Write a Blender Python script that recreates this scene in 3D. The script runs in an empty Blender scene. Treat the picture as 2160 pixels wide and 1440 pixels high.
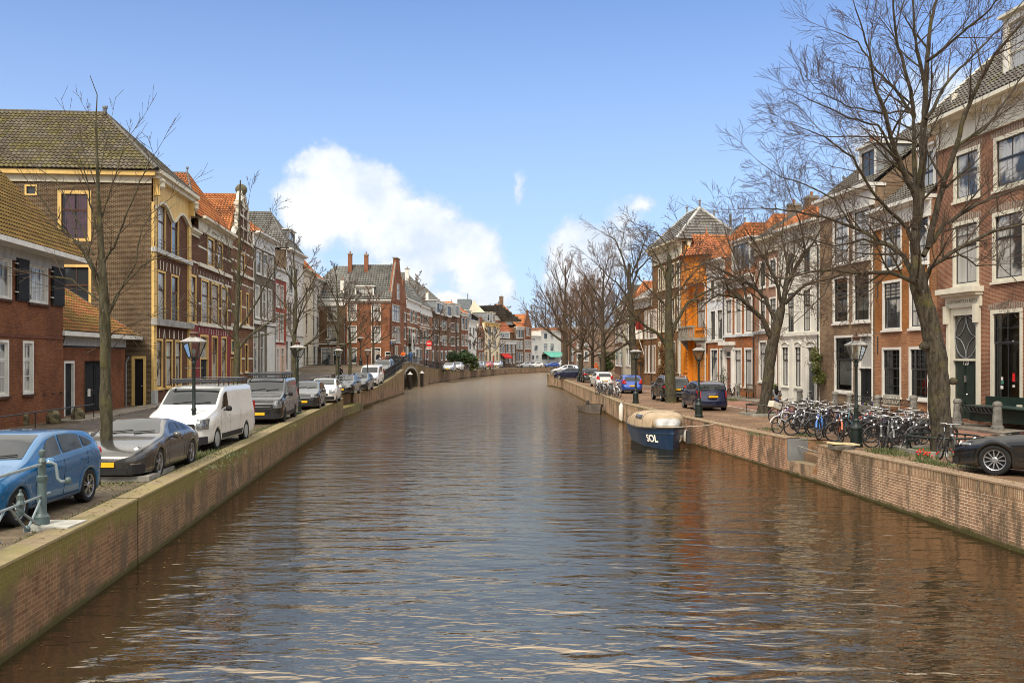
import bpy,bmesh,math,random
from mathutils import Vector,Matrix,noise
sc=bpy.context.scene
COL=sc.collection
R=math.radians
# camera
EYE,FPX,CX,HY=2.87,1970.0,1080.0,752.0
cam_d=bpy.data.cameras.new("camera")
cam=bpy.data.objects.new("camera",cam_d)
COL.objects.link(cam)
cam.location=(0,0,EYE)
cam.rotation_euler=(R(90),0,0)
cam_d.sensor_width=36
cam_d.lens=36*FPX/2160
cam_d.shift_y=32/2160
cam_d.clip_end=3000
sc.camera=cam
# exposure
sc.view_settings.view_transform='Standard'
sc.view_settings.look='None'
sc.view_settings.gamma=1
sc.view_settings.exposure=0.82
sc.cycles.use_denoising=True
sc.cycles.filter_width=0.95
sc.cycles.max_bounces=6
sc.cycles.transparent_max_bounces=12
# node helper
class NT:
 def __init__(s,tree):
  s.t=tree;s.n=tree.nodes;s.l=tree.links
 def new(s,typ,**kw):
  nd=s.n.new(typ)
  for k,v in kw.items():
   if k.startswith('i_'):
    nd.inputs[k[2:].replace('_',' ')].default_value=v
   else:
    setattr(nd,k,v)
  return nd
 def put(s,sock,v):
  if isinstance(v,bpy.types.NodeSocket):s.l.new(v,sock)
  elif v is not None:sock.default_value=v
 def math(s,op,a,b=None,c=None,clamp=False):
  nd=s.n.new('ShaderNodeMath');nd.operation=op;nd.use_clamp=clamp
  for i,v in enumerate((a,b,c)):s.put(nd.inputs[i],v)
  return nd.outputs[0]
 def vmath(s,op,a,b=None):
  nd=s.n.new('ShaderNodeVectorMath');nd.operation=op
  s.put(nd.inputs[0],a);s.put(nd.inputs[1],b)
  return nd.outputs['Value']if op in('LENGTH','DOT_PRODUCT')else nd.outputs[0]
 def mix(s,f,a,b,blend='MIX'):
  nd=s.n.new('ShaderNodeMix');nd.data_type='RGBA';nd.blend_type=blend
  s.put(nd.inputs[0],f);s.put(nd.inputs[6],c4(a));s.put(nd.inputs[7],c4(b))
  return nd.outputs[2]
 def noise(s,vec,scale,detail=2.0,rough=0.5,out=0,dist=0.0):
  nd=s.n.new('ShaderNodeTexNoise')
  s.put(nd.inputs['Vector'],vec);nd.inputs['Scale'].default_value=scale
  nd.inputs['Detail'].default_value=detail;nd.inputs['Roughness'].default_value=rough
  nd.inputs['Distortion'].default_value=dist
  return nd.outputs[out]
 def ramp(s,f,a,b,lo=0.0,hi=1.0,smooth=True):
  nd=s.n.new('ShaderNodeMapRange')
  if smooth:nd.interpolation_type='SMOOTHSTEP'
  s.put(nd.inputs[0],f)
  for i,v in enumerate((a,b,lo,hi)):nd.inputs[i+1].default_value=v
  return nd.outputs[0]
 def mapping(s,vec,scale=(1,1,1),loc=(0,0,0),rot=(0,0,0)):
  nd=s.n.new('ShaderNodeMapping');s.put(nd.inputs[0],vec)
  nd.inputs['Scale'].default_value=scale;nd.inputs['Location'].default_value=loc
  nd.inputs['Rotation'].default_value=rot
  return nd.outputs[0]
def c4(v):
 if isinstance(v,(tuple,list))and len(v)==3:return(*v,1)
 return v
# world
SUN_EL,SUN_AZ=R(46),R(203)
w=bpy.data.worlds.new("World");sc.world=w;w.use_nodes=True
w.node_tree.nodes.clear()
n=NT(w.node_tree)
sky=n.new('ShaderNodeTexSky');sky.sky_type='NISHITA';sky.sun_disc=False
sky.sun_elevation=SUN_EL;sky.sun_rotation=SUN_AZ
sky.air_density=1.0;sky.dust_density=0.6;sky.ozone_density=2.2
tc=n.new('ShaderNodeTexCoord')
vec=tc.outputs['Generated']
sep=n.new('ShaderNodeSeparateXYZ');n.l.new(vec,sep.inputs[0])
ysafe=n.math('MAXIMUM',sep.outputs[1],0.02)
u_=n.math('DIVIDE',sep.outputs[0],ysafe);v_=n.math('DIVIDE',sep.outputs[2],ysafe)
cmb=n.new('ShaderNodeCombineXYZ');n.l.new(u_,cmb.inputs[0]);n.l.new(v_,cmb.inputs[1])
uv=cmb.outputs[0]
warp=n.noise(uv,9.0,6,0.62,out=1)
warp=n.vmath('SUBTRACT',warp,(0.5,0.5,0.5))
warp=n.vmath('MULTIPLY',warp,(0.085,0.07,0))
uvw=n.vmath('ADD',uv,warp)
def blob(px,py,rx,ry,amp=1.0):
 c=((px-CX)/FPX,(HY-py)/FPX,0)
 d=n.vmath('SUBTRACT',uvw,c)
 d=n.vmath('MULTIPLY',d,(FPX/rx,FPX/ry,0))
 return n.math('MULTIPLY',n.math('SUBTRACT',1.0,n.vmath('LENGTH',d)),amp)
def union(lst):
 r=lst[0]
 for b in lst[1:]:
  nd=n.math('SMOOTH_MAX',r,b,0.12);r=nd
 return r
m=union([blob(692,350,80,68),blob(745,425,155,108),blob(850,485,155,95),blob(655,465,85,90),blob(960,530,120,90),blob(1015,590,95,80),blob(850,575,190,60,.62),blob(985,650,130,50,.8),blob(1245,545,120,105),blob(1215,610,95,70),blob(1290,465,80,55,.45),blob(1105,392,22,42,.40),blob(2010,250,200,170,.60),blob(1880,340,150,110,.5),blob(1330,440,60,30,.45),blob(610,560,120,50,.5),blob(2350,300,260,200,.6)])
fine=n.noise(uv,24.0,9,0.70)
m=n.math('ADD',m,n.math('MULTIPLY',n.math('SUBTRACT',fine,0.5),0.75))
cloud=n.ramp(m,0.07,0.38)
front=n.math('GREATER_THAN',sep.outputs[1],0.05)
cloud=n.math('MULTIPLY',cloud,front)
hi=n.ramp(n.noise(vec,2.2,6,0.6),0.22,0.50)
cover=n.math('MULTIPLY',hi,n.math('MAXIMUM',n.ramp(sep.outputs[2],0.355,0.42),n.ramp(sep.outputs[1],0.0,-0.35)))
cloud=n.math('MAXIMUM',cloud,cover)
shade=n.ramp(n.noise(uv,12.0,4,0.55),0.3,0.62)
ccol=n.mix(n.math('MULTIPLY',shade,n.ramp(m,.2,.55)),(4.2,4.8,5.6),(6.1,6.25,6.5))
ccol=n.mix(cover,ccol,n.mix(n.ramp(sep.outputs[2],0.37,0.75),(5.7,5.9,6.1),(14.4,13.8,12.6)))
skyc=n.mix(1.0,sky.outputs[0],(.66,.79,1.03),'MULTIPLY')
hz=n.ramp(sep.outputs[2],0.50,0.0)
skyc=n.mix(n.math('MULTIPLY',hz,0.62),skyc,(3.5,4.5,6.0))
col=n.mix(cloud,skyc,ccol)
bg=n.new('ShaderNodeBackground');n.l.new(col,bg.inputs[0]);bg.inputs[1].default_value=0.1
wo=n.new('ShaderNodeOutputWorld');n.l.new(bg.outputs[0],wo.inputs[0])
# sun
sl=bpy.data.lights.new("sun",'SUN');sl.energy=2.2;sl.angle=R(16);sl.color=(1,.90,.76)
so=bpy.data.objects.new("sun",sl);COL.objects.link(so)
sd=Vector((-math.sin(SUN_AZ)*math.cos(SUN_EL),-math.cos(SUN_AZ)*math.cos(SUN_EL),-math.sin(SUN_EL)))
so.rotation_euler=sd.to_track_quat('-Z','Y').to_euler()
# object helpers
def tag(o,label=None,cat=None,group=None,kind=None):
 if label:o['label']=label
 if cat:o['category']=cat
 if group:o['group']=group
 if kind:o['kind']=kind
 return o
def thing(name,label,cat,loc=(0,0,0),rz=0.0,group=None):
 o=bpy.data.objects.new(name,None);COL.objects.link(o)
 o.location=loc;o.rotation_euler=(0,0,rz);o.empty_display_size=.2
 return tag(o,label,cat,group)
def copy_tree(o,parent=None):
 c=o.copy();COL.objects.link(c)
 if parent:c.parent=parent
 for ch in list(o.children):copy_tree(ch,c)
 return c
class MB:
 """collects geometry; build() links it as one mesh object"""
 def __init__(s):
  s.v=[];s.f=[];s.m=[];s.uv=[];s.mats=[]
 def mi(s,mat):
  if mat not in s.mats:s.mats.append(mat)
  return s.mats.index(mat)
 def face(s,pts,mat,uvs=None):
  k=len(s.v);s.v.extend(tuple(p)for p in pts)
  s.f.append(tuple(range(k,k+len(pts))));s.m.append(s.mi(mat))
  s.uv.append(uvs)
 def mesh(s,verts,faces,mat,uvs=None):
  k=len(s.v);s.v.extend(tuple(p)for p in verts);mi=s.mi(mat)
  for f in faces:
   s.f.append(tuple(i+k for i in f));s.m.append(mi)
   s.uv.append([uvs[i]for i in f]if uvs else None)
 def box(s,c,h,mat,M=None):
  """centre c, half sizes h, optional rotation matrix M"""
  c=Vector(c)
  P=[]
  for dx in(-1,1):
   for dy in(-1,1):
    for dz in(-1,1):
     d=Vector((dx*h[0],dy*h[1],dz*h[2]))
     P.append(c+(M@d if M else d))
  F=[(0,1,3,2),(4,6,7,5),(0,4,5,1),(2,3,7,6),(0,2,6,4),(1,5,7,3)]
  for f in F:
   q=[P[i]for i in f]
   a=(q[1]-q[0]).length;b=(q[2]-q[1]).length
   s.face(q,mat,[(0,0),(a,0),(a,b),(0,b)])
 def tube(s,pts,rad,mat,n=6,caps=True):
  pts=[Vector(p)for p in pts]
  if not isinstance(rad,(list,tuple)):rad=[rad]*len(pts)
  k0=len(s.v);mi=s.mi(mat)
  ref=None;L=0.0
  for i,p in enumerate(pts):
   t=(pts[min(i+1,len(pts)-1)]-pts[max(i-1,0)])
   if t.length<1e-7:t=Vector((0,0,1))
   t.normalize()
   if ref is None:ref=Vector((1,0,0))if abs(t.x)<.8 else Vector((0,1,0))
   a=(ref-t*ref.dot(t)).normalized();b=t.cross(a);ref=a
   for j in range(n):
    an=2*math.pi*j/n
    q=rad[i]*(1+(.16*noise.noise(p*1.9+Vector((math.cos(an),math.sin(an),0))*.9)if n>=10 else 0))
    s.v.append(tuple(p+(a*math.cos(an)+b*math.sin(an))*q))
  for i in range(len(pts)-1):
   L2=L+(pts[i+1]-pts[i]).length
   for j in range(n):
    j2=(j+1)%n
    s.f.append((k0+i*n+j,k0+i*n+j2,k0+(i+1)*n+j2,k0+(i+1)*n+j));s.m.append(mi)
    u0,u1=j/n*6.28*rad[i],(j+1)/n*6.28*rad[i]
    s.uv.append([(u0,L),(u1,L),(u1,L2),(u0,L2)])
   L=L2
  if caps:
   s.f.append(tuple(k0+j for j in reversed(range(n))));s.m.append(mi);s.uv.append(None)
   e=k0+(len(pts)-1)*n
   s.f.append(tuple(e+j for j in range(n)));s.m.append(mi);s.uv.append(None)
 def lathe(s,prof,mat,o=(0,0,0),n=16,sq=1.0,rot=0.0,M=None):
  """profile [(r, z)]; closed at both ends when r is 0"""
  o=Vector(o);k0=len(s.v);mi=s.mi(mat)
  for r,z in prof:
   for j in range(n):
    a=2*math.pi*(j+.5)/n+rot
    p=Vector((r*math.cos(a),r*math.sin(a)*sq,z))
    if M:p=M@p
    s.v.append(tuple(o+p))
  for i in range(len(prof)-1):
   for j in range(n):
    j2=(j+1)%n
    s.f.append((k0+i*n+j,k0+i*n+j2,k0+(i+1)*n+j2,k0+(i+1)*n+j));s.m.append(mi)
    s.uv.append([(j*.1,prof[i][1]),(j*.1+.1,prof[i][1]),(j*.1+.1,prof[i+1][1]),(j*.1,prof[i+1][1])])
  s.f.append(tuple(k0+j for j in reversed(range(n))));s.m.append(mi);s.uv.append(None)
  e=k0+(len(prof)-1)*n
  s.f.append(tuple(e+j for j in range(n)));s.m.append(mi);s.uv.append(None)
 def prism(s,poly,z0,z1,mat,fn=None):
  """extrude polygon [(a,b)] between z0 and z1; fn maps (a,b,z)->Vector"""
  fn=fn or(lambda a,b,z:Vector((a,b,z)))
  k=len(poly)
  s.face([fn(a,b,z1)for a,b in poly],mat,[(a,b)for a,b in poly])
  s.face([fn(a,b,z0)for a,b in reversed(poly)],mat,[(a,b)for a,b in reversed(poly)])
  L=0
  for i in range(k):
   a,b=poly[i],poly[(i+1)%k]
   d=math.dist(a,b)
   s.face([fn(*a,z0),fn(*b,z0),fn(*b,z1),fn(*a,z1)],mat,[(L,z0),(L+d,z0),(L+d,z1),(L,z1)])
   L+=d
 def build(s,name,parent=None,smooth=False,loc=None,merge=False,angle=None):
  if not s.f:return None
  me=bpy.data.meshes.new(name)
  o=bpy.data.objects.new(name,me);COL.objects.link(o)
  off=Vector((0,0,0))
  if parent is not None:o.parent=parent
  if loc is not None:
   off=Vector(loc);o.location=off if parent is None else(0,0,0)
  me.from_pydata([(x-off.x,y-off.y,z-off.z)for x,y,z in s.v],[],s.f)
  me.materials.clear()
  for m_ in s.mats:me.materials.append(m_)
  me.polygons.foreach_set('material_index',s.m)
  uvl=me.uv_layers.new(name='UVMap')
  fl=[]
  for f,q in zip(s.f,s.uv):
   if q is None:fl.extend([0.0]*(2*len(f)))
   else:
    for a in q:fl.extend((float(a[0]),float(a[1])))
  uvl.data.foreach_set('uv',fl)
  if smooth:me.polygons.foreach_set('use_smooth',[True]*len(s.f))
  me.update()
  if merge or angle is not None:
   bm=bmesh.new();bm.from_mesh(me)
   bmesh.ops.remove_doubles(bm,verts=bm.verts,dist=1e-4)
   bmesh.ops.recalc_face_normals(bm,faces=bm.faces)
   if angle is not None:
    for e in bm.edges:
     if len(e.link_faces)==2 and e.calc_face_angle(0)>R(angle):e.smooth=False
   bm.to_mesh(me);bm.free()
  return o
def lerp(a,b,t):return a+(b-a)*t
def interp(tab,x):
 if x<=tab[0][0]:return tab[0][1]
 for(a,va),(b,vb)in zip(tab,tab[1:]):
  if x<=b:return va+(vb-va)*(x-a)/(b-a)if b>a else vb
 return tab[-1][1]
# lie of the land
WATER=-1.23
EDGE_L=[(-40,-1.9),(15,-7.06),(40,-9.4),(63,-11.4),(63.05,-12.4),(72,-12.5),(72.05,-12.25),(86,-12.2),(105,-12.1),(105.1,-14.3),(119,-13.95),(133,-13.35),(140,-12.5),(168,-10),(195,-6.5),(218,-2.3),(240,6),(256,16),(275,40),(290,90),(330,400),(900,900)]
TOP_L=[(-40,.03),(84,.03),(92,.45),(105,1.42),(112,1.8),(126,2.0),(134,1.62),(143,1.05),(155,.6),(168,.3),(185,.1),(218,-.02),(900,0)]
EDGE_R=[(-40,14.3),(19.4,10.64),(30.5,9.97),(33.1,9.75),(37.9,9.24),(48,8.0),(59.8,6.9),(87,6.8),(118.8,6.45),(132.4,4.97),(140,12),(165,40),(190,100),(215,400),(216,900)]
TOP_R=[(-40,.1),(19,.1),(27,-.02),(38,-.1),(60,-.1),(110,-.1),(118,-.02),(126,.25),(132,.45),(300,.45)]
def gz(x,y):
 """street height"""
 return interp(TOP_L,y)if x<interp(EDGE_L,y)+.5 else interp(TOP_R,y)
def G(px,py,side='L',h=None):
 """the point of the street seen at a place of the photo (measured once to survey the plan)"""
 Z=40.0
 for _ in range(30):
  g=h if h is not None else(interp(TOP_L,Z)if side=='L' else interp(TOP_R,Z))
  Z=lerp(Z,FPX*(EYE-g)/(py-HY),.7)
 return Vector(((px-CX)/FPX*Z,Z,g))
def GZ(px,Z,side='L'):
 g=interp(TOP_L,Z)if side=='L' else interp(TOP_R,Z)
 return Vector(((px-CX)/FPX*Z,Z,g))
def PZ(px,py,Z):
 return Vector(((px-CX)/FPX*Z,Z,EYE+(HY-py)/FPX*Z))
# materials
_M={}
def cached(fn):
 def g(*a,**k):
  key=(fn.__name__,a,tuple(sorted(k.items())))
  if key not in _M:_M[key]=fn(*a,**k)
  return _M[key]
 return g
def newmat(name):
 m_=bpy.data.materials.new(name);m_.use_nodes=True
 t=NT(m_.node_tree)
 bs=m_.node_tree.nodes['Principled BSDF']
 return m_,t,bs
def UVn(t):return t.new('ShaderNodeTexCoord').outputs['UV']
def OBn(t):return t.new('ShaderNodeTexCoord').outputs['Object']
def bump(t,bs,h,dist=.01,strength=1.0):
 b=t.new('ShaderNodeBump');b.inputs['Distance'].default_value=dist;b.inputs['Strength'].default_value=strength
 t.l.new(h,b.inputs['Height']);t.l.new(b.outputs[0],bs.inputs['Normal'])
@cached
def brick(c1,c2,mortar=(.38,.34,.28),bw=.22,bh=.072,dirt=.35,ms=.09,seed=0,bright=1.0):
 m_,t,bs=newmat('brick')
 c1=tuple(x*k for x,k in zip(c1,(.76,.78,.68)));c2=tuple(x*k for x,k in zip(c2,(.84,.86,.74)));mortar=tuple(x*.85 for x in mortar)
 uv=UVn(t)
 br=t.new('ShaderNodeTexBrick');t.l.new(uv,br.inputs['Vector'])
 br.inputs['Scale'].default_value=1.0
 br.inputs['Brick Width'].default_value=bw;br.inputs['Row Height'].default_value=bh
 br.inputs['Mortar Size'].default_value=bh*ms;br.inputs['Mortar Smooth'].default_value=.2
 br.inputs['Color1'].default_value=c4(c1);br.inputs['Color2'].default_value=c4(c2)
 br.inputs['Mortar'].default_value=c4(mortar)
 sh=t.mapping(uv,loc=(seed*3.7,seed*1.9,0))
 big=t.noise(sh,.55,5,.6)
 col=t.mix(t.ramp(big,.35,.7),br.outputs[0],t.mix(1.0,br.outputs[0],(.62,.60,.60),'MULTIPLY'))
 st=t.noise(t.mapping(sh,scale=(1.6,.18,1)),1.0,5,.65)
 col=t.mix(t.math('MULTIPLY',t.ramp(st,.52,.72),dirt),col,(.045,.038,.03))
 sm=t.noise(sh,14,2,.6)
 col=t.mix(t.math('MULTIPLY',t.ramp(sm,.5,.7),.35),col,t.mix(1.0,col,(1.5,1.4,1.3),'MULTIPLY'))
 t.l.new(col,bs.inputs['Base Color']);bs.inputs['Roughness'].default_value=.9
 bs.inputs['Specular IOR Level'].default_value=.2
 bump(t,bs,t.math('SUBTRACT',1.0,br.outputs[1]),.012,.8)
 return m_
@cached
def quaybrick(c1,c2,mortar,white=.5,moss=.5,seed=0,courses=True,mort=.0075):
 """old quay brickwork; uv.y is height above the water"""
 m_,t,bs=newmat('quay_brick')
 uv=UVn(t)
 br=t.new('ShaderNodeTexBrick');t.l.new(uv,br.inputs['Vector'])
 br.inputs['Scale'].default_value=1.0
 br.inputs['Brick Width'].default_value=.23;br.inputs['Row Height'].default_value=.073
 br.inputs['Mortar Size'].default_value=mort;br.inputs['Mortar Smooth'].default_value=.3
 br.inputs['Color1'].default_value=c4(c1);br.inputs['Color2'].default_value=c4(c2)
 sh=t.mapping(uv,loc=(seed*7.3,0,0))
 lime=t.ramp(t.noise(t.mapping(sh,scale=(.35,.5,1)),1.0,4,.6),.62-.3*white,.80-.3*white)
 t.l.new(t.mix(lime,mortar,(.62,.58,.50)),br.inputs['Mortar'])
 col=br.outputs[0]
 if courses:
  b2=t.new('ShaderNodeTexBrick');t.l.new(uv,b2.inputs['Vector'])
  b2.offset=0
  b2.inputs['Scale'].default_value=1.0
  b2.inputs['Brick Width'].default_value=.075;b2.inputs['Row Height'].default_value=.5
  b2.inputs['Mortar Size'].default_value=.008
  b2.inputs['Color1'].default_value=c4(c1);b2.inputs['Color2'].default_value=c4(c2)
  b2.inputs['Mortar'].default_value=c4(mortar)
  sp0=t.new('ShaderNodeSeparateXYZ');t.l.new(uv,sp0.inputs[0])
  col=t.mix(t.math('GREATER_THAN',sp0.outputs[1],1.01),col,b2.outputs[0])
 patch=t.noise(sh,2.2,5,.7)
 col=t.mix(t.ramp(patch,.45,.75),col,t.mix(1.0,col,(.55,.5,.5),'MULTIPLY'))
 sp=t.new('ShaderNodeSeparateXYZ');t.l.new(uv,sp.inputs[0])
 run=t.noise(t.mapping(sh,scale=(1.0,.28,1)),1.0,7,.72,dist=.4)
 col=t.mix(t.math('MULTIPLY',t.ramp(run,.46,.60),.80),col,(.060,.048,.034))
 nz=t.noise(sh,3.0,5,.7)
 e=t.math('ADD',t.math('MULTIPLY',t.math('SUBTRACT',nz,.5),.6),t.math('MULTIPLY',t.math('SUBTRACT',run,.5),1.5))
 top=t.ramp(t.math('ADD',sp.outputs[1],e),.72,1.16)
 col=t.mix(t.math('MULTIPLY',top,moss),col,t.mix(t.noise(sh,22,3),(.05,.046,.013),(.20,.165,.045)))
 bot=t.ramp(t.math('ADD',sp.outputs[1],t.math('MULTIPLY',e,.30)),.15,.02)
 col=t.mix(bot,col,t.mix(t.noise(sh,15,3),(.022,.022,.008),(.075,.068,.02)))
 t.l.new(col,bs.inputs['Base Color']);bs.inputs['Roughness'].default_value=.85;bs.inputs['Specular IOR Level'].default_value=.2
 h=t.math('ADD',t.math('MULTIPLY',br.outputs[1],-1.0),t.math('MULTIPLY',nz,.8))
 bump(t,bs,h,.012,.8)
 return m_
@cached
def plain(col,rough=.7,var=.12,scale=2.0,metal=0.0,spec=.5,bmp=0.0,dirt=None,name='paint'):
 m_,t,bs=newmat(name)
 ob=OBn(t)
 nz=t.noise(ob,scale,5,.6)
 lo=tuple(max(0,c*(1-var*1.6))for c in col);hi=tuple(min(1,c*(1+var))for c in col)
 c=t.mix(t.ramp(nz,.3,.7),lo,hi)
 if dirt:
  st=t.noise(t.mapping(ob,scale=(2.5,2.5,.3)),1.0,5,.65)
  c=t.mix(t.math('MULTIPLY',t.ramp(st,.5,.75),dirt),c,(.11,.10,.08))
 t.l.new(c,bs.inputs['Base Color'])
 bs.inputs['Roughness'].default_value=rough;bs.inputs['Metallic'].default_value=metal
 bs.inputs['Specular IOR Level'].default_value=spec if spec!=.5 or rough<.5 else .15
 if bmp:bump(t,bs,t.noise(ob,scale*8,4,.6),bmp)
 return m_
@cached
def tiles(c1,c2,moss=0.0,mosscol=(.16,.14,.03),seed=0):
 m_,t,bs=newmat('roof_tile')
 uv=UVn(t)
 sh=t.mapping(uv,loc=(seed*5.1,seed*2.3,0))
 wn=t.new('ShaderNodeTexWhiteNoise');wn.noise_dimensions='2D'
 fl=t.vmath('FLOOR',t.mapping(uv,scale=(1/.25,1/.33,1)))
 t.l.new(fl,wn.inputs['Vector'])
 col=t.mix(wn.outputs[0],c1,c2)
 big=t.noise(sh,.5,5,.65)
 col=t.mix(t.ramp(big,.4,.75),col,t.mix(1.0,col,(.6,.6,.6),'MULTIPLY'))
 li=t.noise(sh,9,4,.7)
 col=t.mix(t.math('MULTIPLY',t.ramp(li,.55,.75),.4),col,(.34,.33,.27))
 sp=t.new('ShaderNodeSeparateXYZ');t.l.new(uv,sp.inputs[0])
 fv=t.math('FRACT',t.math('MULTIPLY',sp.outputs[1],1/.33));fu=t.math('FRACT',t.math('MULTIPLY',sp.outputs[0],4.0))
 if moss:
  mn=t.ramp(t.noise(sh,.9,6,.7),.62-moss*.35,.85-moss*.35)
  mossv=t.mix(wn.outputs[0],tuple(x*.55 for x in mosscol),mosscol);col=t.mix(t.math('MULTIPLY',mn,.85),col,mossv)
 lap_shade=t.math('MAXIMUM',t.ramp(fv,.14,.02),t.math('MULTIPLY',t.ramp(t.math('ABSOLUTE',t.math('SUBTRACT',fu,.75)),.16,.02),.75))  # shade under each tile overlap and in the valleys, put into the colour
 col=t.mix(t.math('MULTIPLY',lap_shade,.85),col,(.015,.013,.011))
 t.l.new(col,bs.inputs['Base Color']);bs.inputs['Roughness'].default_value=.75;bs.inputs['Specular IOR Level'].default_value=.2
 return m_
@cached
def glassy(tint=(.03,.033,.035),pale=0.0,rough=.06):
 """window glass in front of a dark room, with net curtains behind part of it"""
 m_,t,bs=newmat('window_glass')
 ob=OBn(t)
 nz=t.noise(t.mapping(ob,scale=(.55,.55,.55)),1.0,3,.5)
 wv=t.noise(t.mapping(ob,scale=(9,9,.6)),1.0,2,.5)
 cur=t.mix(wv,(.20,.20,.185),(.50,.49,.46))
 a=.72-pale*.5
 col=t.mix(t.ramp(nz,a,a+.06),tint,cur)
 t.l.new(col,bs.inputs['Base Color'])
 bs.inputs['Roughness'].default_value=rough
 bs.inputs['IOR'].default_value=1.5
 bs.inputs['Specular IOR Level'].default_value=.65
 return m_
@cached
def clearglass(tint=(.82,.86,.84),refl=1.0,name='clear_glass'):
 m_,t,bs=newmat(name)
 t.n.remove(bs)
 out=[x for x in t.n if x.type=='OUTPUT_MATERIAL'][0]
 tr=t.new('ShaderNodeBsdfTransparent');tr.inputs[0].default_value=c4(tint)
 gl=t.new('ShaderNodeBsdfGlossy');gl.inputs['Roughness'].default_value=.03
 fr=t.new('ShaderNodeFresnel');fr.inputs[0].default_value=1.5
 mx=t.new('ShaderNodeMixShader')
 f=t.math('ADD',t.math('MULTIPLY',fr.outputs[0],refl),.03,clamp=True)
 t.l.new(f,mx.inputs[0]);t.l.new(tr.outputs[0],mx.inputs[1]);t.l.new(gl.outputs[0],mx.inputs[2])
 t.l.new(mx.outputs[0],out.inputs[0])
 return m_
@cached
def carpaint(col,metal=.35,rough=.32):
 m_,t,bs=newmat('car_paint')
 ob=OBn(t)
 nz=t.noise(ob,1.6,4,.6)
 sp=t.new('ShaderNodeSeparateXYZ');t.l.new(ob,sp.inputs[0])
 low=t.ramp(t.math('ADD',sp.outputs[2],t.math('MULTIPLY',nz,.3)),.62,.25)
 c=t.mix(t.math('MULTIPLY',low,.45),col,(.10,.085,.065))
 t.l.new(c,bs.inputs['Base Color'])
 bs.inputs['Metallic'].default_value=metal
 t.l.new(t.ramp(nz,.3,.7,rough*.85,rough*1.25),bs.inputs['Roughness'])
 bs.inputs['Coat Weight'].default_value=.8;bs.inputs['Coat Roughness'].default_value=.05
 return m_
@cached
def tinted(name='bike_paint'):
 """colour comes from the object's own colour, so copies can differ"""
 m_,t,bs=newmat(name)
 oi=t.new('ShaderNodeObjectInfo')
 t.l.new(t.mix(t.math('MULTIPLY',t.ramp(t.noise(OBn(t),9,3),.5,.75),.35),oi.outputs['Color'],(.10,.06,.035)),bs.inputs['Base Color'])
 bs.inputs['Roughness'].default_value=.35
 return m_
@cached
def paving(c1,c2,mortar=(.05,.045,.03),bw=.21,bh=.1,moss=.25,wet=0.0,seed=0,rot=0.0,rough=.85):
 m_,t,bs=newmat('paving')
 ob=OBn(t)
 rv=t.mapping(ob,rot=(0,0,rot))
 br=t.new('ShaderNodeTexBrick');t.l.new(rv,br.inputs['Vector'])
 br.inputs['Scale'].default_value=1.0
 br.inputs['Brick Width'].default_value=bw;br.inputs['Row Height'].default_value=bh
 br.inputs['Mortar Size'].default_value=.006
 br.inputs['Color1'].default_value=c4(c1);br.inputs['Color2'].default_value=c4(c2);br.inputs['Mortar'].default_value=c4(mortar)
 sh=t.mapping(ob,loc=(seed*11,0,0))
 col=t.mix(t.ramp(t.noise(sh,.45,6,.65),.35,.7),br.outputs[0],t.mix(1.0,br.outputs[0],(.55,.53,.5),'MULTIPLY'))
 col=t.mix(t.math('MULTIPLY',t.ramp(t.noise(sh,1.7,6,.7),.52,.72),moss),col,(.10,.095,.03))
 col=t.mix(t.math('MULTIPLY',t.ramp(t.noise(sh,12,3,.6),.6,.7),.25),col,(.25,.21,.15))
 t.l.new(col,bs.inputs['Base Color'])
 t.l.new(t.ramp(t.noise(sh,.8,4),.35,.65,rough-.25,rough),bs.inputs['Roughness'])
 bump(t,bs,t.math('SUBTRACT',t.noise(sh,30,3),br.outputs[1]),.006,.7);bs.inputs['Specular IOR Level'].default_value=.2
 return m_
@cached
def bark(c1=(.026,.021,.015),c2=(.078,.066,.048),moss=.4,mcol=(.13,.12,.03)):
 m_,t,bs=newmat('bark')
 ob=OBn(t)
 nz=t.noise(t.mapping(ob,scale=(6,6,1.6)),2.0,6,.7)
 col=t.mix(t.ramp(nz,.35,.65),c1,c2)
 col=t.mix(t.math('MULTIPLY',t.ramp(t.noise(ob,1.3,5,.7),.5,.7),moss),col,mcol)
 col=t.mix(t.math('MULTIPLY',t.ramp(t.noise(ob,9,3,.6),.64,.72),.4),col,(.25,.25,.21))
 t.l.new(col,bs.inputs['Base Color']);bs.inputs['Roughness'].default_value=.9;bs.inputs['Specular IOR Level'].default_value=.15
 bump(t,bs,nz,.04,.8)
 return m_
@cached
def leafy(c1,c2,name='leaves'):
 m_,t,bs=newmat(name)
 t.l.new(t.mix(t.noise(OBn(t),5,4,.7),c1,c2),bs.inputs['Base Color'])
 bs.inputs['Roughness'].default_value=.6
 return m_
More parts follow.
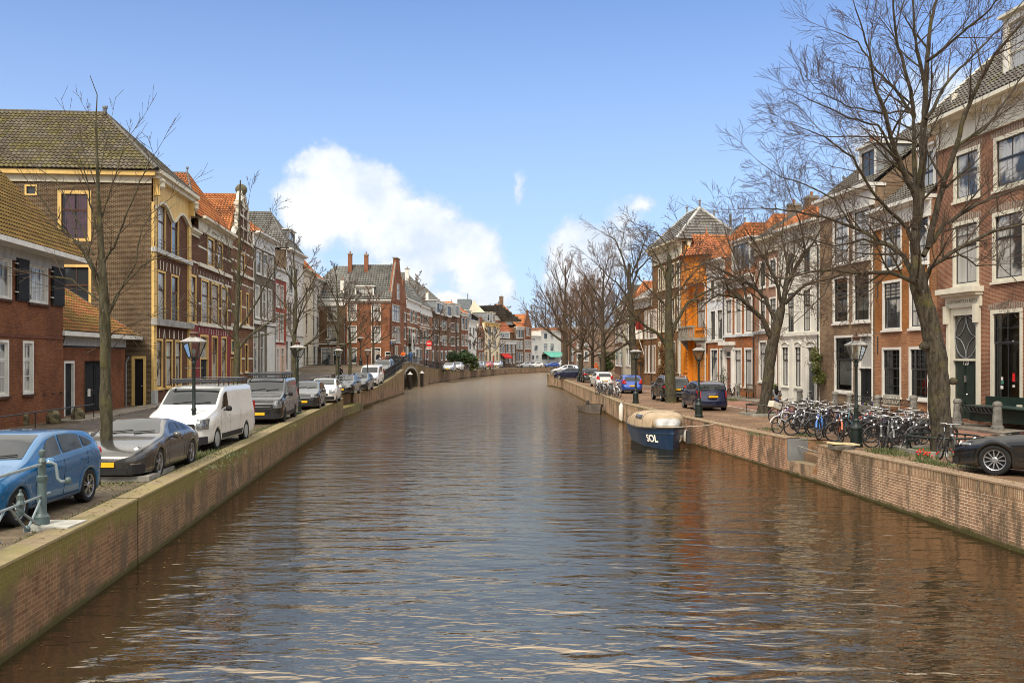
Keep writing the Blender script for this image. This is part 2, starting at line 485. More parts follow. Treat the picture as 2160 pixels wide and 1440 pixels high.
@cached
def watermat():
 m_,t,bs=newmat('canal_water')
 ob=OBn(t)
 a=t.noise(t.mapping(ob,scale=(.60,1.45,1),rot=(0,0,R(4))),1.0,1.5,.45,dist=.5)
 b=t.noise(t.mapping(ob,scale=(2.0,4.4,1),rot=(0,0,R(-7))),1.0,1.5,.45,dist=.6)
 c=t.noise(t.mapping(ob,scale=(6,15,1),rot=(0,0,R(9))),1.0,2,.5)
 calm=t.ramp(t.noise(t.mapping(ob,scale=(.10,.07,1)),1.0,3,.5),.35,.62,.45,1.0)
 spv=t.new('ShaderNodeSeparateXYZ');t.l.new(ob,spv.inputs[0])
 far=t.math('ADD',t.ramp(spv.outputs[1],14,45,.35,1.0),t.ramp(spv.outputs[1],40,120,0,5.0))
 h=t.math('ADD',t.math('MULTIPLY',a,1.0),t.math('MULTIPLY',t.math('MULTIPLY',b,calm),t.ramp(spv.outputs[1],30,110,.34,.9)))
 h=t.math('ADD',h,t.math('MULTIPLY',t.math('MULTIPLY',c,far),.14))
 bmp_=t.new('ShaderNodeBump');bmp_.inputs['Distance'].default_value=.06;bmp_.inputs['Strength'].default_value=1.0
 t.l.new(h,bmp_.inputs['Height'])
 t.n.remove(bs)
 out=[x for x in t.n if x.type=='OUTPUT_MATERIAL'][0]
 df=t.new('ShaderNodeBsdfDiffuse')
 t.l.new(t.mix(t.noise(ob,.3,3),(.010,.009,.006),(.022,.019,.013)),df.inputs[0])
 gl=t.new('ShaderNodeBsdfGlossy');gl.inputs['Roughness'].default_value=.035
 gl.inputs[0].default_value=(1.0,.79,.57,1)
 t.l.new(t.ramp(spv.outputs[1],35,150,.03,.20),gl.inputs['Roughness'])
 fr=t.new('ShaderNodeFresnel');fr.inputs[0].default_value=5.2
 t.l.new(bmp_.outputs[0],gl.inputs['Normal']);t.l.new(bmp_.outputs[0],fr.inputs['Normal'])
 mx=t.new('ShaderNodeMixShader')
 t.l.new(fr.outputs[0],mx.inputs[0]);t.l.new(df.outputs[0],mx.inputs[1]);t.l.new(gl.outputs[0],mx.inputs[2])
 t.l.new(mx.outputs[0],out.inputs[0])
 return m_
WHITE=plain((.62,.60,.55),.5,.06,1.5,dirt=.25,name='white_paint')
CREAM=plain((.60,.55,.42),.6,.06,1.5,dirt=.3,name='cream_paint')
OCHRE=plain((.62,.42,.15),.6,.08,1.5,dirt=.25,name='ochre_paint')
DKSASH=plain((.03,.032,.034),.4,.1,name='dark_sash')
STONE=plain((.25,.235,.20),.85,.2,3,bmp=.004,dirt=.4,name='stone')
BLUESTONE=plain((.17,.17,.165),.8,.2,3,bmp=.004,dirt=.3,name='bluestone')
DKGREEN=plain((.008,.020,.014),.4,.2,3,name='dark_green_paint')
BLACKM=plain((.02,.02,.021),.45,.2,3,name='black_metal')
RUBBER=plain((.018,.018,.018),.75,.2,6,name='rubber')
CHROME=plain((.62,.62,.62),.22,.06,6,metal=1.0,name='chrome')
ALLOY=plain((.42,.42,.43),.3,.08,6,metal=.9,name='alloy')
LEAD=plain((.20,.21,.22),.6,.15,2,name='lead_sheet')
DARKROOM=plain((.035,.03,.025),.9,.3,1,name='dark_room')
GLASS=glassy();GLASSP=glassy(pale=.55);GLASSW=glassy(pale=1.0)
CLEAR=clearglass()
# the ground
def land(name,side,x_in,x_out,mat,lift=0.0,z0=-35,z1=320,step=3.0):
 """a sheet of street between two lines that run along the canal; x_in/x_out are functions of the distance"""
 mb=MB()
 zs=sorted(set([z0+i*step for i in range(int((z1-z0)/step)+1)]+[z for z,_ in(EDGE_L if side=='L' else EDGE_R)if z0<=z<=z1]+[z for z,_ in(TOP_L if side=='L' else TOP_R)if z0<=z<=z1]+([30.54,30.56,33.04,33.06]if side=='R' else[])))
 T=TOP_L if side=='L' else TOP_R
 V=[];F=[]
 for i,z in enumerate(zs):
  h=interp(T,z)+lift
  V+=[(x_in(z),z,h),(x_out(z),z,h)]
  if i:k=2*i;F.append((k-2,k-1,k+1,k)if side=='R' else(k-1,k-2,k,k+1))
 mb.mesh(V,F,mat,[(v[0],v[1])for v in V])
 o=mb.build(name);tag(o,kind='structure');return o
eL=lambda z:interp(EDGE_L,z);eR=lambda z:interp(EDGE_R,z)
PAV_L=paving((.11,.082,.055),(.16,.12,.08),moss=.55,seed=1,rot=.09)
PAV_R=paving((.20,.115,.07),(.27,.165,.10),moss=.4,seed=2,rot=.07)
ROAD_L=paving((.085,.075,.068),(.13,.11,.10),mortar=(.04,.035,.03),moss=.12,seed=3,rot=.09)
ROAD_R=paving((.27,.125,.085),(.33,.17,.12),mortar=(.12,.08,.06),moss=.08,seed=4,rot=.85)
WALK=paving((.20,.17,.14),(.26,.23,.19),bw=.3,bh=.3,moss=.2,seed=5)
land('quay_ground','L',lambda z:eL(z)-.40,lambda z:-300,PAV_L,z1=900)
land('bank_ground','R',lambda z:11.3 if 30.55<z<33.05 else eR(z)+.40,lambda z:eR(z)+500,PAV_R,z1=215)
mb=MB();mb.face([(-1500,-300,-3.2),(1500,-300,-3.2),(1500,2500,-3.2),(-1500,2500,-3.2)],plain((.06,.06,.04),name='soil'))
tag(mb.build('ground'),kind='structure')
bend_l=[(-40,-11.2),(40,-14.0),(63,-15.6),(105,-16.6),(140,-17)]
far_l=[(-40,-14.8),(43,-18.6),(60,-20.2),(86,-22.0),(125,-23.2),(140,-23.5)]
land('road','L',lambda z:interp(bend_l,z),lambda z:interp(far_l,z),ROAD_L,.004,-35,100)
bend_r=[(-40,17.5),(30,14.9),(60,12.9),(90,11.2),(120,10.4),(135,12),(150,14)]
far_r=[(-40,21.5),(37,18.3),(55,16.2),(82,13.2),(100,12.0),(135,14.2),(150,16)]
land('road','R',lambda z:interp(bend_r,z),lambda z:interp(far_r,z),ROAD_R,.004,-35,132)
def kerb_run(name,tab,w_,z0,z1,side,mat=STONE,h=.11):
 mb=MB();T=TOP_L if side=='L' else TOP_R
 z=z0
 while z<z1-.01:
  zz=min(z+4,z1)
  a0,a1=interp(tab,z),interp(tab,zz);g0,g1=interp(T,z),interp(T,zz)
  b0,b1=a0+w_,a1+w_
  P=[(a0,z,g0+h),(b0,z,g0+h),(b1,zz,g1+h),(a1,zz,g1+h)]
  Q=[(a0,z,g0-.05),(b0,z,g0-.05),(b1,zz,g1-.05),(a1,zz,g1-.05)]
  mb.face(P,mat,[(p[0],p[1])for p in P])
  mb.face([Q[0],P[0],P[3],Q[3]],mat);mb.face([Q[1],Q[2],P[2],P[1]],mat)
  if z==z0:mb.face([Q[0],Q[1],P[1],P[0]],mat)
  z=zz
 tag(mb.build(name),kind='structure')
kerb_run('pavement',[(a,b)for a,b in far_r],1.9,30,96,'R',WALK,.10)
kerb_run('pavement',[(a,b-1.35)for a,b in far_l],1.35,40,100,'L',WALK,.10)
mb=MB()
for k in range(40,92,2):
 x0,x1=interp(bend_r,k)-.16,interp(bend_r,k+2)-.16
 g0,g1=interp(TOP_R,k)+.009,interp(TOP_R,k+2)+.009
 mb.face([(x0,k,g0),(x0+.1,k,g0),(x1+.1,k+2,g1),(x1,k+2,g1)],plain((.62,.60,.55),.8,.2,6,name='road_paint'))
tag(mb.build('road_marking'),kind='structure')
# the water: a fine sheet whose waves are real relief near the viewer
mb=MB()
mb.face([(-60,-60,WATER),(160,-60,WATER),(160,320,WATER),(-60,320,WATER)],watermat())
tag(mb.build('canal_water'),kind='structure')
# quay walls
def quay(name,label,path,mat,capmat,T=None,capw=.46,side='L',lift=.045,cat='quay wall',top=None):
 """path: list of (x, y) seen from the water left to right... face + coping"""
 root=thing(name,label,cat,(path[0][0],path[0][1],WATER))
 f=MB();c=MB();L=0
 tf=top or(lambda y:interp(T,y))
 pts=[]
 for(a,b)in zip(path,path[1:]):
  d=math.dist(a,b);k=max(1,int(d/2.5))
  for i in range(k):pts.append((lerp(a[0],b[0],i/k),lerp(a[1],b[1],i/k)))
 pts.append(path[-1])
 sgn=-1 if side=='L' else 1
 for a,b in zip(pts,pts[1:]):
  d=math.dist(a,b);ha,hb=tf(a[1])+lift,tf(b[1])+lift
  q=[(a[0],a[1],WATER-.8),(b[0],b[1],WATER-.8),(b[0],b[1],hb),(a[0],a[1],ha)]
  u=[(L,-.8),(L+d,-.8),(L+d,1.26 if hb<.3 else hb-WATER),(L,1.26 if ha<.3 else ha-WATER)]
  if side=='R':q=q[::-1];u=u[::-1]
  f.face(q,mat,u)
  t=Vector((b[0]-a[0],b[1]-a[1])).normalized()
  nn=Vector((-t.y,t.x))if side=='L' else Vector((t.y,-t.x))
  ai=(a[0]+nn.x*capw,a[1]+nn.y*capw);bi=(b[0]+nn.x*capw,b[1]+nn.y*capw)
  ae=(a[0]-nn.x*.015,a[1]-nn.y*.015);be=(b[0]-nn.x*.015,b[1]-nn.y*.015)
  top_=[(ae[0],ae[1],ha+.012),(be[0],be[1],hb+.012),(bi[0],bi[1],hb+.012),(ai[0],ai[1],ha+.012)]
  bot_=[(ae[0],ae[1],ha-.03),(be[0],be[1],hb-.03),(bi[0],bi[1],hb-.10),(ai[0],ai[1],ha-.10)]
  uvt=[(L,0),(L+d,0),(L+d,capw),(L,capw)]
  if side=='R':top_=top_[::-1];uvt=uvt[::-1]
  c.face(top_,capmat,uvt)
  c.face([bot_[0],bot_[1],(be[0],be[1],hb+.012),(ae[0],ae[1],ha+.012)],capmat,[(L,0),(L+d,0),(L+d,.05),(L,.05)])
  c.face([bot_[3],bot_[2],(bi[0],bi[1],hb+.012),(ai[0],ai[1],ha+.012)],capmat,[(L,0),(L+d,0),(L+d,.1),(L,.1)])
  L+=d
 f.build('brick_face',root,loc=root.location);c.build('coping',root,loc=root.location)
 return root
def capbrick(mossy,seed=0,c=(.26,.19,.11)):
 key=('cap',mossy,seed)
 if key in _M:return _M[key]
 m_,t,bs=newmat('coping_brick')
 uv=UVn(t)
 br=t.new('ShaderNodeTexBrick');t.l.new(uv,br.inputs['Vector']);br.offset=0
 br.inputs['Scale'].default_value=1;br.inputs['Brick Width'].default_value=.075;br.inputs['Row Height'].default_value=.23
 br.inputs['Mortar Size'].default_value=.007
 br.inputs['Color1'].default_value=c4(c);br.inputs['Color2'].default_value=c4(tuple(x*.72 for x in c));br.inputs['Mortar'].default_value=(.10,.08,.05,1)
 sh=t.mapping(uv,loc=(seed*5,0,0))
 col=t.mix(t.math('MULTIPLY',t.ramp(t.noise(sh,1.6,6,.7),.35,.65),mossy),br.outputs[0],t.mix(t.noise(sh,24,4,.7),(.09,.085,.02),(.30,.25,.09)))
 col=t.mix(t.math('MULTIPLY',t.ramp(t.noise(sh,9,4,.7),.6,.72),.6),col,(.36,.31,.19))
 t.l.new(col,bs.inputs['Base Color']);bs.inputs['Roughness'].default_value=.9
 bump(t,bs,t.math('SUBTRACT',t.noise(sh,20,4,.7),br.outputs[1]),.012,.8)
 _M[key]=m_;return m_
qb1=quaybrick((.115,.060,.030),(.175,.10,.052),(.27,.21,.14),.1,.95,1,mort=.0048)
qb2=quaybrick((.115,.066,.034),(.175,.108,.058),(.29,.23,.15),.2,.95,2,mort=.005)
qb3=quaybrick((.20,.115,.065),(.27,.16,.10),(.26,.20,.14),.1,.35,3,courses=False)
qb4=quaybrick((.22,.125,.07),(.31,.19,.11),(.50,.44,.35),.8,.10,4)
qb5=quaybrick((.26,.115,.055),(.35,.17,.085),(.55,.49,.41),1.1,.10,5)
qb6=quaybrick((.27,.17,.10),(.33,.22,.14),(.38,.33,.26),.5,.3,6)
SEAM=18.4
xL=lambda y:interp(EDGE_L,y)
quay('quay_wall','red brick quay wall under the blue-grey railing, ending at an upright joint',[(xL(-20),-20),(xL(SEAM),SEAM)],qb1,capbrick(.75,1),TOP_L)
quay('quay_wall','long mossy brick quay wall beside the parked blue hatchback and white van',[(xL(SEAM+.05),SEAM+.05),(xL(40),40),(-11.4,63)],qb2,capbrick(.85,2),TOP_L)
r_=thing('quay_landing','low green slimy landing step set back in the brick quay wall','landing',(-12.4,67.5,WATER))
mb=MB();mb.box((-11.95,67.5,WATER+.15),(.45,4.4,.42),quaybrick((.10,.09,.04),(.14,.12,.05),(.16,.15,.07),0,1.0,8))
mb.build('step',r_,loc=r_.location)
mb=MB();mb.face([(-12.41,63,WATER-.5),(-12.41,72,WATER-.5),(-12.41,72,.07),(-12.41,63,.07)],qb3,[(0,0),(9,0),(9,1.3),(0,1.3)])
mb.box((-12.63,67.5,.05),(.24,4.5,.03),capbrick(.5,4));mb.build('back_wall',r_,loc=r_.location)
quay('quay_wall','smooth brown quay wall that climbs up to the arched bridge',[(-12.85,72.0),(-12.25,72.05),(-12.2,86),(-12.1,105),(-14.3,105.1)],qb3,capbrick(.8,3),TOP_L,capw=.42)
quay('quay_wall','long low brick quay wall curving away beyond the arched bridge',[(-12.5,140.0),(-10,168),(-6.5,195),(-2.3,218),(6,240),(16,256),(40,275),(90,290)],qb3,capbrick(.35,5,(.22,.17,.11)),TOP_L)
xR=lambda y:interp(EDGE_R,y)
quay('quay_wall','pale pointed brick quay wall below the red flowers and the black car',[(xR(-20),-20),(10.64,19.4),(9.97,30.5)],qb4,capbrick(.2,6,(.30,.20,.13)),TOP_R,side='R')
quay('quay_wall','orange brick quay wall with white pointing beside the blue boat',[(9.75,33.1),(9.24,37.9),(8.0,48)],qb5,capbrick(.2,7,(.32,.21,.13)),TOP_R,side='R')
quay('quay_wall','brick quay wall with dark upright streaks running past the small grey boat',[(8.0,48.0),(6.9,59.8),(6.8,87),(6.45,118.8)],qb6,capbrick(.45,8,(.30,.21,.13)),TOP_R,side='R')
quay('quay_wall','rounded brick quay point where the canal turns right, under the silver car',[(6.45,118.8),(5.6,126),(4.97,132.4),(7,134.6),(12,140),(40,165),(100,190)],qb6,capbrick(.4,9,(.30,.22,.14)),TOP_R,side='R')
STB_=brick((.28,.14,.08),(.36,.2,.12),(.30,.22,.15),dirt=.4,seed=12)
r_=thing('quay_stair','brick stair recess in the quay wall with a pale handrail and stone end blocks','stairs',(9.9,31.8,WATER))
mb=MB()
P=lambda x,y,z:Vector((x,y,z))
mb.face([P(9.97,30.5,WATER-.5),P(9.97,30.5,-.72),P(9.75,33.1,-.80),P(9.75,33.1,WATER-.5)],qb6,[(0,-.5),(0,.5),(2.6,.45),(2.6,-.5)])
mb.face([P(9.97,30.5,-.72),P(11.1,30.5,-.72),P(10.9,33.1,-.80),P(9.75,33.1,-.80)],capbrick(.3,10),[(0,0),(0,1.1),(2.6,1.1),(2.6,0)])
for y_ in(30.53,33.08):mb.face([P(9.8,y_,-.95),P(11.4,y_,-.95),P(11.4,y_,-.07),P(9.8 if y_>32 else 10.2,y_,-.07)],STB_,[(0,0),(1.6,0),(1.6,.9),(0,.9)])
mb.build('landing',r_,loc=r_.location)
mb=MB()
STB=brick((.28,.14,.08),(.36,.2,.12),(.30,.22,.15),bw=.075,bh=.24,dirt=.3,seed=11)
for k in range(3):
 x0=10.95-.28*k;z1_=-.10-.2*k
 mb.box((x0+.14-.03*k,31.8,(z1_-.85)/2),(.14,1.29,(z1_+.85)/2),STB)
mb.build('steps',r_,loc=r_.location)
mb=MB();mb.box((10.12,33.17,-.42),(.36,.10,.38),plain((.17,.175,.175),.8,.1,name='grey_stone'));mb.build('end_block',r_,loc=r_.location)
mb=MB();mb.tube([(10.1,33.0,-.28),(10.2,30.6,-.33)],.02,STONE,6);mb.build('handrail',r_,loc=r_.location)
r_=thing('stone_block','worn pale stone cap block on the quay under the railing post','stone block',(-7.6,16.0,.05))
mb=MB();mb.box((-7.55,15.45,.055),(.36,.34,.06),plain((.36,.35,.31),.85,.2,3,dirt=.3,name='cap_stone'));mb.box((-7.24,15.45,-.05),(.10,.34,.10),plain((.36,.35,.31),.85,.2,3,dirt=.3,name='cap_stone'));mb.build('slab',r_,loc=r_.location)
# the arched bridge over the side canal
br_=thing('arch_bridge','brown brick arched bridge over the side canal with a pale arch ring','bridge',(-13.6,126,WATER))
A=Vector((-14.3,105.1));B0=Vector((-13.95,119.5));B1=Vector((-13.38,132.5));C_=Vector((-12.5,140.0))
mb=MB()
wallm=qb3
def seg_face(a,b,n_=4):
 for i in range(n_):
  p,q=a.lerp(b,i/n_),a.lerp(b,(i+1)/n_)
  mb.face([(p.x,p.y,WATER-.5),(q.x,q.y,WATER-.5),(q.x,q.y,interp(TOP_L,q.y)+.12),(p.x,p.y,interp(TOP_L,p.y)+.12)],wallm,[(p.y,.5),(q.y,.5),(q.y,interp(TOP_L,q.y)+1.3),(p.y,interp(TOP_L,p.y)+1.3)])
seg_face(A,B0);seg_face(B1,C_)
N=24;ah=1.30-WATER-.3
arch=[]
for i in range(N+1):
 a=math.pi*i/N
 s_=.5-.5*math.cos(a);p=B0.lerp(B1,s_)
 arch.append((p,WATER+.3+math.sin(a)**.8*ah))
for(p,z0_),(q,z1_)in zip(arch,arch[1:]):
 tp,tq=interp(TOP_L,p.y)+.12,interp(TOP_L,q.y)+.12
 mb.face([(p.x,p.y,z0_),(q.x,q.y,z1_),(q.x,q.y,tq),(p.x,p.y,tp)],wallm,[(p.y,z0_+1.3),(q.y,z1_+1.3),(q.y,tq+1.3),(p.y,tp+1.3)])
mb.build('brick_face',br_,loc=br_.location)
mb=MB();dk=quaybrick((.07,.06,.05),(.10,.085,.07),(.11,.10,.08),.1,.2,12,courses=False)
back=Vector((-9,.6))
full=[(B0,WATER-.5)]+arch+[(B1,WATER-.5)]
for(p,z0_),(q,z1_)in zip(full,full[1:]):
 mb.face([(p.x,p.y,z0_),(q.x,q.y,z1_),(q.x+back.x,q.y+back.y,z1_),(p.x+back.x,p.y+back.y,z0_)],dk,[(0,p.y),(0,q.y),(9,q.y),(9,p.y)])
mb.build('vault',br_,loc=br_.location)
mb=MB();nrm=Vector((1,-.04,0))
for i,((p,z0_),(q,z1_))in enumerate(zip(arch,arch[1:])):
 def up(p,z,i_):
  a=math.pi*i_/N
  d=(B1-B0).normalized();o=-math.cos(a)*.38
  return(p.x+d.x*o,p.y+d.y*o,z+math.sin(a)*.34)
 a_,b_=(p.x,p.y,z0_),(q.x,q.y,z1_);c_,d_=up(q,z1_,i+1),up(p,z0_,i)
 off=lambda v:(v[0]+.05,v[1],v[2])
 mb.face([off(a_),off(b_),off(c_),off(d_)],STONE);mb.face([off(d_),off(c_),c_,d_],STONE);mb.face([a_,b_,off(b_),off(a_)],STONE)
mb.build('arch_ring',br_,loc=br_.location)
mb=MB()
cap_pts=[A,A.lerp(B0,.5),B0,B0.lerp(B1,.25),B0.lerp(B1,.5),B0.lerp(B1,.75),B1,C_]
for p,q in zip(cap_pts,cap_pts[1:]):
 h0,h1=interp(TOP_L,p.y)+.12,interp(TOP_L,q.y)+.12
 mb.face([(p.x+.04,p.y,h0+.06),(q.x+.04,q.y,h1+.06),(q.x-.4,q.y,h1+.06),(p.x-.4,p.y,h0+.06)],STONE)
 mb.face([(p.x+.04,p.y,h0-.06),(q.x+.04,q.y,h1-.06),(q.x+.04,q.y,h1+.06),(p.x+.04,p.y,h0+.06)],STONE)
mb.build('coping',br_,loc=br_.location)
# house kit
class Panel:
 """a vertical plane from P0 to P1 (as seen from outside: left to right)"""
 def __init__(s,P0,P1):
  s.P0=Vector(P0[:2]);s.P1=Vector(P1[:2]);s.w=(s.P1-s.P0).length
  s.d=(s.P1-s.P0)/s.w;s.n=Vector((s.d.y,-s.d.x))
 def pt(s,u,z,o=0.0):
  p=s.P0+s.d*u+s.n*o
  return Vector((p.x,p.y,z))
 def at(s,px):
  """distance along the plane that shows at column px of the photo"""
  r=(px-CX)/FPX
  den=s.d.x-r*s.d.y
  return(r*s.P0.y-s.P0.x)/den
 def z(s,px,py):
  y=s.P0.y+s.d.y*s.at(px)
  return EYE+(HY-py)/FPX*y
class Zm:
 def __init__(s,ox,oy,k):s.ox,s.oy,s.k=ox,oy,k
 def x(s,a):return s.ox+a/s.k
 def y(s,a):return s.oy+a/s.k
z1m=Zm(0,400,2.88);z2m=Zm(310,360,4.8);z3m=Zm(310,600,5.537);z4m=Zm(470,390,6.26);z5m=Zm(470,580,6.26)
z6m=Zm(670,540,5.54);z7m=Zm(830,560,6);z8m=Zm(980,620,8)
r1m=Zm(1180,540,5.536);r2m=Zm(1360,440,3.79);r3m=Zm(1480,460,3.6);r4m=Zm(1580,440,3.428)
r5m=Zm(1720,300,2.573);r6m=Zm(1940,60,3.427);r7m=Zm(1940,440,2.882);PXm=Zm(0,0,1)
def pbox(mb,pan,u0,u1,za,zb,o0,o1,mat):
 q=[pan.pt(u0,za,o0),pan.pt(u1,za,o0),pan.pt(u1,zb,o0),pan.pt(u0,zb,o0),pan.pt(u0,za,o1),pan.pt(u1,za,o1),pan.pt(u1,zb,o1),pan.pt(u0,zb,o1)]
 du,dz,do=u1-u0,zb-za,abs(o1-o0)
 F=[((4,5,6,7),[(u0,za),(u1,za),(u1,zb),(u0,zb)]),((1,0,3,2),[(u1,za),(u0,za),(u0,zb),(u1,zb)]),((0,4,7,3),[(0,za),(do,za),(do,zb),(0,zb)]),((5,1,2,6),[(0,za),(do,za),(do,zb),(0,zb)]),((7,6,2,3),[(u0,0),(u1,0),(u1,do),(u0,do)]),((0,1,5,4),[(u0,0),(u1,0),(u1,do),(u0,do)])]
 for f,uv_ in F:mb.face([q[i]for i in f],mat,uv_)
def wall(mb,pan,u0,u1,za,zb,ops,mat,reveal=.14,o=0.0,mats=None):
 """a wall with real openings; mats: [(z limit, material)] from the bottom up for storeys of another finish"""
 us={u0,u1};zs={za,zb}
 for op in ops:
  us|={op['u0'],op['u1']};zs|={op['z0'],op['z1']}
 if mats:zs|={m_[0]for m_ in mats if za<m_[0]<zb}
 us=sorted(u for u in us if u0<=u<=u1);zs=sorted(z for z in zs if za<=z<=zb)
 for a,b in zip(us,us[1:]):
  if b-a<1e-5:continue
  for c,d in zip(zs,zs[1:]):
   if d-c<1e-5:continue
   cu,cz=(a+b)/2,(c+d)/2
   if any(p['u0']<cu<p['u1']and p['z0']<cz<p['z1']for p in ops):continue
   mm=mat
   if mats:
    for lim,m2 in mats:
     if cz<lim:mm=m2;break
   mb.face([pan.pt(a,c,o),pan.pt(b,c,o),pan.pt(b,d,o),pan.pt(a,d,o)],mm,[(a,c),(b,c),(b,d),(a,d)])
 for p in ops:
  a,b,c,d=p['u0'],p['u1'],p['z0'],p['z1']
  mm=mat
  if mats:
   for lim,m2 in mats:
    if(c+d)/2<lim:mm=m2;break
  r_=o-reveal
  for(x0,y0,x1,y1)in((a,c,a,d),(a,d,b,d),(b,d,b,c),(b,c,a,c)):
   mb.face([pan.pt(x0,y0,o),pan.pt(x1,y1,o),pan.pt(x1,y1,r_),pan.pt(x0,y0,r_)],mm,[(0,y0),(.1,y1),(.1,y1),(0,y0)])
def ops(pan,zm,cols,yt,yb,xr=None,**st):
 """openings of one storey: cols are (left, right), yt/yb top and bottom measured at column xr"""
 out=[]
 xr=xr if xr is not None else(cols[0][0]+cols[0][1])/2
 zt,zb=pan.z(zm.x(xr),zm.y(yt)),pan.z(zm.x(xr),zm.y(yb))
 for a,b in cols:
  ua,ub=pan.at(zm.x(a)),pan.at(zm.x(b))
  out.append(dict(u0=min(ua,ub),u1=max(ua,ub),z0=zb,z1=zt,**st))
 return out
rng=random.Random(5)
def window(root,pan,p,o=0.0):
 g=lambda k,d:p.get(k,d)
 a,b,c,d=p['u0'],p['u1'],p['z0'],p['z1']
 fw=min(g('fw',.10),(b-a)*.22);rec=g('rec',.10);proj=g('proj',.025)
 fc=g('fc',WHITE);scm=g('sc',DKSASH)
 kind=g('kind','window')
 mb=MB()
 o0,o1=o-rec-.03,o+proj
 pbox(mb,pan,a,a+fw,c,d,o0,o1,fc);pbox(mb,pan,b-fw,b,c,d,o0,o1,fc)
 pbox(mb,pan,a+fw,b-fw,d-fw,d,o0,o1-.003,fc)
 if kind=='window':pbox(mb,pan,a+fw,b-fw,c,c+fw*.8,o0,o1-.003,fc)
 ia,ib,ic,id_=a+fw,b-fw,c+(fw*.8 if kind=='window' else 0),d-fw
 gl=o-rec
 if kind=='door':
  dh=g('dh',None)
  if dh is None:dh=(id_-ic)*g('dfrac',.76)
  top=ic+dh
  dm=g('dm',DKGREEN)
  if id_-top>.12:
   pbox(mb,pan,ia,ib,top,top+.09,o0+.01,o1-.01,fc)
   fr=mb.build('door_frame',root,loc=root.location)
   g2=MB();g2.face([pan.pt(ia,top+.09,gl),pan.pt(ib,top+.09,gl),pan.pt(ib,id_,gl),pan.pt(ia,id_,gl)],g('glass',GLASS))
   if g('fan',False):
    cx_,cz_=(ia+ib)/2,(top+.09+id_)/2;rx,rz_=(ib-ia)/2-.03,(id_-top-.09)/2-.03
    def el(ox,oz,sx,sz):g2.tube([pan.pt(cx_+ox+math.cos(t_*math.pi/12)*sx,cz_+oz+math.sin(t_*math.pi/12)*sz,gl+.03)for t_ in range(25)],.022,LEAD,5,False)
    el(0,0,rx,rz_)
    for sx_ in(-1,1):
     for sz_ in(-1,1):g2.tube([pan.pt(cx_+sx_*rx*(1-math.cos(t_*math.pi/16)),cz_+sz_*rz_*(1-math.sin(t_*math.pi/16)),gl+.03)for t_ in range(9)],.02,LEAD,5,False)
   g2.build('fanlight',fr,loc=root.location).location=(0,0,0)
  else:
   fr=mb.build('door_frame',root,loc=root.location)
  dr=MB()
  pbox(dr,pan,ia,ib,ic,top,gl-.05,gl,dm)
  w_=ib-ia;hh=top-ic
  for(x0,x1)in(((.14,.86),)if w_<1.3 else((.08,.46),(.54,.92))):
   for(y0,y1)in((.06,.34),(.40,.93)):
    pbox(dr,pan,ia+w_*x0,ia+w_*x1,ic+hh*y0,ic+hh*y1,gl-.001,gl+.02,dm)
    pbox(dr,pan,ia+w_*(x0+.05),ia+w_*(x1-.05),ic+hh*(y0+.03),ic+hh*(y1-.03),gl+.01,gl+.032,dm)
  dob=dr.build('door',root,loc=root.location)
  if g('handle',True):
   h=MB();uh=ib-.1 if w_<1.3 else(ia+ib)/2
   h.lathe([(.012,0),(.02,.03),(.03,.05),(0.0,.07)],CHROME,pan.pt(uh,ic+hh*.42,gl),8,M=Matrix.Rotation(R(90),3,'X'))
   h.build('handle',dob,loc=root.location).location=(0,0,0)
  return fr
 nx=g('nx',2);ny=g('ny',(1,1));split=g('split',.45);sw=g('sw',.045);mw=g('mw',.022)
 zs_=[ic,lerp(id_,ic,split),id_]if split else[ic,id_]
 s0,s1=gl-.01,gl+.035
 mbS=mb
 for k,(za,zb)in enumerate(zip(zs_,zs_[1:])):
  so_=.0 if k==0 else .018
  pbox(mbS,pan,ia,ia+sw,za,zb,s0+so_,s1+so_,scm);pbox(mbS,pan,ib-sw,ib,za,zb,s0+so_,s1+so_,scm)
  pbox(mbS,pan,ia+sw,ib-sw,za,za+sw*1.2,s0+so_,s1+so_-.003,scm);pbox(mbS,pan,ia+sw,ib-sw,zb-sw,zb,s0+so_,s1+so_-.003,scm)
  for i in range(1,nx):
   u=lerp(ia+sw,ib-sw,i/nx);pbox(mbS,pan,u-mw/2,u+mw/2,za+sw,zb-sw,s0+so_,s1+so_-.012,scm)
  rows=ny[k]if k<len(ny)else 1
  for i in range(1,rows):
   z=lerp(za+sw,zb-sw,i/rows);pbox(mbS,pan,ia+sw,ib-sw,z-mw/2,z+mw/2,s0+so_,s1+so_-.014,scm)
 if g('sill',True):pbox(mb,pan,a-.05,b+.05,c-.10,c,o-.02,o+.10,g('sillm',fc))
 wob=mb.build('window',root,loc=root.location)
 gm=g('glass',None)or rng.choice((GLASS,GLASSP,GLASSP,GLASSW))
 pn=MB()
 e=.002
 if p.get('clear'):
  pn.face([pan.pt(ia,ic,gl),pan.pt(ib,ic,gl),pan.pt(ib,id_,gl),pan.pt(ia,id_,gl)],CLEAR)
 else:
  for k,(za,zb)in enumerate(zip(zs_,zs_[1:])):
   for i in range(nx):
    x0,x1=lerp(ia,ib,i/nx),lerp(ia,ib,(i+1)/nx)
    t1,t2=rng.uniform(-.006,.006),rng.uniform(-.006,.006)
    pn.face([pan.pt(x0,za,gl+t1),pan.pt(x1,za,gl-t1+t2*.5),pan.pt(x1,zb,gl+t2),pan.pt(x0,zb,gl-t2+t1*.5)],gm)
 pn.build('pane',wob,loc=root.location).location=(0,0,0)
 cu=g('curtain',None)
